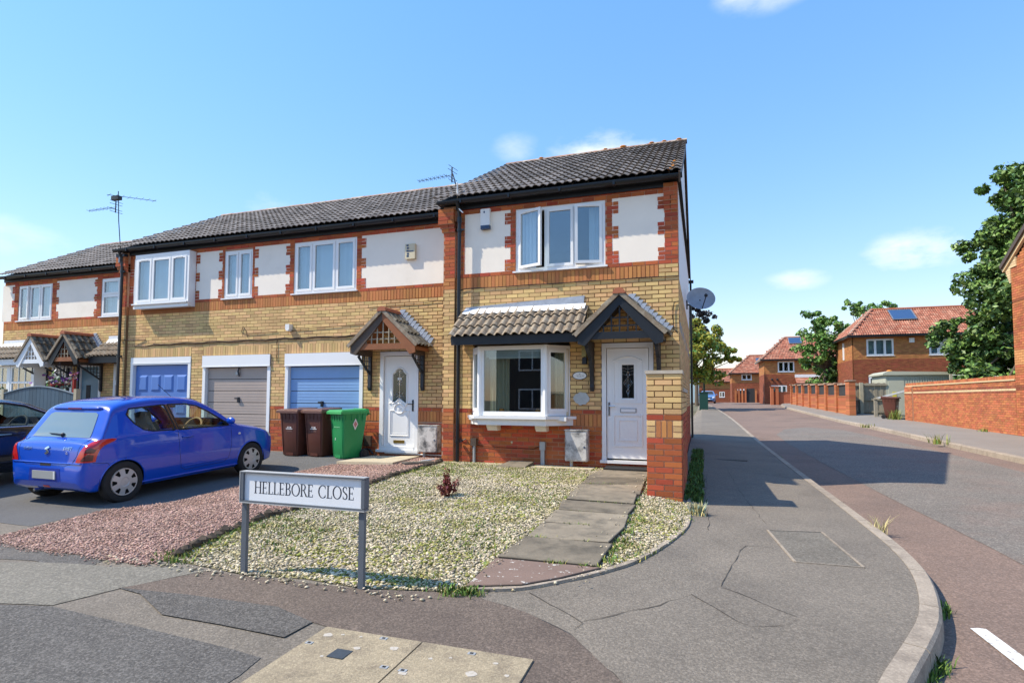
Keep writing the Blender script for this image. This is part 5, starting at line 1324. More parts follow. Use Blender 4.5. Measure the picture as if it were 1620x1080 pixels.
def gable_right():
    t = thing('gabled_house', 'tall orange brick gable end at the right edge beside the red garden wall', 'house', (11.5, 7, .25))
    X, y0, y1, zb = 9.30, 2.6, 10.86, .0; ze = 5.30; mid = (y0 + y1) / 2; ap = ze + (y1 - mid) * .62; x1 = 17
    b = MB(); b.box(X + .012, x1, y0, y1 - .012, zb - .2, ze, M['omortar']); b.prism([(X + .012, y0, ze), (X + .012, y1 - .012, ze), (X + .012, mid, ap)], (x1 - X, 0, 0), M['omortar']); b.build('wall', t)
    s = []
    for (a, c, m) in ((-.2, 1.60, 'hbrick'), (1.60, 1.75, 'hbrick3'), (1.75, 2.35, 'hbrick'), (2.35, 2.80, 'cbrick2'), (2.80, 4.25, 'hbrick'), (4.25, 4.325, 'hbrick3'), (4.325, 5.30, 'hbrick')): courses(s, y0, y1, a, c, M[m])
    zz = 5.30
    while zz < ap - .2:
        q = (zz - ze) / (ap - ze); courses(s, y0 + (mid - y0) * q + .05, y1 - (y1 - mid) * q - .05, zz, zz + C, M['hbrick'], (), int(zz / C)); zz += C
    lay_minus_x(t, X, s, 250)
    for i in range(6):
        k = MB(); k.box(X - .03, X + .3, y1 - .02, y1 + .045 * (i + 1), 4.85 + i * C + .004, 4.85 + (i + 1) * C - .004, M['cbrick']); k.build('kneeler_brick', t)
    for i in range(5):
        k = MB(); k.box(X - .03, X + .3, y1 - .36 + .0 * i, y1 + .27, 5.30 + i * C + .004 - .0, 5.30 + (i + 1) * C - .004, M['cbrick'])
        if i < 4: k.build('kneeler_brick', t)
    for (ya, yb) in ((y1 + .34, mid), (y0 - .34, mid)):
        k = MB(); k.bar((X - .09, ya, ze + .10), (X - .09, yb, ap + .20), .10, .13, M['brownwood']); k.bar((X - .04, ya, ze - .0), (X - .04, yb, ap + .07), .08, .13, M['cbrick']); k.build('verge', t)
        k = MB(); k.add([(X - .14, ya, ze + .17), (X - .14, yb, ap + .28), (x1, yb, ap + .28), (x1, ya, ze + .17)], [(0, 1, 2, 3)], M['rtile']); k.build('roof', t)
M['cbrick2'] = pm('pale_orange_brick', (.58, .27, .10), .85, .08, 2, rnd=.10)
def garden_wall():
    """red brick wall with a cream band and brick-on-edge coping; faces the road (-x)"""
    t = thing('garden_wall', 'long red brick garden wall with a cream brick band beside the far pavement', 'wall', (9.3, 15.5, .2))
    X = 9.30; y0, y1 = 10.87, 20.5; zc = 2.05
    sl = .15 / 9.9
    b = MB(); b.box(X + .01, X + .22, y0, y1, -.2, zc - .06, M['rmortar']); b.build('core', t)
    s = []
    courses(s, y0, y1, -.05, 1.51, M['hbrick']); courses(s, y0, y1, 1.51, 1.585, M['hbrick3'], (), 1); courses(s, y0, y1, 1.585, 1.66, M['cbrick']); courses(s, y0, y1, 1.66, 1.735, M['hbrick3'], (), 1); courses(s, y0, y1, 1.735, 1.90, M['hbrick'])
    lay_minus_x(t, X, s)
    k = MB(); y = y0
    cp = MB(); cp.box(X - .03, X + .25, y0, y1, 1.895, 1.945, M['cbrick']); cp.build('tile_course', t)
    pieces = []
    while y < y1:
        pieces.append(y); y += .112
    me = MB(); me.box(-.12, .12, -.05, .05, -.055, .055, M['hbrick']); me = me.mesh('coping_brick')
    for y in pieces: inst('coping_brick', me, t, (X + .11, y + .05, 2.0 + random.uniform(-.004, .004)))
    # end pier return: its shade is put in as a grey coloured strip
    e = MB(); e.box(X - .0, X + .22, y1, y1 + .05, -.1, 2.0, M['galv']); e.build('shaded_return', t)
    p = MB(); p.box(X - .055, X - .001, y1 - .95, y1 - .02, -.1, 1.90, M['rmortar']); p.build('end_pier', t)
    pb = MB()
    q = []; courses(q, y1 - .95, y1, -.05, 1.51, M['hbrick']); courses(q, y1 - .95, y1, 1.51, 1.585, M['hbrick3']); courses(q, y1 - .95, y1, 1.585, 1.66, M['cbrick']); courses(q, y1 - .95, y1, 1.66, 1.90, M['hbrick'])
    for (a, b_, z0, z1, mat) in q: pb.box(X - .067, X - .045, a, b_, z0, z1, mat)
    o = pb.build('pier_brickwork', t); o['kind'] = 'stuff'
def lay_minus_x(t, X, s, limit=290):
    allb = sorted([(apparent(X, (a + b_) / 2, (z0 + z1) / 2, (b_ - a) * (z1 - z0)), a, b_, z0, z1, mat) for (a, b_, z0, z1, mat) in s], key=lambda q: -q[0])
    rest = MB()
    for i, (_, a, b_, z0, z1, mat) in enumerate(allb):
        w, h = (b_ - a), (z1 - z0)
        if i < limit: inst('brick', brick_mesh(w, h, mat, axis='y'), t, (X, (a + b_) / 2, (z0 + z1) / 2), math.pi)
        else: rest.add([(X + .012, a, z0), (X + .012, b_, z0), (X + .012, b_, z1), (X + .012, a, z1), (X, a, z0), (X, b_, z0), (X, b_, z1), (X, a, z1)], [(7, 6, 5, 4), (4, 5, 1, 0), (5, 6, 2, 1), (6, 7, 3, 2), (7, 4, 0, 3)], mat)
    if rest.v: o = rest.build('brickwork', t); o['kind'] = 'stuff'
garden_wall(); gable_right()

def pier_wall():
    """low wall with a row of brick piers and dark infill panels, across the road"""
    t = thing('pier_wall', 'brick boundary wall with a row of tall piers and dark infill panels across the road', 'wall', (8.2, 34, .5))
    X = 8.05; ys = [25.3 + 3.0 * i for i in range(8)]
    zb = lambda y: rpav_z(8, y) - .0
    for i, y in enumerate(ys):
        w = .22 if i else .40; z0 = zb(y); h = 1.92 if i == 0 else 1.80 + .0 * i
        p = MB(); m = M['hbrick'] if i else M['hbrick3']
        p.box(X - .10, X + .20, y - w, y + w, z0 - .4, z0 + h - .06, M['omortar'])
        k = int((h - .06) / C)
        for c in range(k):
            za = z0 + c * C
            p.box(X - .112, X + .2, y - w - .012, y + w + .012, za + .005, za + C - .005, M['hbrick'])
        p.build('pier', t)
        c_ = MB(); c_.box(X - .16, X + .24, y - w - .05, y + w + .05, z0 + h - .06, z0 + h, M['ridge']); c_.build('cap', t)
        if i < len(ys) - 1:
            y2 = ys[i + 1] - .22; ya = y + w; zz = min(zb(y), zb(ys[i + 1])); q = MB()
            q.box(X + .0, X + .14, ya, y2, zz - .4, zz + 1.02, M['omortar'])
            for c in range(13): q.box(X - .012, X + .14, ya, y2, zz + .02 + c * C + .005, zz + .02 + (c + 1) * C - .005, M['hbrick'])
            q.box(X - .04, X + .18, ya, y2, zz + 1.0, zz + 1.06, M['hbrick']); q.box(X - .04, X + .18, ya, y2, zz + 1.70, zz + 1.78, M['ridge']); q.build('low_wall', t)
            q = MB(); q.box(X + .05, X + .09, ya, y2, zz + 1.06, zz + 1.70, M['darkmesh']); q.build('infill_panel', t)
    # low garden wall further on, with a white canopy box
    t2 = thing('front_wall', 'low orange brick front wall before the orange house with the small porch roof', 'wall', (8.5, 52, .8))
    q = MB(); q.box(7.0, 11.8, 51.0, 51.25, .3, 1.95, M['hbrick']); q.box(6.95, 11.9, 50.96, 51.3, 1.95, 2.03, M['redclay']); q.build('low_wall', t2)
    for x in (6.9, 7.35):
        q = MB(); q.box(x - .13, x + .13, 50.8, 51.3, .3, 2.5, M['hbrick']); q.box(x - .18, x + .18, 50.75, 51.35, 2.5, 2.58, M['redclay']); q.build('pier', t2)
    q = MB(); q.box(9.2, 10.6, 50.3, 51.0, 1.75, 1.98, M['leadwhite']); q.box(9.25, 9.33, 50.35, 50.43, .7, 1.75, M['timber']); q.box(10.5, 10.58, 50.35, 50.43, .7, 1.75, M['timber']); q.build('bin_shelter', t2)
    t3 = thing('pier_wall', 'short run of brick piers beside the dark gate at the brown roofed house', 'wall', (5, 70, .8))
    for i, x in enumerate((4.55, 4.95, 5.35, 5.75, 7.0, 7.5, 8.0)):
        q = MB(); q.box(x - .1, x + .1, 69.8, 70.2, .3, 2.6, M['hbrick']); q.box(x - .14, x + .14, 69.75, 70.25, 2.6, 2.68, M['redclay']); q.build('pier', t3)
    q = MB(); q.box(4.4, 5.8, 69.92, 70.05, .3, 2.0, M['hbrick3']); q.box(7.0, 8.0, 69.92, 70.05, .3, 2.0, M['hbrick3']); q.build('low_wall', t3)
    q = MB(); q.box(5.85, 6.9, 69.95, 70.0, .8, 2.7, M['darkmesh']); q.build('gate', t3)
pier_wall()
M['slabred'] = pm('blotched_paving', (.20, .135, .105), .9, .15, 4, col2=(.55, .52, .46), c2scale=17, c2lo=.60, c2hi=.64, bump=.3)
M['tarmacd'] = pm('driveway_tarmac', (.118, .115, .112), .92, .14, 1.6, bump=.9, bscale=100, fine=.3, fscale=70)
# ------------------------------------------------------------------ surfaces of the forecourt
EDGE = [(.204, -2.50), (.216, -3.519), (.158, -4.017), (-.003, -4.71), (-.201, -5.276), (-.429, -5.624), (-.628, -5.839), (-.891, -6.085), (-1.124, -6.188), (-1.30, -6.25)]
EDGE_S = smooth_line(EDGE, 5)
FRONT = [(-2.015, -6.404), (-2.541, -6.366), (-3.046, -6.437), (-3.768, -6.413)]
PINKF = [(-4.079, -6.509), (-4.513, -6.488), (-5.503, -6.342), (-6.758, -6.006), (-7.15, -5.80)]
DIV = [(-4.40, .25), (-4.373, -.339), (-4.228, -2.195), (-4.197, -3.011), (-4.115, -4.409), (-4.219, -4.898), (-4.141, -5.545), (-3.952, -6.335)]
WHITE = [(.10, -2.55), (-.34, -2.55), (-.34, -.02), (-4.40, -.02)] + DIV[1:] + FRONT[::-1][1:] + EDGE_S[::-1]
PINK = [(-4.45, .55)] + DIV[1:] + PINKF + [(-7.15, -5.47), (-7.25, -4.55), (-6.66, -3.98), (-6.80, -2.66), (-6.95, -1.2), (-6.47, -.62), (-5.10, -.78), (-5.17, .40), (-5.0, .55)]
structure(patch('gravel_bed', WHITE, left_z, M['soil'], .006, .5))
structure(patch('pink_gravel_bed', PINK, left_z, M['pinksoil'], .006, .5))

# thin concrete edging strip round the garden
def strip(name, pts, w, h, mat, zf=left_z, dz=0.0):
    b = MB(); o = offset_line(pts, w)
    vs = []
    for p, q in zip(pts, o):
        z = zf(*p) + dz; vs += [(p[0], p[1], z - .08), (p[0], p[1], z + h), (q[0], q[1], z + h), (q[0], q[1], z - .08)]
    fs = []
    for i in range(len(pts) - 1):
        for e in range(3): fs.append((i * 4 + e, i * 4 + e + 1, (i + 1) * 4 + e + 1, (i + 1) * 4 + e))
    fs += [(3, 2, 1, 0), tuple((len(pts) - 1) * 4 + e for e in range(4))]
    b.add(vs, fs, mat); return b
eg = thing('garden_edging', '', '', (0, 0, 0)); del eg['label']; del eg['category']; eg['kind'] = 'structure'
es = smooth_line([(.215, -2.0)] + EDGE, 6); n = 9
for i in range(n):
    a = i * (len(es) - 1) // n; c = (i + 1) * (len(es) - 1) // n
    strip('edging_stone', es[a:c + 1], -.05, .022, M['concrete']).build('edging_stone', eg)

# dirt joints and seams in the tarmac
def seam(name, pts, w=.007, zf=left_z, mat='dark_joint', dz=.0045, jit=.012):
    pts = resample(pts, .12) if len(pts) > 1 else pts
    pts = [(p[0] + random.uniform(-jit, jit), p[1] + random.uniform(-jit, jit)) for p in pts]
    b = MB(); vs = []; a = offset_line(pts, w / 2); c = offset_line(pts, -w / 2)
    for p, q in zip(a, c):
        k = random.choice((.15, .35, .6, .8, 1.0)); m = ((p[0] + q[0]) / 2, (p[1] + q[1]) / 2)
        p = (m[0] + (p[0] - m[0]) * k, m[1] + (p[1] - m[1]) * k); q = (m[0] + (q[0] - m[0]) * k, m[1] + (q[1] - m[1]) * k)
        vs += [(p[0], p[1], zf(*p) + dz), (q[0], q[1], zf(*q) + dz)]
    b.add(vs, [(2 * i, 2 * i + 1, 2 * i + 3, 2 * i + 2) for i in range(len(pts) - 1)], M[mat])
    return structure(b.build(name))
# tarmac patches (each its own surfacing), from the seams in the photograph
PATCHES = [
    ('tarmac_patch', [(-26, -11.4), (-26, -7.0), (-6, -7.1), (-4.25, -7.42), (-3.843, -7.322), (-3.045, -7.37), (-2.26, -7.42), (-1.955, -7.455), (-1.92, -7.64), (-1.90, -11.2)], 'tarmac2', .004),
    ('tarmac_patch', [(-26, -6.5), (-26, -5.6), (-8, -5.75), (-7.2, -5.86), (-6.76, -6.02), (-5.50, -6.36), (-4.513, -6.50), (-4.37, -6.835), (-5.2, -6.62), (-7, -6.45)], 'tarmac2', .004),
    ('tarmac_patch', [(-9, -6.55), (-7, -6.50), (-5.6, -6.68), (-4.275, -6.62), (-3.724, -6.448), (-3.40, -6.44), (-3.725, -6.923), (-3.863, -7.309), (-4.25, -7.40), (-6, -7.05), (-9, -6.95)], 'tarmac4', .005),
    ('tarmac_patch', [(-3.72, -6.925), (-3.45, -6.46), (-3.05, -6.45), (-2.0, -6.42), (-1.30, -6.27), (-1.155, -6.30), (-.757, -6.435), (-.40, -6.66), (-.035, -7.103), (.3, -7.9), (.3, -9.0), (-1.85, -9.0), (-1.85, -7.015), (-1.99, -6.985), (-2.363, -6.86), (-3.113, -6.88)], 'tarmac3', .005),
    ('tarmac_patch', [(-3.748, -6.939), (-3.113, -6.884), (-2.363, -6.866), (-1.982, -6.992), (-2.002, -7.221), (-2.521, -7.2), (-2.998, -7.199), (-3.479, -6.977)], 'tarmac2', .009),
    ('tarmac_patch', [(-7.25, -4.55), (-6.66, -3.98), (-6.80, -2.66), (-6.95, -1.2), (-6.47, -.62), (-6.25, .45), (-14, .5), (-14, -5.3), (-7.3, -5.4)], 'tarmacd', .004),
]
M['tarmacd'] = pm('driveway_tarmac', (.118, .115, .112), .92, .14, 1.6, bump=.9, bscale=100, fine=.3, fscale=70)
for nme, poly, mt, dz in PATCHES: structure(patch(nme, poly, left_z, M[mt], dz, .5))
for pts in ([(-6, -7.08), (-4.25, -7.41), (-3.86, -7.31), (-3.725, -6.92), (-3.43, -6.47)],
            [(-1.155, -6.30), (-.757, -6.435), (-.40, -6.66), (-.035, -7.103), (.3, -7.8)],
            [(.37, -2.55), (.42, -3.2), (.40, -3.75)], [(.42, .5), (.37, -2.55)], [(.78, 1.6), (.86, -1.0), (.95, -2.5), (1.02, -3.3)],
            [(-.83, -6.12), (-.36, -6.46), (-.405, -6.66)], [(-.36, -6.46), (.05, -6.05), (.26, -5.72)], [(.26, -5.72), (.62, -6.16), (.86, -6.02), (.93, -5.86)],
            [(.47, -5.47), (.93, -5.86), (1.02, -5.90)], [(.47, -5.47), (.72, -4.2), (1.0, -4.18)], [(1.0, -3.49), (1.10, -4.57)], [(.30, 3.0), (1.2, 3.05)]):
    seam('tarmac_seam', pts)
mk2 = MB(); mk2.box(.35, 1.25, 2.94, 3.10, left_z(.8, 3) - .02, left_z(.8, 3) + .006, M['tarmac2']); structure(mk2.build('trench_scar'))

# ------------------------------------------------------------------ paving path to the front door
path = thing('garden_path', '', '', (0, 0, 0)); del path['label']; del path['category']; path['kind'] = 'structure'
LF = [(-1.30, -.55), (-1.32, -1.40), (-1.285, -2.12), (-1.265, -2.69), (-1.24, -3.25), (-1.21, -3.80), (-1.235, -4.34), (-1.255, -4.90), (-1.27, -5.55), (-1.28, -6.16)]
RF = [(-.45, -.50), (-.45, -1.27), (-.437, -2.02), (-.428, -2.66), (-.405, -3.26), (-.41, -3.82), (-.40, -4.33), (-.43, -4.91), (-.433, -5.52), (-.62, -5.80)]
for i in range(len(LF) - 1):
    g = .016; dzv = [random.uniform(-.012, .012) for _ in range(4)]; e = [random.uniform(-.03, .03) for _ in range(6)]
    q = [(LF[i][0] + e[0], LF[i][1] - g + e[4] * .3), (RF[i][0] + e[1], RF[i][1] - g + e[5] * .3), (RF[i + 1][0] + e[2], RF[i + 1][1] + g), (LF[i + 1][0] + e[3], LF[i + 1][1] + g)]
    if i == len(LF) - 2: q = [q[0], q[1], (-.47, -5.60), (-.66, -5.83), (-.90, -6.05), (-1.28, -6.20)]; dzv = [-.012] * 6
    b = MB(); top = [(p[0], p[1], left_z(*p) + .042 + d) for p, d in zip(q, dzv)]; bot = [(p[0], p[1], left_z(*p) - .03) for p in q]
    m = len(q); ins = .006; cx = sum(p[0] for p in top) / m; cy = sum(p[1] for p in top) / m
    top2 = [(cx + (p[0] - cx) * .985, cy + (p[1] - cy) * .98, p[2] + .006) for p in top]
    b.add(bot + top, [(k, (k + 1) % m, m + (k + 1) % m, m + k)[::-1] for k in range(m)], M['dark_joint'])  # slab sides coloured dark: joint shadow painted in, together with dirt
    b.add(bot + top + top2, [(m + k, m + (k + 1) % m, 2 * m + (k + 1) % m, 2 * m + k)[::-1] for k in range(m)] + [tuple(2 * m + k for k in range(m))[::-1]], M['slab'] if i < len(LF) - 2 else M['slabred'])
    o = b.build('slab', path)
    # make sure the top looks up
    bm = bmesh.new(); bm.from_mesh(o.data); bmesh.ops.recalc_face_normals(bm, faces=bm.faces[:]); bm.to_mesh(o.data); bm.free()

ds = MB(); ds.prism([(-6.24, .30, .03), (-5.19, .43, .05), (-5.10, -.78, .05), (-6.46, -.60, .0)], (0, 0, .055), M['cream_slab']); ds.v = [(v[0], v[1], v[2] + .0) for v in ds.v]
structure(ds.build('door_slab'))
seam('tarmac_seam', [(-6.30, -.10), (-5.14, -.14)], .014, lambda x, y: .106, 'dark_joint', .0005, .003)
mat_ = MB(); mat_.box(-1.25, -.46, -.42, -.02, .06, .125, M['rubber']); tag(mat_.build('doormat'), 'dark doormat on the step of the front door beside the brick pillar', 'doormat')
sl = MB(); sl.add([(-3.15, -.52, .09), (-2.62, -.55, .09), (-2.55, -.18, .16), (-3.0, -.14, .16), (-3.15, -.52, .045), (-2.62, -.55, .045), (-2.55, -.18, .045), (-3.0, -.14, .045)], [(0, 1, 2, 3), (4, 7, 6, 5), (0, 4, 5, 1), (1, 5, 6, 2), (2, 6, 7, 3), (3, 7, 4, 0)], M['slab']); tag(sl.build('loose_slab'), 'loose grey paving slab leaning at the wall foot under the bay window', 'paving slab')
ws = MB(); ws.box(-4.2, -3.2, -.26, -.01, .03, .085, M['cream_slab']); ws.box(-2.55, -1.45, -.40, -.01, .03, .09, M['cream_slab']); structure(ws.build('wall_foot_strip'))

# ------------------------------------------------------------------ utility covers
def cover():
    t = thing('utility_cover', 'pair of pale concrete utility cover slabs set in brown tarmac', 'utility cover', (-1.2, -7.5, left_z(-1.2, -7.4)))
    z = lambda x, y: left_z(x, y) + .016
    for (a, c) in ((-1.84, -1.19), (-1.18, -.52)):
        b = MB(); vs = []
        q = [(a, -7.035), (c, -7.035), (c, -8.35), (a, -8.35)]
        top = [(p[0], p[1], z(*p)) for p in q]; bot = [(p[0], p[1], z(*p) - .08) for p in q]
        b.add(top + bot, [(3, 2, 1, 0), (4, 5, 6, 7), (0, 1, 5, 4), (1, 2, 6, 5), (2, 3, 7, 6), (3, 0, 4, 7)], M['coverslab']); b.build('slab', t)
    # badge plates and lifting keyholes
    b = MB(); b.box(-1.60, -1.50, -7.36, -7.26, z(-1.55, -7.3) - .002, z(-1.55, -7.3) + .004, M['steelplate']); b.build('badge_plate', t)
    for i in range(4):
        pass
    b = MB(); b.box(-.93, -.83, -7.62, -7.52, z(-.9, -7.55) - .002, z(-.9, -7.55) + .004, M['steelplate']); b.build('badge_plate', t)
    for (x, y) in ((-1.80, -7.25), (-1.42, -7.07), (-.86, -7.08), (-1.24, -7.36), (-1.13, -7.36)):
        b = MB(); b.box(x - .022, x + .022, y - .014, y + .014, z(x, y) - .002, z(x, y) + .0035, M['galv']); b.box(x - .010, x + .010, y - .008, y + .008, z(x, y) + .003, z(x, y) + .0045, M['dark']); b.build('keyhole', t)
    for (x, y, r) in ((-1.76, -7.13, .03), (-1.50, -7.22, .024), (-1.30, -7.16, .03), (-1.12, -7.38, .03), (-.78, -7.28, .035), (-1.68, -7.10, .012), (-1.56, -7.09, .012), (-1.63, -7.36, .012), (-.70, -7.14, .018), (-1.05, -7.2, .014), (-.95, -7.16, .012), (-.60, -7.24, .015)):
        b = MB(); n = 11; b.prism([(x + r * random.uniform(.7, 1.1) * math.cos(2 * math.pi * i / n), y + r * random.uniform(.6, .95) * math.sin(2 * math.pi * i / n), z(x, y) - .001) for i in range(n)], (0, 0, .0025), M['lichenwhite']); b.build('lichen_spot', t)
M['steelplate'] = pm('dark_steel_plate', (.07, .085, .10), .5, .15, 30, metal=.4)
M['lichenwhite'] = pm('pale_lichen', (.50, .45, .38), .9, .2, 40, col2=(.36, .31, .24), c2scale=40)
cover()
t = thing('utility_cover', 'tarmac filled cover with pale metal rim on the pavement corner', 'utility cover', (1.3, -4, left_z(1.3, -4)))
q = [(.993, -3.49), (1.527, -3.319), (1.634, -4.488), (1.099, -4.566)]
b = MB()
for i in range(4):
    a, c = q[i], q[(i + 1) % 4]; b.bar((a[0], a[1], left_z(*a) + .004), (c[0], c[1], left_z(*c) + .004), (.020 if i in (1, 3) else .012), .012, M['concrete'])
M['tarmac5'] = pm('cover_tarmac', (.165, .145, .115), .92, .2, 3, bump=.7, bscale=70, fine=.14, fscale=45, chip=.3, chips=75)
b.build('rim', t)
pp = patch('cover_fill', [(p[0] * .97 + 1.313 * .03, p[1] * .97 - 3.97 * .03) for p in q], left_z, M['tarmac5'], .0045, .4, parent=t)

# ------------------------------------------------------------------ street name sign
def sign():
    t = thing('street_sign', 'low grey framed street name sign reading HELLEBORE CLOSE on two posts at the gravel edge', 'street sign', (-2.55, -6.43, left_z(-2.5, -6.43)))
    y = -6.43; x0, x1 = -3.125, -1.98; z0, z1 = .472, .718
    for i, x in enumerate((x0 + .033, x1 - .033)):
        b = MB(); zz = left_z(x, y) - .15
        b.box(x - .023, x + .023, y + .005, y + .035, zz, z0 - .0, M['signgrey']); b.build('post', t)
    b = MB(); g = M['signgrey']
    b.box(x0, x1, y - .014, y + .05, z1 - .015, z1 - .004, g); b.box(x0, x1, y - .015, y + .05, z1 - .0045, z1, M['signlight'])
    b.box(x0, x1, y - .014, y + .05, z0 + .004, z0 + .018, g); b.box(x0, x1, y - .015, y + .05, z0 - .002, z0 + .005, M['signlight'])
    b.box(x0, x0 + .032, y - .013, y + .05, z0 + .022, z1 - .018, g); b.box(x1 - .028, x1, y - .013, y + .05, z0 + .022, z1 - .018, g); b.box(x0 - .002, x0 + .004, y - .016, y - .0, z0, z1, M['signlight']); b.build('frame', t)
    b = MB(); b.box(x0 + .032, x1 - .028, y + .006, y + .016, z0 + .018, z1 - .015, M['signwhite']); pl = b.build('name_panel', t)
    b = MB(); b.box(x0 + .041, x1 - .035, y + .017, y + .03, z0 + .023, z1 - .019, g); b.build('back_plate', t)
    # serif capitals, drawn as thick and thin strokes
    H = .094; th, tn = .0115, .0045; L = MB(); m = M['letterblack']; yy = y + .0052
    def bx(x, a, c, e, f): L.box(x + a, x + c, yy, yy + .0008, zb + e, zb + f, m)
    def serif(x, cx_, z, w=.026): bx(x, cx_ - w / 2, cx_ + w / 2, z, z + tn) if z < .01 else bx(x, cx_ - w / 2, cx_ + w / 2, z - tn, z)
    def arc(x, cx_, cz, rx, rz, a0, a1, w0, w1, n=26):
        vs = []
        for i in range(n + 1):
            a = math.radians(a0 + (a1 - a0) * i / n); ww = w0 + (w1 - w0) * abs(math.cos(a))
            for s in (-.5, .5): vs.append((x + cx_ + (rx + s * ww) * math.cos(a), yy, zb + cz + (rz + s * ww) * math.sin(a)))
        fs = [(2 * i, 2 * i + 1, 2 * i + 3, 2 * i + 2) for i in range(n)]
        if a1 > a0: fs = [tuple(reversed(f)) for f in fs]
        L.add(vs, [tuple(f) for f in fs], m)
    zb = .548
    def stem(x, c): bx(x, c - th / 2, c + th / 2, tn, H - tn); serif(x, c, 0); serif(x, c, H)
    def letter(ch, x):
        if ch == 'H': stem(x, .013); stem(x, .062); bx(x, .013, .062, H / 2 - tn / 2, H / 2 + tn / 2); return .079
        if ch == 'E':
            stem(x, .013); bx(x, .013, .049, H - tn, H); bx(x, .013, .051, 0, tn); bx(x, .013, .040, H / 2 - tn / 2, H / 2 + tn / 2); bx(x, .045, .049, H - .018, H); bx(x, .047, .051, 0, .020); bx(x, .0375, .041, H / 2 - .010, H / 2 + .010); return .060
        if ch == 'L': stem(x, .013); bx(x, .013, .050, 0, tn); bx(x, .046, .050, 0, .020); return .056
        if ch == 'B':
            stem(x, .013); bx(x, .013, .032, H - tn, H); bx(x, .013, .034, 0, tn); bx(x, .013, .034, H * .53 - tn / 2, H * .53 + tn / 2)
            arc(x, .030, H * .765, .0155, H * .235 - tn / 2, 90, -90, tn, th); arc(x, .032, H * .265, .0185, H * .265 - tn / 2, 90, -90, tn, th); return .062
        if ch == 'O': arc(x, .042, H / 2, .036, H / 2 - .001, 0, 360, tn, th, 44); return .087
        if ch == 'R':
            stem(x, .013); bx(x, .013, .032, H - tn, H); bx(x, .013, .032, H * .50 - tn / 2, H * .50 + tn / 2); arc(x, .030, H * .75, .0165, H * .25 - tn / 2, 90, -90, tn, th)
            L.add([(x + .028, yy, zb + H * .50), (x + .039, yy, zb + H * .50), (x + .067, yy, zb + 0), (x + .054, yy, zb + 0)], [(3, 2, 1, 0)][0:1], m); bx(x, .052, .071, 0, tn); return .070
        if ch == 'C':
            arc(x, .042, H / 2, .036, H / 2 - .001, 48, 318, tn, th, 40); bx(x, .0635, .068, H - .026, H - .002); bx(x, .0645, .068, .006, .026); return .079
        if ch == 'S':
            arc(x, .026, H * .76, .0165, H * .24 - .002, 40, 255, tn, th * .9); arc(x, .027, H * .26, .0185, H * .26 - .002, 95, -145, tn, th * .9); 
            L.add([(x + .012, yy, zb + H * .60), (x + .021, yy, zb + H * .64), (x + .044, yy, zb + H * .41), (x + .034, yy, zb + H * .37)], [(0, 1, 2, 3)], m); bx(x, .040, .0435, H - .024, H - .002); bx(x, .008, .0115, .004, .024); return .055
        return .042
    text = 'HELLEBORE CLOSE'
    adv = {'H': .079, 'E': .060, 'L': .056, 'B': .062, 'O': .087, 'R': .070, 'C': .079, 'S': .055, ' ': .042}
    tot = sum(adv[c] for c in text); x = -2.998; sc = (2.998 - 2.075) / tot
    nat = 0
    for ch in text:
        k0 = len(L.v); letter(ch, 0.0)
        for i in range(k0, len(L.v)):
            v = L.v[i]; L.v[i] = (x + v[0] * sc, v[1], v[2])
        x += adv[ch] * sc
    lo = L.build('lettering', pl)
sign()

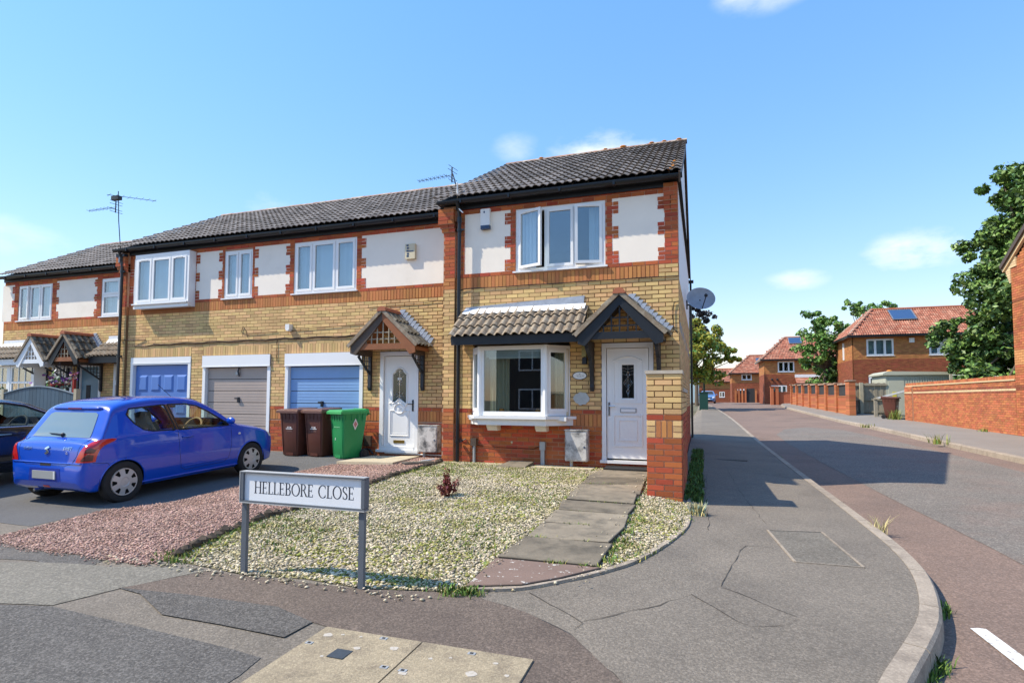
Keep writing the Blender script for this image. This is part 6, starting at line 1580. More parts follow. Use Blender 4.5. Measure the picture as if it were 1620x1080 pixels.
# ------------------------------------------------------------------ wheelie bins
def wheelie(name, label, loc, rot, body, lid, group, badge, s=1.0):
    """two-wheeled refuse bin, its front towards local -y"""
    t = thing(name, label, 'wheelie bin', loc, (0, 0, rot), group)
    b = MB(); w0, w1 = .205 * s, .262 * s; d0, d1 = .20 * s, .285 * s; H = .93 * s
    prof = [(0, .94), (.03, 1.0), (.40, 1.0), (.62, 1.0), (.90, 1.0), (.98, 1.03), (1.0, 1.03)]
    rows = []
    for (u, k) in prof:
        w = (w0 + (w1 - w0) * u) * k; d = (d0 + (d1 - d0) * u) * k; r = .035
        ring = []
        for (sx, sy, a0) in ((1, 1, 0), (-1, 1, 90), (-1, -1, 180), (1, -1, 270)):
            for j in range(4):
                a = math.radians(a0 + 30 * j); ring.append((sx * (w - r) + r * math.cos(a), sy * (d - r) + r * math.sin(a) + (.03 * u), u * H + .03))
        rows.append(ring)
    n = 16; vs = [p for r_ in rows for p in r_]
    fs = [(i * n + k, i * n + (k + 1) % n, (i + 1) * n + (k + 1) % n, (i + 1) * n + k) for i in range(len(rows) - 1) for k in range(n)] + [tuple(range(n - 1, -1, -1))]
    b.add(vs, fs, body); o = smooth_by_angle(b.build('bin_body', t, local=True), 40)
    # front panel relief, ribs under the rim
    b = MB(); yf = lambda z: -(d0 + (d1 - d0) * (z - .03) / H) + .03 * (z - .03) / H
    for x in (-.17, .17): b.bar((x * s, yf(.12) - .002, .12 * s), (x * 1.15 * s, yf(.84) - .002, .84 * s), .012, .012, body, up=(0, 1, 0))
    for k in range(5): b.box((-.2 + .1 * k - .008) * s, (-.2 + .1 * k + .008) * s, (yf(.88) - .012) * s, yf(.88) * s, .80 * s, .93 * s, body)
    for sgn in (-1, 1):
        for k in range(4): b.box(sgn * w1 * .985, sgn * (w1 + .012), -.2 + k * .13, -.185 + k * .13, .80 * s, .94 * s, body)
    b.box(-.10, .10, -d0 - .01, -d0 + .02, .03, .09, body); b.build('rib', t, local=True)
    # lid with a raised middle, overhanging front
    b = MB(); lw, lf, lb_ = w1 + .025, -d1 - .035, d1 + .05; z = H + .035
    ring0 = [(-lw, lf, z - .035), (lw, lf, z - .035), (lw, lb_, z - .02), (-lw, lb_, z - .02)]
    ring1 = [(-lw, lf, z + .012), (lw, lf, z + .012), (lw, lb_, z + .03), (-lw, lb_, z + .03)]
    ring2 = [(-lw + .03, lf + .05, z + .045), (lw - .03, lf + .05, z + .045), (lw - .03, lb_ - .06, z + .062), (-lw + .03, lb_ - .06, z + .062)]
    fs = []
    for k in range(4): fs += [(k, (k + 1) % 4, 4 + (k + 1) % 4, 4 + k), (4 + k, 4 + (k + 1) % 4, 8 + (k + 1) % 4, 8 + k)]
    fs += [(8, 9, 10, 11), (3, 2, 1, 0)]; b.add(ring0 + ring1 + ring2, fs, lid)
    b.box(-lw + .05, lw - .05, lb_ - .05, lb_ + .02, z + .03, z + .075, lid); lo = b.build('lid', t, local=True)
    b = MB(); b.tube([(-w1 - .01, d1 + .075, H - .0), (w1 + .01, d1 + .075, H - .0)], .016, body, 8); b.box(-.2, -.17, d1, d1 + .08, H - .04, H + .01, body); b.box(.17, .2, d1, d1 + .08, H - .04, H + .01, body); b.build('handle', t, local=True)
    for sgn in (-1, 1):
        b = MB(); b.disc((sgn * (w0 + .055), d0 + .05, .10), (1, 0, 0), .10, .05, M['rubber'], 18); b.disc((sgn * (w0 + .083), d0 + .05, .10), (1, 0, 0), .05, .01, M['blackplastic'], 12); b.build('wheel', t, local=True)
    b = MB()
    if badge == 'num':
        z0 = .60
        b.box(-.085, .085, yf(z0) - .006, yf(z0) + .004, z0 - .012, z0 + .002, M['label']); b.box(-.05, .055, yf(z0 + .03) - .006, yf(z0 + .03) + .004, z0 + .012, z0 + .040, M['label']); b.box(-.03, -.012, yf(z0 + .03) - .008, yf(z0 + .03), z0 + .016, z0 + .036, body); b.box(.004, .022, yf(z0 + .03) - .008, yf(z0 + .03), z0 + .016, z0 + .036, body); b.box(-.07, .07, yf(z0 - .04) - .0015, yf(z0 - .04) + .004, z0 - .07, z0 - .03, M['brownlid'])
        b.build('label', t, local=True)
    else:
        for i in range(11): b.box(-.12 + i * .021, -.107 + i * .021, yf(.66) - .005, yf(.66) + .004, .652, .67, M['greenpale'])
        b.box(-.085, -.070, yf(.42) - .005, yf(.42) + .004, .39, .44, M['label']); b.build('label', t, local=True)
        b = MB(); xs = w1 * .985 + .003; b.add([(xs - .012, .03, .60), (xs - .002, .09, .72), (xs + .004, .03, .84), (xs - .002, -.03, .72)], [(0, 1, 2, 3)], M['label']); b.add([(xs - .005, .03, .65), (xs + .001, .07, .72), (xs + .006, .03, .79), (xs + .001, -.01, .72)], [(0, 1, 2, 3)], M['pinkpot']); b.build('sticker', t, local=True)
    return t
M['greenpale'] = pm('pale_green_print', (.20, .50, .26), .5, .05, 10)
rb = math.radians(-3)
wheelie('wheelie_bin', 'dark brown wheelie bin, the left one of three, next to the red brick garage pier', (-7.98, .08, .04), rb, M['brownplastic'], M['brownlid'], 'wheelie bins by the garage', 'num')
wheelie('wheelie_bin', 'brown wheelie bin with faded lid, between the other brown bin and the green one', (-7.37, .11, .045), math.radians(-6), M['brownplastic2'] if 'brownplastic2' in M else M['brownplastic'], M['greylid'] if 'greylid' in M else M['brownlid'], 'wheelie bins by the garage', 'num')
wheelie('wheelie_bin', 'bright green wheelie bin in front of the light blue garage door', (-6.66, .02, .035), math.radians(-24), M['greenplastic'], M['greenlid'], 'wheelie bins by the garage', 'print', 1.0)
wheelie('wheelie_bin', 'brown wheelie bin standing by the end of the red garden wall across the road', (9.0, 21.6, rpav_z(8.8, 21.4)), math.radians(60), M['brownplastic'], M['brownplastic'], None, 'num', 1.05)

# ------------------------------------------------------------------ aerials, dish, hanging basket
def aerial(label, base, kink, top, boom_from, boom_dir, L, n, stripe=False):
    t = thing('tv_aerial', label, 'TV aerial', base)
    b = MB(); m = M['steel'] if stripe else M['black']
    b.tube([base, kink, top], .012, M['black'], 6); b.build('mast', t)
    d = Vector(boom_dir).normalized(); s = Vector((d.y, -d.x, 0)).normalized(); p = Vector(boom_from)
    b = MB(); b.tube([p - d * -.02, p + d * L], .005, M['black'], 5); b.build('boom', t)
    for i in range(n):
        q = p + d * (L * (.22 + .78 * i / (n - 1))); b = MB(); hl = .10 - .035 * i / n; b.tube([q - s * hl, q + s * hl], .0045, M['black'], 4); b.tube([q - Vector((0, 0, .035)), q + Vector((0, 0, .035))], .0045, M['black'], 4); b.build('element', t)
    b = MB(); q = p + d * (L * .06)
    for zz in (-.14, -.07, .07, .14): b.tube([q + Vector((0, 0, zz)) - s * .16 - d * .05 * abs(zz) * 4, q + Vector((0, 0, zz)) + s * .16 - d * .05 * abs(zz) * 4], .006, M['black'], 4)
    b.bar(q + Vector((0, 0, -.15)), q + Vector((0, 0, .15)), .02, .02, M['black']); b.build('reflector', t)
    return t
t = aerial('TV aerial on a short mast with a white cable where the two roofs meet', (-4.10, -.14, 4.75), (-4.13, -.12, 5.35), (-4.25, -.10, 5.72), (-4.22, -.10, 5.70), (-.99, .15, .02), .85, 8)
b = MB(); b.tube([(-4.12, -.17, 5.5), (-4.11, -.17, 5.15), (-4.08, -.19, 4.98), (-3.98, -.20, 4.88)], .014, M['whitepaint'], 6); b.build('cable', t)
t = aerial('taller bent TV aerial mast with two aerials at the left end of the garage house', (-14.0, .47, 4.7), (-14.2, .49, 5.95), (-14.27, .5, 6.75), (-14.28, .5, 6.33), (-1, .10, .05), 1.25, 7)
b = MB(); p = Vector((-14.27, .5, 6.62)); d = Vector((.35, .9, .12)).normalized(); s = Vector((d.y, -d.x, 0))
b.tube([p - d * .25, p + d * .9], .007, M['black'], 4)
for i in range(8): q = p + d * (-.2 + .15 * i); b.tube([q - s * .16, q + s * .16], .005, M['steel'], 4)
b.box(-14.45, -14.20, .44, .56, 6.52, 6.62, M['black']); b.build('second_aerial', t)
b = MB(); b.tube([(-14.05, .45, 4.80), (-14.05, .45, 5.02)], .03, M['steel'], 6); b.box(-14.15, -13.85, .42, .52, 4.95, 5.02, M['black']); b.build('bracket', t)

t = thing('satellite_dish', 'grey satellite dish sticking out from the gable wall above the pavement', 'satellite dish', (.0, 5.2, 3.78))
b = MB(); b.tube([(.0, 5.2, 3.74), (.20, 5.15, 3.74), (.34, 5.0, 3.82)], .02, M['black'], 6); b.box(-.01, .03, 5.1, 5.3, 3.64, 3.86, M['black']); b.build('bracket', t)
b = MB(); c = Vector((.36, 4.95, 3.86)); axis = Vector((.25, -.93, .26)).normalized(); e1 = axis.cross(Vector((0, 0, 1))).normalized(); e2 = e1.cross(axis)
vs = []; K = 6; n = 28
for i in range(K + 1):
    r = i / K
    for k in range(n):
        a = 2 * math.pi * k / n; vs.append(c + e1 * (.36 * r * math.cos(a)) + e2 * (.30 * r * math.sin(a)) + axis * (-.07 * (1 - r * r)))
fs = [(i * n + k, i * n + (k + 1) % n, (i + 1) * n + (k + 1) % n, (i + 1) * n + k) for i in range(K) for k in range(n)]
b.add(vs, fs, M['dishgrey']); b.build('dish', t, smooth=True)
b = MB(); b.tube([c - e2 * .30 + axis * 0, c + axis * .42 - e2 * .16], .012, M['black'], 6); b.sphere(tuple(c + axis * .44 - e2 * .13), .045, M['black'], 8); b.build('receiver_arm', t)

t = thing('hanging_basket', 'hanging basket of mixed flowers under the left brown door canopy', 'hanging basket', (-17.05, 1.02, 1.45))
b = MB(); b.lathe((-17.05, 1.02, 1.50), [(.001, 0), (.10, .01), (.17, .07), (.20, .16), (.19, .17)], M['red'], 14); b.build('bowl', t, smooth=True)
b = MB(); 
for a in (0, 2.1, 4.2): b.tube([(-17.05 + .18 * math.cos(a), 1.02 + .18 * math.sin(a), 1.66), (-17.05, 1.02, 2.28)], .004, M['black'], 4)
b.build('chain', t)
def petals(b, c, r, n, mats, size):
    for i in range(n):
        p = Vector(c) + Vector((random.gauss(0, 1), random.gauss(0, 1), random.gauss(0, .7))) * r * .55
        a = Vector((random.gauss(0, 1), random.gauss(0, 1), random.gauss(0, 1))).normalized(); e = a.orthogonal().normalized() * size; f = a.cross(e)
        m = random.choice(mats); b.add([p - e - f, p + e - f, p + e + f, p - e + f], [(0, 1, 2, 3)], m)
b = MB(); petals(b, (-17.05, 1.0, 1.74), .30, 130, [M['flower'], M['paleleaf'], M['purple'], M['label'], M['grass']], .035); petals(b, (-16.82, .98, 1.55), .2, 40, [M['paleleaf'], M['dark']], .03); fo = b.build('flowers', t); fo['kind'] = 'stuff'
t = thing('garden_ornament', 'small purple and pink windmill ornament on the brown canopy post by the teal door', 'ornament', (-16.52, 1.08, 1.2))
b = MB(); b.box(-16.55, -16.49, 1.06, 1.12, 1.2, 1.95, M['red']); b.build('post', t); b = MB(); petals(b, (-16.5, 1.05, 1.93), .12, 26, [M['purple'], M['flower']], .03); b.build('petal', t)

# arched plank gate at the left
t = thing('garden_gate', 'slate blue arched plank gate in front of the far left house', 'gate', (-16.4, .1, .05))
x0, x1, y = -17.75, -15.0, .1; n = 19; pw = (x1 - x0) / n
for i in range(n):
    a = x0 + i * pw; zt = lambda x: 1.36 + .19 * math.sin(math.pi * (x - x0) / (x1 - x0)); b = MB()
    b.prism([(a + .004, y, .05), (a + pw - .004, y, .05), (a + pw - .004, y, zt(a + pw)), (a + pw / 2, y, zt(a + pw / 2)), (a + .004, y, zt(a))], (0, .02, 0), M['gateblue']); b.build('plank', t)
b = MB(); b.tube([(x0 + (x1 - x0) * i / 20, y + .0, 1.37 + .19 * math.sin(math.pi * i / 20)) for i in range(21)], .025, M['gateblue'], 6); b.build('top_rail', t)
b = MB(); b.box(x0 - .1, x0, y - .02, y + .08, 0, 1.5, M['timberpost']); b.box(x1, x1 + .1, y - .02, y + .08, 0, 1.5, M['timberpost']); b.build('post', t)
# plants at the neighbour's window
b = MB(); petals(b, (-20.6, .9, 1.12), .5, 220, [M['leaf2'], M['leaf1'], M['label']], .05); tag(b.build('window_shrub'), 'leafy shrub under the far left bay window', 'shrub')

# ornaments on the bay window sill
def ornament(name, label, cat, c, prof, mat): b = MB(); b.lathe(c, prof, mat, 12); tag(b.build(name, smooth=True), label, cat)
zs = .985
ornament('jar', 'orange jar on the bay window sill at the curtain', 'jar', (-3.17, -.18, zs), [(.001, 0), (.05, 0), (.055, .06), (.05, .12), (.045, .125), (.001, .125)], M['orangepot'])
ornament('vase', 'orange rounded vase at the right end of the bay window sill', 'vase', (-2.47, -.16, zs), [(.001, 0), (.035, 0), (.06, .05), (.055, .10), (.02, .14), (.001, .14)], M['orangepot'])
ornament('bowl', 'pink bowl in the middle of the bay window sill', 'bowl', (-2.90, -.18, zs), [(.001, 0), (.04, 0), (.07, .045), (.07, .05), (.001, .045)], M['pinkpot'])
ornament('cup', 'small white cup between the orange jar and the pink bowl on the sill', 'cup', (-3.0, -.2, zs), [(.001, 0), (.025, 0), (.03, .07), (.001, .07)], M['whitepaint'])
b = MB(); b.box(-2.76, -2.62, -.22, -.12, zs, zs + .05, M['label']); tag(b.build('box'), 'small white box right of the pink bowl on the window sill', 'box')

# ------------------------------------------------------------------ across the road: cabin, fence, rail, posts
t = thing('utility_cabin', 'pale green grey metal cabin with ribbed sides behind the timber rail', 'cabin', (11.5, 28, .5))
x0, x1, y0, y1 = 10.25, 13.55, 27.2, 30.0; z0, z1 = .35, 2.80; b = MB(); b.box(x0 + .05, x1, y0 + .05, y1, z0, z1, M['container']); b.build('body', t)
b = MB(); b.prism([(x0 - .1, y0 - .08, z1 - .10), (x1 + .05, y0 - .08, z1 - .10), (x1 + .05, y0 - .08, z1 + .05), (x0 + .15, y0 - .08, z1 + .12), (x0 - .1, y0 - .08, z1 - .0)], (0, y1 - y0 + .15, 0), M['container']); b.build('roof', t)
rib = MB(); rib.box(-.03, .03, -.03, 0, 0, 2.1, M['container']); rib = rib.mesh('rib')
for i in range(20): inst('rib', rib, t, (x0 + 1.05 + i * .12, y0 + .052, z0 + .2))
b = MB(); b.box(x0 + .18, x0 + .95, y0 + .02, y0 + .06, z0 + .1, z1 - .2, M['container']); b.build('door', t)
b = MB(); b.box(x0 + .36, x0 + .56, y0 + .005, y0 + .02, 1.45, 1.75, M['yellow']); b.build('warning_sticker', t)
b = MB(); b.sphere((x0 + .4, y0 + .6, z1 + .12), .16, M['orangepot'], 8, (1, 1, .7)); b.build('roof_vent', t)
t = thing('timber_fence', 'weathered timber plank fence between the pier wall and the pale cabin', 'fence', (9.2, 27.2, .4))
for i in range(14):
    b = MB(); xx = 8.30 + i * .145; b.box(xx, xx + .138, 27.25 + .08 * (i % 2) * .2, 27.28 + .08 * (i % 2) * .2, .35, 2.25 + random.uniform(-.02, .02), M['timber']); b.build('plank', t)
b = MB(); b.box(8.25, 10.35, 27.18, 27.25, 1.25, 1.36, M['timber']); b.box(8.25, 10.35, 27.18, 27.25, 2.10, 2.20, M['timber']); b.box(8.25, 10.35, 27.18, 27.25, .55, .66, M['timber']); b.build('rail', t)
b = MB(); b.box(8.95, 9.12, 27.0, 27.15, .3, 2.28, M['timberpost']); b.build('post', t)
t = thing('knee_rail', 'low grey timber rail with a sloping bar in front of the pale cabin', 'rail', (9.2, 23.5, .35))
b = MB(); b.box(8.72, 8.86, 23.3, 23.42, .25, 1.33, M['timber']); b.build('post', t)
b = MB(); b.bar((8.70, 23.33, 1.36), (9.75, 23.0, 1.31), .10, .07, M['timber']); b.build('top_rail', t)
b = MB(); b.bar((8.85, 23.36, 1.36), (9.95, 21.4, 1.85), .07, .09, M['galv']); b.build('sloping_bar', t)
b = MB(); b.bar((8.86, 23.36, .50), (9.8, 23.2, .48), .05, .08, M['timber']); b.build('low_rail', t)
t = thing('street_cabinet', 'dark green street cabinet with a tall green post on the left pavement', 'street cabinet', (.35, 33, .4))
b = MB(); b.box(.15, .75, 33, 33.6, .3, 1.75, M['greenmetal']); b.box(.12, .78, 32.97, 33.63, 1.75, 1.80, M['greenmetal']); b.build('cabinet', t); b = MB(); b.tube([(.5, 36, .3), (.5, 36, 4.6)], .07, M['greenmetal'], 8); b.build('post', t)
t = thing('side_wall', 'pale teal clad wall of an outbuilding beside the yellow green tree', 'building', (-1.2, 62, .8)); b = MB(); b.box(-3.2, -.05, 66, 70, .4, 3.9, M['teal']); b.build('cladding', t); b = MB(); b.box(-3.3, .05, 65.9, 70, 3.9, 4.0, M['leadwhite']); b.build('roof', t)
# clothes post behind the garden wall
t = thing('clothes_post', 'white washing line post just above the red garden wall', 'post', (13.0, 24, .3)); b = MB(); b.box(12.6, 12.72, 25, 25.1, .2, 2.65, M['timberpost']); b.build('post', t); b = MB(); b.tube([(12.7, 25, 2.6), (15, 22, 2.35)], .012, M['whitepaint'], 4); b.build('line', t)
# plain house across the close, behind the photographer: seen only as a reflection in the panes
def opposite():
    t = thing('opposite_house', 'brick house across the close, seen only as a reflection in the panes', 'house', (-6, -24, -.4))
    b = MB(); b.box(-12, 3, -30, -24, -.6, 5, M['darkbrick']); b.build('wall', t)
    b = MB(); b.prism([(-12.4, -23.6, 4.9), (-12.4, -30.4, 4.9), (-12.4, -27, 7.2)], (15.8, 0, 0), M['tile']); b.build('roof', t)
    for (x, z) in ((-10.5, 3), (-6.5, 3), (-2, 3), (-10.5, .6), (-2, .6), (-6, .6)):
        b = MB(); b.box(x, x + 1.8, -24, -23.94, z, z + 1.3, M['white']); o = b.build('window_frame', t)
        b = MB(); b.box(x + .1, x + .85, -23.94, -23.92, z + .1, z + 1.2, M['darkmesh']); b.box(x + .95, x + 1.7, -23.94, -23.92, z + .1, z + 1.2, M['darkmesh']); b.build('pane', o)
opposite()
# ------------------------------------------------------------------ cars
def pchip(pts, x):
    """smooth interpolation without overshoot"""
    xs = [p[0] for p in pts]; ys = [p[1] for p in pts]
    if x <= xs[0]: return ys[0]
    if x >= xs[-1]: return ys[-1]
    i = max(k for k in range(len(xs) - 1) if xs[k] <= x)
    def slope(k):
        if k == 0: return (ys[1] - ys[0]) / (xs[1] - xs[0])
        if k == len(xs) - 1: return (ys[-1] - ys[-2]) / (xs[-1] - xs[-2])
        a = (ys[k] - ys[k - 1]) / (xs[k] - xs[k - 1]); b = (ys[k + 1] - ys[k]) / (xs[k + 1] - xs[k])
        return 0 if a * b <= 0 else 2 * a * b / (a + b)
    h = xs[i + 1] - xs[i]; t = (x - xs[i]) / h
    return (2 * t ** 3 - 3 * t * t + 1) * ys[i] + (t ** 3 - 2 * t * t + t) * h * slope(i) + (-2 * t ** 3 + 3 * t * t) * ys[i + 1] + (t ** 3 - t * t) * h * slope(i + 1)

def text_mesh(txt, size, ext=.001):
    cu = bpy.data.curves.new('lettering', 'FONT'); cu.body = txt; cu.size = size; cu.extrude = ext; cu.align_x = 'CENTER'; cu.align_y = 'CENTER'
    o = bpy.data.objects.new('lettering_tmp', cu); COL.objects.link(o)
    bpy.context.view_layer.update()
    me = bpy.data.meshes.new_from_object(o.evaluated_get(bpy.context.evaluated_depsgraph_get()))
    bpy.data.objects.remove(o); bpy.data.curves.remove(cu); return me

class Car:
    def __init__(s, t, sp, paint, dx=.02, nv=64):
        s.t = t; s.sp = sp; s.paint = paint
        L = sp['L']; xs = [0]
        while xs[-1] < L:
            d = min(xs[-1], L - xs[-1]); xs.append(min(L, xs[-1] + (dx * .35 if d < .2 else dx)))
            if L - xs[-1] < 1e-6: break
        s.xs = xs; s.nv = nv; rows = []
        for x in xs: rows.append(s.section(x))
        s.rows = rows; s.vs = [p for r in rows for p in r]; n = len(rows[0])
        s.n = n; s.fs = [(i * n + k, i * n + k + 1, (i + 1) * n + k + 1, (i + 1) * n + k) for i in range(len(xs) - 1) for k in range(n - 1)]
        s.fs += [tuple(range(n))[::-1], tuple((len(xs) - 1) * n + k for k in range(n))]
        s.bvh = BVHTree.FromPolygons([Vector(v) for v in s.vs], s.fs[:-2] + [s.fs[-2], s.fs[-1]])
    def yside(s, x, z):
        sp = s.sp; Wd = pchip(sp['W'], x); zw = .55; belt = pchip(sp['belt'], x)
        if z < zw: u = (zw - z) / (zw - .18); return Wd * (1 - .07 * u * u)
        if z < belt: u = (z - zw) / (belt - zw); return Wd * (1 - .028 * u * u)
        return Wd * .972 - (z - belt) * sp['tumble'] - .0 * (z - belt)
    def section(s, x):
        sp = s.sp; zt = pchip(sp['top'], x); zb = pchip(sp['bot'], x); zt = max(zt, zb + .05); de = min(pchip(sp['delta'], x), (zt - zb) * .6); zs = zt - de
        half = []
        nb, ns, na = 4, 30, s.nv // 2 - 6
        y0 = s.yside(x, zb)
        for k in range(nb): half.append((y0 * .96 * k / nb, zb))
        for k in range(ns + 1):
            z = zb + (zs - zb) * k / ns; y = s.yside(x, z)
            if k == 0: y *= .975
            half.append((y, z))
        ys = s.yside(x, zs); e = sp.get('e', .62)
        for k in range(1, na + 1):
            a = math.pi / 2 * k / na; half.append((ys * max(0, math.cos(a)) ** e, zs + de * math.sin(a) ** e))
        full = [(x, -y, z) for (y, z) in half] + [(x, y, z) for (y, z) in reversed(half[1:-1])]
        return full + [full[0]]
    def build_body(s, holes, wheels, R):
        """holes: side-view polygons cut on both sides; wheel arches cut as circles"""
        keep = []
        for f in s.fs[:-2]:
            c = [sum(s.vs[i][k] for i in f) / 4 for k in range(3)]
            cut = False
            for (wx, wz) in wheels:
                if (c[0] - wx) ** 2 + (c[2] - wz) ** 2 < (R + .004) ** 2 and abs(c[1]) > .45: cut = True
            ws = s.sp.get('screen')
            if ws and ws[0] < c[0] < ws[1] and c[2] > pchip(s.sp['top'], c[0]) - .10 and abs(c[1]) < ws[2] + (ws[3] - ws[2]) * (ws[1] - c[0]) / (ws[1] - ws[0]): cut = True
            if not cut and abs(c[1]) > .35:
                for poly in holes:
                    if inpoly(c[0], c[2], poly): cut = True; break
            if not cut: keep.append(f)
        b = MB(); b.add(s.vs, keep + s.fs[-2:], s.paint); o = b.build('body', s.t, smooth=True, local=True)
        bm = bmesh.new(); bm.from_mesh(o.data); bmesh.ops.remove_doubles(bm, verts=bm.verts[:], dist=1e-4); bmesh.ops.recalc_face_normals(bm, faces=bm.faces[:]); bm.to_mesh(o.data); bm.free()
        smooth_by_angle(o, 50); return o
    def hit(s, o, d, off=.003):
        h = s.bvh.ray_cast(Vector(o), Vector(d).normalized())
        if h[0] is None:
            h = s.bvh.find_nearest(Vector(o) + Vector(d).normalized() * 1.0); return h[0] - Vector(d).normalized() * off
        return h[0] - Vector(d).normalized() * off
    def panel(s, name, poly, frame, mat, parent=None, off=.003, rings=6, inset=1.0):
        """polygon (u,v) carried onto the body along a viewing direction; frame = (origin, u axis, v axis, direction)"""
        o, U, V, D = (Vector(a) for a in frame); P = []
        for i in range(len(poly)):
            a, c = Vector(poly[i]), Vector(poly[(i + 1) % len(poly)]); k = max(1, int((c - a).length / .03))
            for j in range(k): P.append(a + (c - a) * j / k)
        cx = sum((p for p in P), Vector((0, 0))) / len(P); n = len(P); vs = []
        for r in range(rings):
            f = (1 - r / rings) * inset
            for p in P: q = cx + (p - cx) * f; vs.append(s.hit(o + U * q.x + V * q.y - D * 1.2, D, off))
        vs.append(s.hit(o + U * cx.x + V * cx.y - D * 1.2, D, off))
        fs = [(r * n + k, r * n + (k + 1) % n, (r + 1) * n + (k + 1) % n, (r + 1) * n + k) for r in range(rings - 1) for k in range(n)] + [((rings - 1) * n + k, (rings - 1) * n + (k + 1) % n, rings * n) for k in range(n)]
        b = MB(); b.add(vs, fs, mat); ob = b.build(name, parent or s.t, smooth=True, local=True)
        bm = bmesh.new(); bm.from_mesh(ob.data); bmesh.ops.recalc_face_normals(bm, faces=bm.faces[:])
        if sum(f.normal.dot(D) * f.calc_area() for f in bm.faces) > 0: bmesh.ops.reverse_faces(bm, faces=bm.faces[:])
        bm.to_mesh(ob.data); bm.free()
        s.rim = vs[:n]; return ob
    def line(s, pts, frame, r, mat, name='trim', closed=False, parent=None, off=.0, n=5):
        o, U, V, D = (Vector(a) for a in frame); P = []
        pts = list(pts) + ([pts[0]] if closed else [])
        for i in range(len(pts) - 1):
            a, c = Vector(pts[i]), Vector(pts[i + 1]); k = max(1, int((c - a).length / .03))
            for j in range(k): P.append(a + (c - a) * j / k)
        P.append(Vector(pts[-1])); b = MB(); b.tube([s.hit(o + U * p.x + V * p.y - D * 1.2, D, off) for p in P], r, mat, n)
        return b.build(name, parent or s.t, smooth=True, local=True)
RIGHT = ((0, 0, 0), (1, 0, 0), (0, 0, 1), (0, 1, 0))
LEFT = ((0, 0, 0), (1, 0, 0), (0, 0, 1), (0, -1, 0))
REAR = ((.2, 0, 0), (0, 1, 0), (0, 0, 1), (1, 0, 0))

def wheel(t, x, y, z, R, w, out, kind='trim', hub='hubcap'):
    """tyre (thing's part) with its rim"""
    b = MB(); prof = [(R * .66, -w / 2 + .02), (R * .70, -w / 2 + .004), (R * .80, -w / 2), (R * .93, -w / 2 + .008), (R * .985, -w / 2 + .03), (R, -w / 2 + .05), (R, w / 2 - .05), (R * .985, w / 2 - .03), (R * .93, w / 2 - .008), (R * .80, w / 2), (R * .70, w / 2 - .004), (R * .66, w / 2 - .02)]
    b.lathe((x, y, z), prof, M['tyre'], 40, axis='y')
    b.disc((x, y, z), (0, 1, 0), R * .68, w * .5, M['dark'], 28)
    o = b.build('wheel', t, local=True); smooth_by_angle(o, 40)
    h = MB(); yo = y + out * (w / 2 - .012); s = out
    def ring(r0, y0, r1, y1, n=42):
        vs = []
        for k in range(n):
            a = 2 * math.pi * k / n
            vs += [(x + r0 * math.cos(a), y0, z + r0 * math.sin(a)), (x + r1 * math.cos(a), y1, z + r1 * math.sin(a))]
        fs = [(2 * k, 2 * k + 1, (2 * k + 3) % (2 * n), (2 * k + 2) % (2 * n)) for k in range(n)]
        if s > 0: fs = [tuple(reversed(f)) for f in fs]
        h.add(vs, fs, M[hub])
    rr = R * .665
    ring(rr, yo - s * .01, rr * .97, yo + s * .006); ring(rr * .97, yo + s * .006, rr * .90, yo + s * .004)
    ring(rr * .56, yo + s * .012, rr * .34, yo + s * .018); ring(rr * .34, yo + s * .018, rr * .30, yo + s * .012); ring(rr * .30, yo + s * .012, rr * .02, yo + s * .015)
    ns = 7
    for k in range(ns):
        a0 = 2 * math.pi * (k + .22) / ns; a1 = 2 * math.pi * (k + .78) / ns; b0 = 2 * math.pi * (k + .10) / ns; b1 = 2 * math.pi * (k + .90) / ns
        # spoke k sits between openings
        c0, c1 = (b0, b1) if kind == 'trim' else (a0, a1)
        g0, g1 = 2 * math.pi * (k + .28) / ns, 2 * math.pi * (k + .72) / ns; i0, i1 = 2 * math.pi * (k + .30) / ns, 2 * math.pi * (k + .70) / ns
        m = 6; vs = []
        for j in range(m + 1):
            u = j / m
            ai = 2 * math.pi * (k + (-.36 + .72 * u)) / ns; ao = 2 * math.pi * (k + (-.27 + .54 * u)) / ns
            vs += [(x + rr * .56 * math.cos(ai), yo + s * .012, z + rr * .56 * math.sin(ai)), (x + rr * .90 * math.cos(ao), yo + s * .004, z + rr * .90 * math.sin(ao))]
        fs = [(2 * j, 2 * j + 1, 2 * j + 3, 2 * j + 2) for j in range(m)]
        if s > 0: fs = [tuple(reversed(f)) for f in fs]
        h.add(vs, fs, M[hub])
    h.build('hubcap', o, local=True)
    return o

def arch_lip(car, wx, wz, R, sgn, mat, r=.014):
    b = MB(); pts = []
    for k in range(33):
        a = math.radians(-12 + 204 * k / 32); px, pz = wx + R * math.cos(a), wz + R * math.sin(a)
        pts.append(car.hit((px, sgn * 1.6, pz), (0, -sgn, 0), -.004))
    b.tube(pts, r, mat, 6); b.build('wheel_arch', car.t, smooth=True, local=True)
    b = MB(); n = 24; vs = []
    for k in range(n + 1):
        a = math.radians(-15 + 210 * k / n)
        for yy in (sgn * .40, pts[0].y - sgn * .01 if False else sgn * (abs(pts[16].y) - .02)): vs.append((wx + (R + .01) * math.cos(a), yy, wz + (R + .01) * math.sin(a)))
    b.add(vs, [(2 * k, 2 * k + 1, 2 * k + 3, 2 * k + 2) for k in range(n)], M['dark']); b.build('wheel_well', car.t, local=True)

def seat(b, x, y, mat):
    b.obox((x + .25, y, .50), (.25, 0, .03), (0, .23, 0), (0, 0, .07), mat); b.obox((x - .06, y, .78), (.055, 0, .015), (0, .22, 0), (-.09, 0, .30), mat); b.obox((x - .17, y, 1.16), (.045, 0, .01), (0, .12, 0), (-.015, 0, .09), mat)

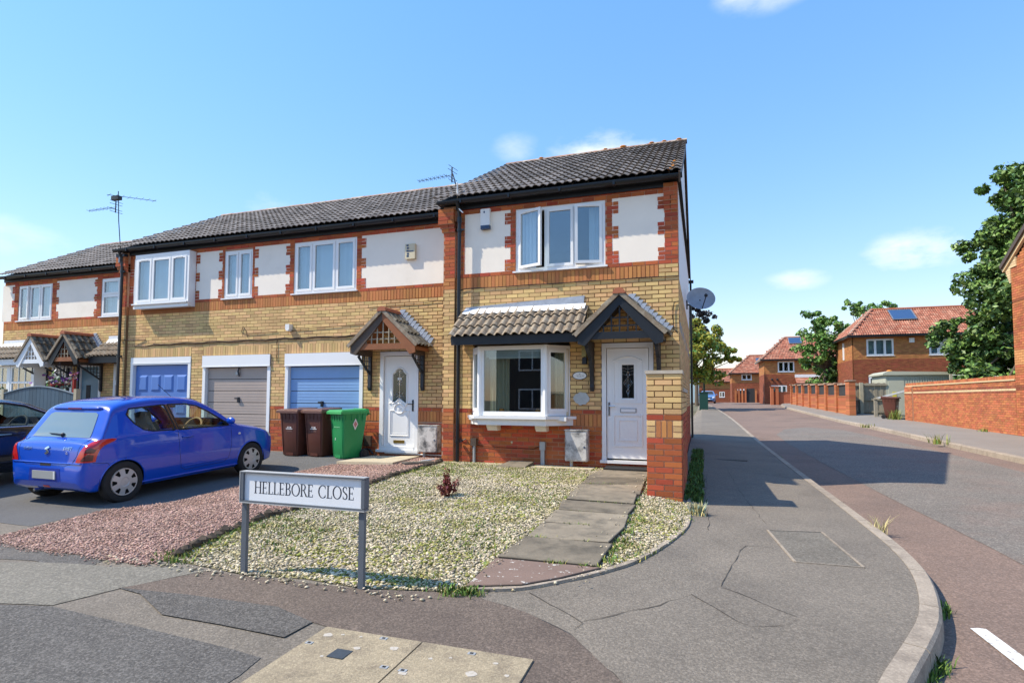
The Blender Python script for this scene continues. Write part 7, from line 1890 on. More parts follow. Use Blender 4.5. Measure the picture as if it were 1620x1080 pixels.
def blue_car():
    th = math.radians(89.6); org = (-8.375, -4.590, -.237)
    t = thing('parked_car', 'bright blue three door hatchback parked nose in to the garages behind the pink gravel', 'car', org, (0, math.radians(-2.28), th), 'cars parked on the driveway')
    sp = {'L': 3.695,
          'top': [(0, .50), (.008, .57), (.022, .612), (.032, .70), (.05, .82), (.10, .90), (.20, .955), (.30, 1.11), (.41, 1.30), (.455, 1.375), (.53, 1.425), (.75, 1.475), (1.15, 1.505), (1.5, 1.50), (1.85, 1.46), (2.05, 1.385), (2.30, 1.23), (2.52, 1.06), (2.66, .99), (2.9, .945), (3.25, .875), (3.45, .80), (3.58, .70), (3.66, .57), (3.695, .46)],
          'bot': [(0, .36), (.04, .27), (.15, .215), (.5, .20), (3.0, .20), (3.5, .22), (3.64, .27), (3.695, .36)],
          'W': [(0, .62), (.015, .70), (.05, .755), (.12, .795), (.25, .822), (.55, .838), (1.0, .842), (2.6, .842), (3.0, .83), (3.3, .80), (3.5, .74), (3.62, .64), (3.67, .55), (3.695, .44)],
          'belt': [(0, .90), (.6, .945), (2.6, .915), (3.695, .80)],
          'delta': [(0, .10), (.08, .05), (.12, .10), (.25, .10), (.5, .12), (1.2, .11), (2.0, .11), (2.6, .10), (3.0, .12), (3.5, .16), (3.695, .12)],
          'tumble': .40, 'e': .60, 'screen': (1.90, 2.50, .58, .50)}
    c = Car(t, sp, M['carblue'])
    R = .325; wheels = [(.53, .30), (2.92, .30)]
    quarter = [(.66, 1.25), (.72, 1.335), (1.28, 1.365), (1.30, 1.36), (1.385, .985), (1.37, .972), (1.00, .985), (.86, 1.02), (.74, 1.12)]
    door = [(1.36, 1.365), (1.68, 1.362), (1.88, 1.318), (2.08, 1.215), (2.27, 1.085), (2.415, .985), (2.43, .955), (1.44, .970)]
    def shrink(p, d):
        cxx = sum(q[0] for q in p) / len(p); cz = sum(q[1] for q in p) / len(p); return [(q[0] + (cxx - q[0]) * d / max(.05, math.hypot(cxx - q[0], cz - q[1])), q[1] + (cz - q[1]) * d / max(.05, math.hypot(cxx - q[0], cz - q[1]))) for q in p]
    ws = [(2.02, .0)]
    c.build_body([shrink(quarter, .004), shrink(door, .004)], wheels, R)
    for fr, sg in ((RIGHT, -1), (LEFT, 1)):
        for p, nm in ((quarter, 'quarter_window'), (door, 'door_window')):
            g = c.panel(nm, p, fr, M['carglass'], off=.001, inset=1.0)
            c.line(p, fr, .013, M['rubber'], 'window_seal', closed=True, parent=g, off=-.002)
        # black pillar between the windows
        c.panel('pillar_trim', [(1.29, 1.37), (1.385, 1.37), (1.46, .968), (1.375, .968)], fr, M['carblack'], off=.004)
        for (wx, wz) in wheels: arch_lip(c, wx, wz, R, sg, M['carblue'])
        # door outline and sill, side handle, indicator
        c.line([(1.415, .965), (1.43, .60), (1.46, .36), (1.55, .315), (2.30, .33), (2.40, .40), (2.46, .62), (2.47, .955)], fr, .0035, M['dark'], 'door_seam', off=-.001)
        c.line([(1.5, .375), (2.40, .39)], fr, .008, M['carblue'], 'door_crease', off=.002)
        c.line([(.80, .245), (2.62, .25)], fr, .018, M['carblue'], 'sill', off=.0)
        hb = MB(); p0 = c.hit((1.50, sg * 1.5, .845), (0, -sg, 0), .022); p1 = c.hit((1.66, sg * 1.5, .845), (0, -sg, 0), .022); hb.tube([p0 + Vector((-.02, -sg * .02, 0)), p0, p1, p1 + Vector((.02, -sg * .02, 0))], .012, M['carblue'], 8); hb.build('door_handle', t, smooth=True, local=True)
        sm = MB(); p0 = c.hit((2.64, sg * 1.5, .79), (0, -sg, 0), .004); sm.sphere(tuple(p0), .030, M['label'], 8, (1, .3, .62)); sm.build('side_repeater', t, smooth=True, local=True)
        mi = MB(); p0 = c.hit((2.37, sg * 1.5, .99), (0, -sg, 0), 0); mi.sphere((p0.x, p0.y + sg * .12, p0.z + .045), .10, M['carblue'], 12, (.42, .95, .62)); mi.tube([p0 + Vector((0, -sg * .02, 0)), p0 + Vector((0, sg * .06, .02))], .03, M['rubber'], 8); mi.build('door_mirror', t, smooth=True, local=True)
        # tail lamp wraps round the corner
        D = Vector((1, .8 * (-sg), 0)).normalized(); U = Vector((.8, sg * 1.0, 0)).normalized(); fr2 = ((.12, sg * .70, 0), U, (0, 0, 1), D)
        lamp = [(-.145, .635), (-.125, .70), (-.085, .78), (-.03, .855), (.04, .905), (.14, .935), (.25, .938), (.29, .925), (.27, .90), (.19, .865), (.14, .80), (.115, .72), (.10, .635)]
        tl = c.panel('tail_lamp', lamp, fr2, M['taillight'], off=.009)
        c.panel('lamp_lens', [(-.075, .655), (.075, .655), (.085, .73), (.02, .745), (-.03, .71)], fr2, M['taildark'], parent=tl, off=.014, rings=3)
        c.panel('lamp_lens', [(-.02, .765), (.085, .755), (.11, .80), (.05, .835), (.0, .81)], fr2, M['taildark'], parent=tl, off=.014, rings=3)
        c.line([(.12, .62), (.30, .60), (.36, .50), (.40, .42)], ((0, 0, 0), (1, 0, 0), (0, 0, 1), (0, -sg, 0)), .003, M['dark'], 'bumper_seam', off=-.001)
    # rear glass, wiper, tailgate seams, spoiler lamp, plate, lamps
    rg = c.panel('rear_window', [(-.60, .955), (.60, .955), (.575, 1.05), (.50, 1.27), (.44, 1.295), (-.44, 1.295), (-.50, 1.27), (-.575, 1.05)], REAR, M['carrear'], off=.006, rings=8)
    b = MB(); p = [c.hit((-1, y, z), (1, 0, 0), .02) for (y, z) in ((-.05, .985), (.10, .995), (.24, 1.00))]; b.tube(p, [.014, .011, .006], M['blackplastic'], 6); b.sphere(tuple(p[0]), .03, M['blackplastic'], 8); b.build('rear_wiper', t, local=True)
    c.line([(-.64, .94), (-.60, .72), (-.52, .61), (-.40, .585), (.40, .585), (.52, .61), (.60, .72), (.64, .94)], REAR, .004, M['dark'], 'tailgate_seam', off=-.001)
    c.line([(-.70, .615), (.70, .615)], REAR, .012, M['carblue'], 'bumper_lip', off=.0)
    sp_ = MB(); pts = [c.hit((-1, y, 1.352), (1, 0, 0), .012) for y in np.linspace(-.52, .52, 15)]; sp_.tube(pts, [.012] + [.024] * 13 + [.012], M['carblue'], 8); sp_.build('spoiler', t, smooth=True, local=True)
    b = MB(); xq = c.hit((-1, 0, 1.352), (1, 0, 0), .03).x; b.box(xq - .012, xq + .01, -.14, .14, 1.343, 1.360, M['taildark2']); b.build('brake_lamp', t, local=True)
    pr = c.panel('plate_recess', [(-.33, .36), (.33, .36), (.31, .54), (-.31, .54)], REAR, M['carbluedark'], off=.003)
    b = MB(); xx = min(c.hit((-1, y, z), (1, 0, 0), .012).x for y in (-.22, .22) for z in (.40, .51)); b.box(xx - .004, xx + .008, -.235, .235, .395, .505, M['plate']); b.box(xx - .006, xx, -.235 + .0, -.205, .395, .505, M['label']); b.build('number_plate', t, local=True)
    c.panel('tailgate_handle', [(-.11, .575), (.11, .575), (.11, .605), (-.11, .605)], REAR, M['dark'], off=.004, rings=2)
    c.panel('reflector', [(-.07, .265), (.07, .265), (.06, .30), (-.06, .30)], REAR, M['taillight'], off=.006, rings=2)
    # badge (double-angled S) and scripts
    fr = REAR; b = MB()
    S = [[(.046, .040), (.008, .060), (-.046, .030), (-.046, .012), (.015, -.024), (.030, -.012), (-.004, .010), (.020, .026)], [(-.046, -.040), (-.008, -.060), (.046, -.030), (.046, -.012), (-.015, .024), (-.030, .012), (.004, -.010), (-.020, -.026)]]
    for poly in S: 
        pts = [c.hit((-1, -y_ * .95, .785 + z_ * 1.0), (1, 0, 0), .010) for (y_, z_) in poly]; b.prism(pts, (-.006, 0, 0), M['chrome'])
    b.build('badge', t, local=True)
    for txt, y, z, size in (('SUZUKI', .42, .80, .052), ('SWIFT', -.40, .815, .062), ('GL', -.40, .755, .045)):
        me = text_mesh(txt, size); me.materials.clear(); me.materials.append(M['chrome'])
        vs = [tuple(v.co) for v in me.vertices]
        for i, v in enumerate(me.vertices):
            h = c.hit((-1, y - v.co.x, z + v.co.y), (1, 0, 0), .006 + v.co.z); v.co = h
        me.name = 'script_badge'; o = bpy.data.objects.new('script_badge', me); COL.objects.link(o); o.parent = t
    for (wx, wz) in wheels:
        for sg in (-1, 1): wheel(t, wx, sg * .755, wz, .298, .185, sg)
    # inside
    b = MB(); b.box(.5, 2.75, -.70, .70, .22, .34, M['cardark']); b.box(2.45, 2.78, -.68, .68, .60, .93, M['cardark']); b.box(.30, .50, -.66, .66, .30, .90, M['cardark'])
    b.obox((.62, 0, .70), (.05, 0, .01), (0, .62, 0), (-.06, 0, .32), M['cardark']); b.build('interior', t, local=True)
    for y in (-.36, .36): 
        b = MB(); seat(b, 1.35, y, M['cardark2']); b.build('seat', t, local=True)
    b = MB(); cc = Vector((2.08, -.36, .93)); ax = Vector((-.85, 0, .5)).normalized(); e1 = Vector((0, 1, 0)); e2 = ax.cross(e1)
    b.tube([cc + e1 * .185 * math.cos(2 * math.pi * k / 24) + e2 * .185 * math.sin(2 * math.pi * k / 24) for k in range(25)], .019, M['tan'], 8); b.bar(cc - e1 * .17, cc + e1 * .17, .05, .02, M['cardark']); b.tube([cc, cc - ax * .3], .03, M['cardark'], 6); b.build('steering_wheel', t, smooth=True, local=True)
    b = MB(); b.obox((1.92, -.02, 1.325), (.012, 0, .004), (0, .125, 0), (0, 0, .036), M['cardark']); b.tube([(1.92, -.02, 1.35), (1.94, -.02, 1.42)], .008, M['cardark'], 5); b.build('rear_view_mirror', t, local=True)
    b = MB(); b.tube([(1.90, -.02, 1.30), (1.90, -.02, 1.22)], .002, M['cardark'], 4); b.sphere((1.90, -.02, 1.19), .032, M['red2'], 8, (.8, .8, 1)); b.build('hanging_ornament', t, local=True)
    b = MB(); b.tube([(1.98, -.0, 1.455), (1.72, .0, 1.68)], .004, M['blackplastic'], 5); b.build('aerial', t, local=True)
    b = MB(); b.tube([(.02, .25, .22), (.30, .25, .20)], .025, M['chrome'], 8); b.box(.2, 3.2, -.6, .6, .20, .24, M['dark']); b.build('exhaust', t, local=True)
    
    c.panel('windscreen', [(-.62, 1.04), (.62, 1.04), (.50, 1.40), (-.50, 1.40)], ((2.2, 0, 0), (0, 1, 0), (0, 0, 1), (-1, 0, 0)), M['carglass'], off=.004)
    c.line([(-.62, 1.04), (.62, 1.04), (.50, 1.43), (-.50, 1.43)], ((2.2, 0, 0), (0, 1, 0), (0, 0, 1), (-1, 0, 0)), .016, M['rubber'], 'screen_seal', closed=True)
    hl = [(-.13, .66), (.10, .66), (.16, .76), (.05, .80), (-.10, .76)]
    for sg in (-1, 1): c.panel('headlight', hl, ((3.4, sg * .62, 0), Vector((-.6, sg * .8, 0)), (0, 0, 1), Vector((-.8, -sg * .6, 0))), M['label'], off=.006)
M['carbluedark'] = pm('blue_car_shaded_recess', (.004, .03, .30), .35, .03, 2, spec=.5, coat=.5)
M['taildark2'] = pm('dark_red_strip', (.20, .008, .012), .25, .1, 20, spec=.6)
M['cardark2'] = pm('car_seat_fabric', (.075, .065, .055), .85, .12, 12)
M['red2'] = pm('orange_red_charm', (.40, .10, .05), .6, .1, 12)
blue_car()

def black_car():
    th = math.radians(97); org = (-11.2, -6.35, left_z(-11, -4.5) - .0)
    t = thing('parked_car', 'black saloon car with chrome trim partly hidden behind the blue hatchback at the left edge', 'car', org, (0, math.radians(-1.2), th), 'cars parked on the driveway')
    sp = {'L': 4.75,
          'top': [(0, .62), (.02, .80), (.10, .96), (.35, 1.03), (.75, 1.06), (1.1, 1.22), (1.5, 1.37), (2.0, 1.435), (2.5, 1.44), (2.9, 1.385), (3.2, 1.26), (3.6, 1.05), (3.75, .985), (4.1, .93), (4.4, .86), (4.62, .74), (4.71, .62), (4.75, .48)],
          'bot': [(0, .42), (.06, .30), (.3, .22), (4.4, .20), (4.7, .30), (4.75, .40)],
          'W': [(0, .70), (.03, .78), (.1, .84), (.4, .90), (1.0, .915), (3.4, .915), (4.0, .89), (4.4, .83), (4.6, .74), (4.70, .62), (4.75, .5)],
          'belt': [(0, .98), (1, .97), (3.6, .90), (4.75, .8)], 'delta': [(0, .1), (.5, .08), (1.5, .11), (2.7, .11), (3.5, .1), (4.3, .14), (4.75, .1)], 'tumble': .46, 'e': .6, 'screen': (2.75, 3.58, .64, .54)}
    c = Car(t, sp, M['carblack'], dx=.035); wheels = [(.98, .32), (3.78, .32)]; R = .35
    fw = [(2.12, 1.35), (2.55, 1.345), (2.85, 1.29), (3.15, 1.16), (3.42, 1.01), (3.46, .955), (2.05, .965)]
    rw = [(1.12, 1.11), (1.45, 1.27), (1.75, 1.335), (2.04, 1.35), (1.98, .965), (1.15, .985)]
    c.build_body([fw, rw], wheels, R)
    for fr, sg in ((RIGHT, -1), (LEFT, 1)):
        for p, nm in ((fw, 'door_window'), (rw, 'door_window')):
            g = c.panel(nm, p, fr, M['carglass'], off=.001); c.line(p, fr, .012, M['rubber'], 'window_seal', closed=True, parent=g, off=-.002)
        c.line([(1.02, .985), (1.12, 1.13), (1.45, 1.30), (1.75, 1.365), (2.2, 1.385), (2.55, 1.375), (2.87, 1.315), (3.18, 1.18), (3.50, .99)], fr, .012, M['chrome'], 'chrome_trim', off=.004)
        c.line([(1.02, .975), (3.5, .945)], fr, .012, M['chrome'], 'chrome_trim', off=.004)
        c.line([(2.05, .96), (2.08, .5), (2.1, .3), (3.2, .3), (3.45, .55), (3.5, .94)], fr, .004, M['dark'], 'door_seam', off=-.001)
        for x in (1.32, 2.30):
            hb = MB(); p0 = c.hit((x, sg * 1.6, .84), (0, -sg, 0), .03); p1 = c.hit((x + .2, sg * 1.6, .84), (0, -sg, 0), .03); hb.tube([p0, p1], .013, M['chrome'], 6); hb.build('door_handle', t, local=True)
        for (wx, wz) in wheels: arch_lip(c, wx, wz, R, sg, M['carblack'])
        mi = MB(); p0 = c.hit((3.30, sg * 1.5, 1.0), (0, -sg, 0), 0); mi.sphere((p0.x, p0.y + sg * .13, p0.z + .04), .11, M['carblack'], 12, (.6, 1.0, .7)); mi.build('door_mirror', t, smooth=True, local=True)
        c.line([(.5, .40), (4.2, .36)], fr, .02, M['chrome'] if False else M['blackplastic'], 'sill_trim', off=.004)
    for (wx, wz) in wheels:
        for sg in (-1, 1): wheel(t, wx, sg * .82, wz, .325, .21, sg)
    b = MB(); b.box(.9, 3.6, -.75, .75, .22, .36, M['cardark']); b.box(3.25, 3.65, -.72, .72, .6, .93, M['cardark']); b.build('interior', t, local=True)
    for y in (-.38, .38):
        b = MB(); seat(b, 2.1, y, M['cardark2']); b.build('seat', t, local=True)
    b = MB(); cc = Vector((3.0, -.38, .95)); ax = Vector((-.85, 0, .5)).normalized(); e1 = Vector((0, 1, 0)); e2 = ax.cross(e1); b.tube([cc + e1 * .19 * math.cos(2 * math.pi * k / 24) + e2 * .19 * math.sin(2 * math.pi * k / 24) for k in range(25)], .02, M['cardark'], 8); b.bar(cc - e1 * .17, cc + e1 * .17, .05, .02, M['chrome']); b.build('steering_wheel', t, local=True)
    c.panel('windscreen', [(-.66, 1.06), (.66, 1.06), (.54, 1.36), (-.54, 1.36)], ((3.2, 0, 0), (0, 1, 0), (0, 0, 1), (-1, 0, 0)), M['carglass'], off=.005)
    c.panel('rear_window', [(-.62, 1.08), (.62, 1.08), (.52, 1.33), (-.52, 1.33)], ((1, 0, 0), (0, 1, 0), (0, 0, 1), (1, 0, 0)), M['carrear'], off=.005)
black_car()

def far_car():
    t = thing('parked_car', 'pale blue hatchback facing us at the far end of the left pavement', 'car', (.95, 62.5, .80), (0, 0, math.radians(-90)), 'cars parked on the street')
    sp = {'L': 4.2, 'top': [(0, .6), (.05, .85), (.3, 1.1), (.7, 1.40), (1.5, 1.48), (2.2, 1.44), (2.6, 1.28), (3.0, 1.04), (3.2, .98), (3.7, .90), (4.0, .78), (4.13, .62), (4.2, .48)],
          'bot': [(0, .4), (.1, .26), (.4, .2), (3.8, .2), (4.1, .26), (4.2, .36)], 'W': [(0, .7), (.1, .82), (.5, .87), (3.4, .87), (3.9, .80), (4.1, .68), (4.2, .52)],
          'belt': [(0, .96), (3, .92), (4.2, .8)], 'delta': [(0, .1), (.5, .11), (2.2, .11), (3.2, .12), (4.2, .1)], 'tumble': .42, 'e': .6}
    c = Car(t, sp, M['carlight'], dx=.06); wheels = [(.75, .31), (3.35, .31)]; c.build_body([], wheels, .34)
    for fr in (RIGHT, LEFT): c.panel('side_window', [(.8, 1.0), (2.9, .98), (2.3, 1.32), (1.0, 1.33)], fr, M['carrear'], off=.006)
    F = lambda x: ((x, 0, 0), (0, 1, 0), (0, 0, 1), (-1, 0, 0))
    c.panel('windscreen', [(-.66, 1.05), (.66, 1.05), (.54, 1.40), (-.54, 1.40)], F(2.7), M['cardark'], off=.006)
    c.panel('grille', [(-.42, .56), (.42, .56), (.46, .68), (-.46, .68)], F(3.9), M['dark'], off=.008); c.panel('lower_grille', [(-.5, .27), (.5, .27), (.5, .42), (-.5, .42)], F(3.9), M['dark'], off=.008)
    c.panel('number_plate', [(-.25, .46), (.25, .46), (.25, .55), (-.25, .55)], F(3.9), M['label'], off=.012)
    for s in (-1, 1): c.panel('headlight', [(-.14, .64), (.14, .64), (.16, .76), (-.12, .74)], ((3.8, s * .62, 0), (0, 1, 0), (0, 0, 1), (-1, 0, 0)), M['label'], off=.01)
    for (wx, wz) in wheels:
        for sg in (-1, 1): wheel(t, wx, sg * .78, wz, .31, .19, sg)
    for sg in (-1, 1):
        mi = MB(); mi.sphere((2.75, sg * .98, 1.0), .11, M['carlight'], 8, (.6, 1, .7)); mi.build('door_mirror', t, local=True)
far_car()
# ------------------------------------------------------------------ loose gravel (uncountable)
def scatter(poly, dens, excl=()):
    xs = [p[0] for p in poly]; ys = [p[1] for p in poly]; n = int((max(xs) - min(xs)) * (max(ys) - min(ys)) * dens)
    P = np.column_stack([RNG.uniform(min(xs), max(xs), n), RNG.uniform(min(ys), max(ys), n)])
    def inside(P, poly):
        c = np.zeros(len(P), bool); j = len(poly) - 1
        for i in range(len(poly)):
            xi, yi = poly[i]; xj, yj = poly[j]
            with np.errstate(divide='ignore', invalid='ignore'):
                c ^= ((yi > P[:, 1]) != (yj > P[:, 1])) & (P[:, 0] < (xj - xi) * (P[:, 1] - yi) / (yj - yi + 1e-12) + xi)
            j = i
        return c
    m = inside(P, poly)
    for e in excl: m &= ~inside(P, e)
    return P[m]
def heights(P):
    gx = np.linspace(-8, 3, 45); gy = np.linspace(-9, 2, 45); H = np.array([[left_z(x, y) for x in gx] for y in gy])
    fx = np.clip((P[:, 0] - gx[0]) / (gx[1] - gx[0]), 0, 43.999); fy = np.clip((P[:, 1] - gy[0]) / (gy[1] - gy[0]), 0, 43.999)
    i = fx.astype(int); j = fy.astype(int); u = fx - i; v = fy - j
    return H[j, i] * (1 - u) * (1 - v) + H[j, i + 1] * u * (1 - v) + H[j + 1, i] * (1 - u) * v + H[j + 1, i + 1] * u * v
_t = (1 + 5 ** .5) / 2
ICO_V = np.array([(-1, _t, 0), (1, _t, 0), (-1, -_t, 0), (1, -_t, 0), (0, -1, _t), (0, 1, _t), (0, -1, -_t), (0, 1, -_t), (_t, 0, -1), (_t, 0, 1), (-_t, 0, -1), (-_t, 0, 1)]) / math.hypot(1, _t)
ICO_F = np.array([(0, 11, 5), (0, 5, 1), (0, 1, 7), (0, 7, 10), (0, 10, 11), (1, 5, 9), (5, 11, 4), (11, 10, 2), (10, 7, 6), (7, 1, 8), (3, 9, 4), (3, 4, 2), (3, 2, 6), (3, 6, 8), (3, 8, 9), (4, 9, 5), (2, 4, 11), (6, 2, 10), (8, 6, 7), (9, 8, 1)])
def np_mesh(name, V, F, mat, mi=None, mats=None):
    me = bpy.data.meshes.new(name); k = F.shape[1]
    me.vertices.add(len(V)); me.vertices.foreach_set('co', V.astype(np.float32).ravel())
    me.loops.add(F.size); me.loops.foreach_set('vertex_index', F.astype(np.int32).ravel())
    me.polygons.add(len(F)); me.polygons.foreach_set('loop_start', np.arange(0, F.size, k, dtype=np.int32)); me.polygons.foreach_set('loop_total', np.full(len(F), k, np.int32))
    for m in (mats or [mat]): me.materials.append(m)
    if mi is not None: me.polygons.foreach_set('material_index', mi.astype(np.int32))
    me.update(calc_edges=True); o = bpy.data.objects.new(name, me); COL.objects.link(o); return o
def stones(name, P, r0, r1, mat, lift=.3, flat=.62, zoff=.006):
    n = len(P); z = heights(P); r = RNG.uniform(r0, r1, n) * RNG.choice([.7, 1, 1, 1.25], n)
    S = np.column_stack([r * RNG.uniform(.8, 1.35, n), r * RNG.uniform(.7, 1.1, n), r * flat * RNG.uniform(.7, 1.2, n)])
    a = RNG.uniform(0, 2 * np.pi, n); tx = RNG.normal(0, .35, n)
    J = ICO_V[None] * (1 + RNG.normal(0, .10, (n, 12, 1)))
    V = J * S[:, None, :]
    c, s = np.cos(tx)[:, None], np.sin(tx)[:, None]; y = V[:, :, 1] * c - V[:, :, 2] * s; zz = V[:, :, 1] * s + V[:, :, 2] * c
    c, s = np.cos(a)[:, None], np.sin(a)[:, None]; X = V[:, :, 0] * c - y * s; Y = V[:, :, 0] * s + y * c
    V = np.stack([X + P[:, 0:1], Y + P[:, 1:2], zz + (z + zoff + S[:, 2] * lift + RNG.uniform(0, .010, n))[:, None]], 2).reshape(-1, 3)
    F = (ICO_F[None] + (np.arange(n) * 12)[:, None, None]).reshape(-1, 3)
    o = np_mesh(name, V, F, mat); o['kind'] = 'stuff'; return o
def patchy(P, f=1.3, thr=.1, seed=0):
    s = np.sin(P[:, 0] * 2.3 * f + seed) + np.sin(P[:, 1] * 2.9 * f + 1.3 * seed) + np.sin((P[:, 0] + P[:, 1]) * 4.1 * f + 2.1) * .7 + np.sin((P[:, 0] - P[:, 1] * 1.6) * 7.3 * f) * .5
    return P[s + RNG.normal(0, .5, len(P)) > thr]
pathpoly = [(p[0], p[1]) for p in LF] + [(-1.28, -6.2), (-.9, -6.05), (-.6, -5.8)] + [(p[0], p[1]) for p in reversed(RF[:-1])]
Wp = scatter(WHITE, 2700, [pathpoly]); stones('white_gravel', Wp, .0070, .0150, M['gravelw'], flat=.52)
mp_ = patchy(scatter(WHITE, 700, [pathpoly]), 1.1, .9, 1); stones('moss_patches', mp_, .009, .021, M['moss'], flat=.45)
Pp = scatter(PINK, 2900); stones('pink_gravel', Pp, .0060, .0135, M['gravelp'], flat=.52)
# stray stones on the tarmac in front
n = 170; sp_ = np.column_stack([RNG.uniform(-4.6, -1.4, n), -6.42 - np.abs(RNG.normal(0, .06, n))]); stones('white_gravel', sp_, .007, .015, M['gravelw'], zoff=.008)
n = 260; sx_ = RNG.uniform(-7.0, -3.95, n); sp_ = np.column_stack([sx_, np.interp(sx_, [-7.15, -6.76, -5.5, -4.51, -4.0], [-5.8, -6.0, -6.34, -6.49, -6.46]) - np.abs(RNG.normal(0, .05, n))]); stones('pink_gravel', sp_, .006, .013, M['gravelp'], zoff=.008)
n = 150; sp_ = np.column_stack([RNG.uniform(-1.35, -.4, n), RNG.uniform(-6.0, -.6, n)]); sp_[:, 0] = np.where(RNG.random(n) < .5, -1.27 + np.abs(RNG.normal(0, .06, n)), -.44 - np.abs(RNG.normal(0, .06, n))); stones('white_gravel', sp_, .006, .012, M['gravelw'], zoff=.046)

# ------------------------------------------------------------------ weeds
def blades(name, P, h0, h1, w, mats, z=None, lean=.5, kind='stuff', per=3, parent=None):
    n = len(P); P = np.repeat(P, per, 0) + RNG.normal(0, .018, (n * per, 2)); n = len(P); z = heights(P) if z is None else (np.repeat(z, per) if np.ndim(z) else np.full(n, z))
    a = RNG.uniform(0, 2 * np.pi, n); h = RNG.uniform(h0, h1, n); l = RNG.uniform(.1, lean, n) * h; ww = w * RNG.uniform(.6, 1.3, n)
    d = np.column_stack([np.cos(a), np.sin(a)]); e = np.column_stack([-np.sin(a), np.cos(a)])
    p0 = np.column_stack([P - e * ww[:, None], z]); p1 = np.column_stack([P + e * ww[:, None], z]); m = P + d * (l * .4)[:, None]
    p2 = np.column_stack([m + e * ww[:, None] * .8, z + h * .65]); p3 = np.column_stack([m - e * ww[:, None] * .8, z + h * .65]); p4 = np.column_stack([P + d * l[:, None], z + h])
    p5 = p4 + np.column_stack([e * ww[:, None] * .2, np.zeros(n)])
    V = np.stack([p0, p1, p2, p3, p4, p5], 1).reshape(-1, 3); k = (np.arange(n) * 6)[:, None]
    F = np.concatenate([k + np.array([[0, 1, 2, 3]]), k + np.array([[3, 2, 5, 4]])]); mi = np.concatenate([np.arange(n) % len(mats)] * 2)
    o = np_mesh(name, V, F, None, mi, mats)
    if parent is None: 
        if kind: o['kind'] = kind
    else: o.parent = parent; o.location = -wl(parent)
    return o
g = scatter(WHITE, 420, [pathpoly]); blades('garden_weeds', patchy(g, 1.2, .55), .012, .040, .006, [M['grass'], M['moss'], M['moss']], lean=1.2, per=5)
g = scatter([(-4.3, -.05), (-1.4, -.05), (-1.4, -1.0), (-2.6, -1.6), (-4.2, -2.4)], 420, [pathpoly]); blades('garden_weeds', patchy(g, .9, -.4, 2), .012, .035, .007, [M['moss'], M['moss'], M['grass']], lean=1.3, per=6)
g = scatter([(-4.1, -4.4), (-3.2, -4.6), (-3.0, -6.3), (-4.0, -6.3)], 420); blades('garden_weeds', patchy(g, 1.4, -.1, 4), .012, .05, .007, [M['moss'], M['grass'], M['straw']], lean=1.2, per=5)
lp = [p for p in resample(LF, .035)]; rp = [p for p in resample(RF[:-1], .03)]
L_ = np.array([p for p in lp if random.random() < (.85 if p[1] < -4.3 else .35)]); blades('path_edge_weeds', L_ + RNG.normal(0, .03, L_.shape), .012, .045, .007, [M['grass'], M['moss'], M['moss']], lean=1.2, per=7)
R_ = np.array([p for p in rp if random.random() < (.95 if p[1] < -4.0 else .4)]) + np.array([.05, 0]); blades('path_edge_weeds', R_ + RNG.normal(0, .04, R_.shape), .015, .055, .007, [M['grass'], M['grass'], M['moss']], lean=1.2, per=9)
for i in (1, 3, 4, 5, 6, 7):   # between the slabs
    x = RNG.uniform(LF[i + 1][0] + .1, RF[i + 1][0], 22); x = x[np.abs(x - RNG.uniform(-1.1, -.6)) < .26]
    if len(x): blades('joint_weeds', np.column_stack([x, np.interp(x, [LF[i + 1][0], RF[i + 1][0]], [LF[i + 1][1], RF[i + 1][1]])]), .04, .065, .006, [M['grass'], M['moss']], lean=1.3, per=6)
d_ = np.array([p for p in resample(DIV, .035) if -6.4 < p[1] < -.4 and math.sin(p[1] * 3.1) + random.uniform(-.5, .5) > -.1]); blades('edging_weeds', d_ + np.array([.05, 0]), .02, .055, .008, [M['grass'], M['moss']], lean=.9, per=8)
v = np.column_stack([RNG.uniform(.14, .34, 520), RNG.uniform(-2.3, 4.5, 520)]); blades('verge_grass', v, .03, .10, .008, [M['weeddark'], M['grass']], z=np.array([left_z(*p) for p in v]), lean=1.0, per=7)
v = np.array([(x, y) for (x, y) in [(p[0] + random.uniform(.0, .06), p[1]) for p in resample([q for q in KO if -7 < q[1] < 9], .03)] if (-6.7 < y < -5.9 or -5.15 < y < -4.75 or -1.0 < y < -.55 or .2 < y < .6 or 4.6 < y < 5.4) and random.random() < .8])
blades('kerb_grass', v, .02, .075, .006, [M['grass'], M['grass'], M['weeddark']], z=np.array([road_z(*p) for p in v]), lean=.9, per=8)
v = np.array([(2.19 + random.gauss(0, .03), -2.75 + random.gauss(0, .05)) for _ in range(16)]); blades('dry_grass_tuft', v, .10, .24, .004, [M['straw']], z=np.array([road_z(*p) for p in v]), lean=1.0, per=4)
for (x, y, nn, hh) in ((6.47, 8.2, 12, .32), (6.47, 15.5, 10, .2), (8.95, 20.9, 50, .55), (9.15, 12.6, 8, .2)):
    v = np.array([(x + random.gauss(0, .10), y + random.gauss(0, .12)) for _ in range(nn)]); blades('kerb_grass', v, .1, hh, .012, [M['grass'], M['moss']], z=np.array([rpav_z(*p) - .05 for p in v]), lean=.7, per=4)
tuft_no = 0
for (x, y, r, mats, lab) in ((-1.30, -6.26, .075, ['grass', 'grass', 'moss'], 'bright green weed clump at the front corner of the paving path'), (-3.93, -6.27, .11, ['grass', 'moss'], 'leafy green weed where the dark edging meets the tarmac'), (.30, -3.05, .04, ['paleleaf', 'straw'], 'small pale weed growing at the foot of the brick pillar')):
    t = thing('weed', lab, 'weed', (x, y, left_z(x, y))); v = np.array([(x + random.gauss(0, r), y + random.gauss(0, r * .6)) for _ in range(50)]); blades('blade', v, .015, .06 if r > .05 else .15, .007, [M[m] for m in mats], lean=.9, per=5, parent=t)['kind'] = 'stuff'

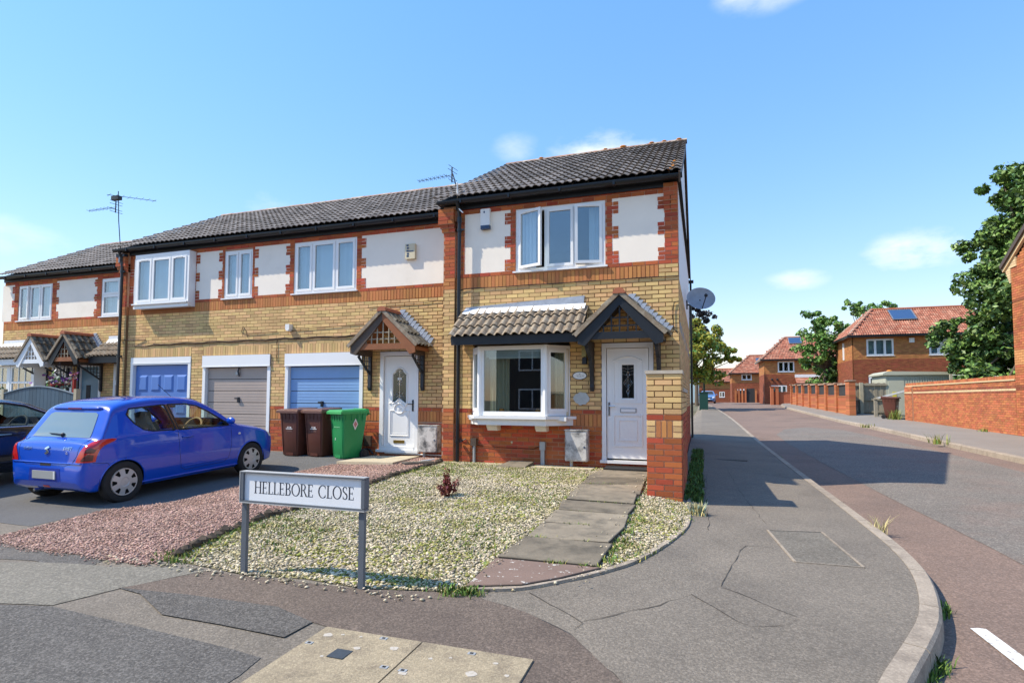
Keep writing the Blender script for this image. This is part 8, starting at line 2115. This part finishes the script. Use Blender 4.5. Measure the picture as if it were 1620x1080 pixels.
# dark scalloped edging between the two gravels: separate log-roll pieces
el = thing('log_edging', 'low dark scalloped edging dividing the pink gravel from the white gravel', 'edging', (-4.1, -3, left_z(-4.1, -3)))
dl = resample(DIV, .115)
for p in dl:
    if p[1] > -.2: continue
    b = MB(); z = left_z(*p); h = .065 + random.uniform(-.02, .02)
    b.tube([(p[0] + random.uniform(-.012, .012), p[1], z - .05), (p[0] + random.uniform(-.02, .02), p[1] + random.uniform(-.01, .01), z + h - .015), (p[0], p[1], z + h)], [.052, .05, .03], M['edging'], 7); b.build('log', el)
pl = MB(); pl.bar((-4.55, -.32, .10), (-5.0, -.62, .085), .05, .03, M['timber']); pl.bar((-4.42, -.45, .11), (-4.85, -.80, .09), .05, .03, M['slab']); pl.bar((-4.5, -.26, .14), (-4.75, -.42, .10), .035, .02, M['whitepaint']); tag(pl.build('wood_offcuts'), 'broken edging timbers lying at the wall corner by the downpipe', 'timber')

# red-leaved shrub
def leaves(V, c, r, n, size, squash=(1, 1, 1), up=.3):
    """n leaf quads scattered through an ellipsoid shell"""
    d = RNG.normal(0, 1, (n, 3)); d /= np.linalg.norm(d, axis=1)[:, None]; rad = r * RNG.uniform(.35, 1.0, n) ** .6
    P = np.array(c) + d * rad[:, None] * np.array(squash)
    N = d * .6 + RNG.normal(0, .6, (n, 3)) + np.array([0, 0, up]); N /= np.linalg.norm(N, axis=1)[:, None]
    T = np.cross(N, RNG.normal(0, 1, (n, 3))); T /= np.linalg.norm(T, axis=1)[:, None] + 1e-9; B = np.cross(N, T)
    s = size * RNG.uniform(.6, 1.3, n)[:, None]
    Q = np.stack([P - T * s * .95, P - B * s * .55 + N * s * .12, P + T * s * .95, P + B * s * .55 + N * s * .12], 1); V.append(Q.reshape(-1, 3))
def leaf_object(name, V, mats, parent):
    V = np.concatenate(V); n = len(V) // 4; F = np.arange(n * 4).reshape(-1, 4); mi = RNG.integers(0, len(mats), n)
    o = np_mesh(name, V, F, None, mi, mats); o.parent = parent; o.location = -wl(parent); return o
sx, sy = -2.74, -3.34; t = thing('red_shrub', 'small dark red leaved shrub in the white gravel', 'shrub', (sx, sy, left_z(sx, sy)))
V = []; b = MB(); z0 = left_z(sx, sy)
for i in range(16):
    a = random.uniform(0, 6.28); r = random.uniform(.03, .17); h = random.uniform(.14, .40) * (1 if r < .1 else .75); tip = (sx + r * math.cos(a), sy + r * math.sin(a), z0 + h)
    b.tube([(sx + .02 * math.cos(a), sy + .02 * math.sin(a), z0), tip], [.006, .003], M['redleaf'], 4)
    for k in range(5): leaves(V, (sx + r * math.cos(a) * (.5 + .12 * k), sy + r * math.sin(a) * (.5 + .12 * k), z0 + h * (.4 + .16 * k)), .045, 5, .026, (1, 1, .6))
b.build('stem', t); leaf_object('foliage', V, [M['redleaf']], t)

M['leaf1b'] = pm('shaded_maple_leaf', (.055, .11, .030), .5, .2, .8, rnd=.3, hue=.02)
# ------------------------------------------------------------------ trees
def tree(name, label, base, h, trunk_r, blobs, mats, leaf, nper, limbs=True, group=None, squash=.8, trunkh=.4, lean=(0, 0)):
    """tapered trunk and limbs, crown of leaf clumps; blobs = (x,y,z,radius) relative to the base"""
    t = thing(name, label, 'tree', base, group=group); bx, by, bz = base
    b = MB(); tp = (bx + lean[0], by + lean[1], bz + h * trunkh); b.tube([(bx, by, bz - .2), (bx + lean[0] * .4, by + lean[1] * .4, bz + h * trunkh * .5), tp, (bx + lean[0] * 1.4, by + lean[1] * 1.4, bz + h * .75)], [trunk_r, trunk_r * .8, trunk_r * .65, trunk_r * .2], M['bark'], 9); b.build('trunk', t)
    V = []
    for i, (x, y, z, r) in enumerate(blobs):
        if limbs:
            l = MB(); m = Vector(tp).lerp(Vector((bx + x, by + y, bz + z)), .5) + Vector((0, 0, -.15)); l.tube([tp, m, (bx + x, by + y, bz + z)], [trunk_r * .42, trunk_r * .26, trunk_r * .08], M['bark'], 6); l.build('limb', t)
        k = max(4, int(7 * r)); 
        for j in range(k):
            d = Vector((random.gauss(0, 1), random.gauss(0, 1), random.gauss(0, .8))).normalized() * r * random.uniform(.45, 1.0)
            leaves(V, (bx + x + d.x, by + y + d.y, bz + z + d.z * squash), r * random.uniform(.28, .50), int(nper / k), leaf, (1, 1, .75), .45)
    leaf_object('foliage', V, mats, t); return t
def cloud_blobs(n, rx, ry, z0, z1, r0, r1, seed, shape=lambda u: 1.0):
    rr = random.Random(seed); out = []
    for i in range(n):
        u = (i + rr.random()) / n; a = rr.uniform(0, 6.283); k = shape(u) * rr.uniform(.35, 1.0)
        out.append((rx * k * math.cos(a), ry * k * math.sin(a), z0 + (z1 - z0) * u, rr.uniform(r0, r1)))
    return out
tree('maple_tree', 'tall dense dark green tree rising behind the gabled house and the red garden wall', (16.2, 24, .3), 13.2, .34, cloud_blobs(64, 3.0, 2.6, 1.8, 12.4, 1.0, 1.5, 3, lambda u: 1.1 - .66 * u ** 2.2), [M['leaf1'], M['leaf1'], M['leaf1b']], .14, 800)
tree('leaning_tree', 'bright green leaning tree between the two orange brick houses', (9.7, 42, .6), 8.0, .20, cloud_blobs(26, 2.5, 2.0, 1.0, 7.4, .7, 1.2, 5, lambda u: .6 + .6 * u if u < .7 else 1.02 - .6 * (u - .7) / .3) + [(1.9, .5, 5.6, .8), (2.5, .6, 5.9, .6)], [M['leaf2'], M['leaf2'], M['leaf1']], .15, 420, lean=(.3, 0))
tree('garden_tree', 'yellow green spreading tree beyond the gable wall with its crown over the left pavement', (-.8, 36, .45), 6.6, .20, [(x + .9, y, z, r) for (x, y, z, r) in cloud_blobs(26, 2.1, 2.4, 2.5, 6.6, .8, 1.3, 8, lambda u: 1.1 - .7 * abs(u - .35))] + [(3.2, 0, 4.2, .6), (3.6, .2, 3.9, .45), (2.8, -.2, 4.7, .6)], [M['leaf3'], M['leaf3'], M['leaf3'], M['leaf2']], .14, 520)
tree('copper_tree', 'dark purple leaved tree top seen just under the satellite dish', (-.2, 52, .6), 10.6, .22, cloud_blobs(14, 1.3, 1.6, 6.0, 10.2, .6, 1.0, 12), [M['leaf4']], .18, 330)
tree('garden_tree', 'distant green tree just showing over the roof ridge of the house with the solar panel', (17.5, 60, .6), 11.2, .25, cloud_blobs(16, 3.4, 2.2, 6.5, 11.4, .8, 1.3, 15), [M['leaf2'], M['leaf1']], .18, 300)
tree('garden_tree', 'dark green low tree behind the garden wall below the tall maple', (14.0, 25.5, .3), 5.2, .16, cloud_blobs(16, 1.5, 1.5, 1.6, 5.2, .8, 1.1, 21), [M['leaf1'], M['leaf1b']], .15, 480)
tree('garden_tree', 'dark green tree at the end of the road behind the pale blue car', (-3.0, 74, .8), 7.5, .2, cloud_blobs(12, 2.6, 2.2, 2.2, 7.4, .9, 1.4, 25), [M['leaf1'], M['leaf3']], .18, 300)
def far_trees():
    V = []
    for (x, y, z, r) in ((-30, 150, 5, 6), (-12, 160, 5, 6), (6, 170, 5, 6), (20, 150, 5, 5), (34, 130, 5, 6), (48, 120, 5, 6), (60, 100, 5, 6), (-48, 140, 5, 6)):
        leaves(V, (x, y, z * .6), r, 900, .5, (1.3, .8, .55))
    V = np.concatenate(V); n = len(V) // 4; o = np_mesh('far_trees', V, np.arange(n * 4).reshape(-1, 4), M['leaf1']); o['kind'] = 'stuff'
far_trees()
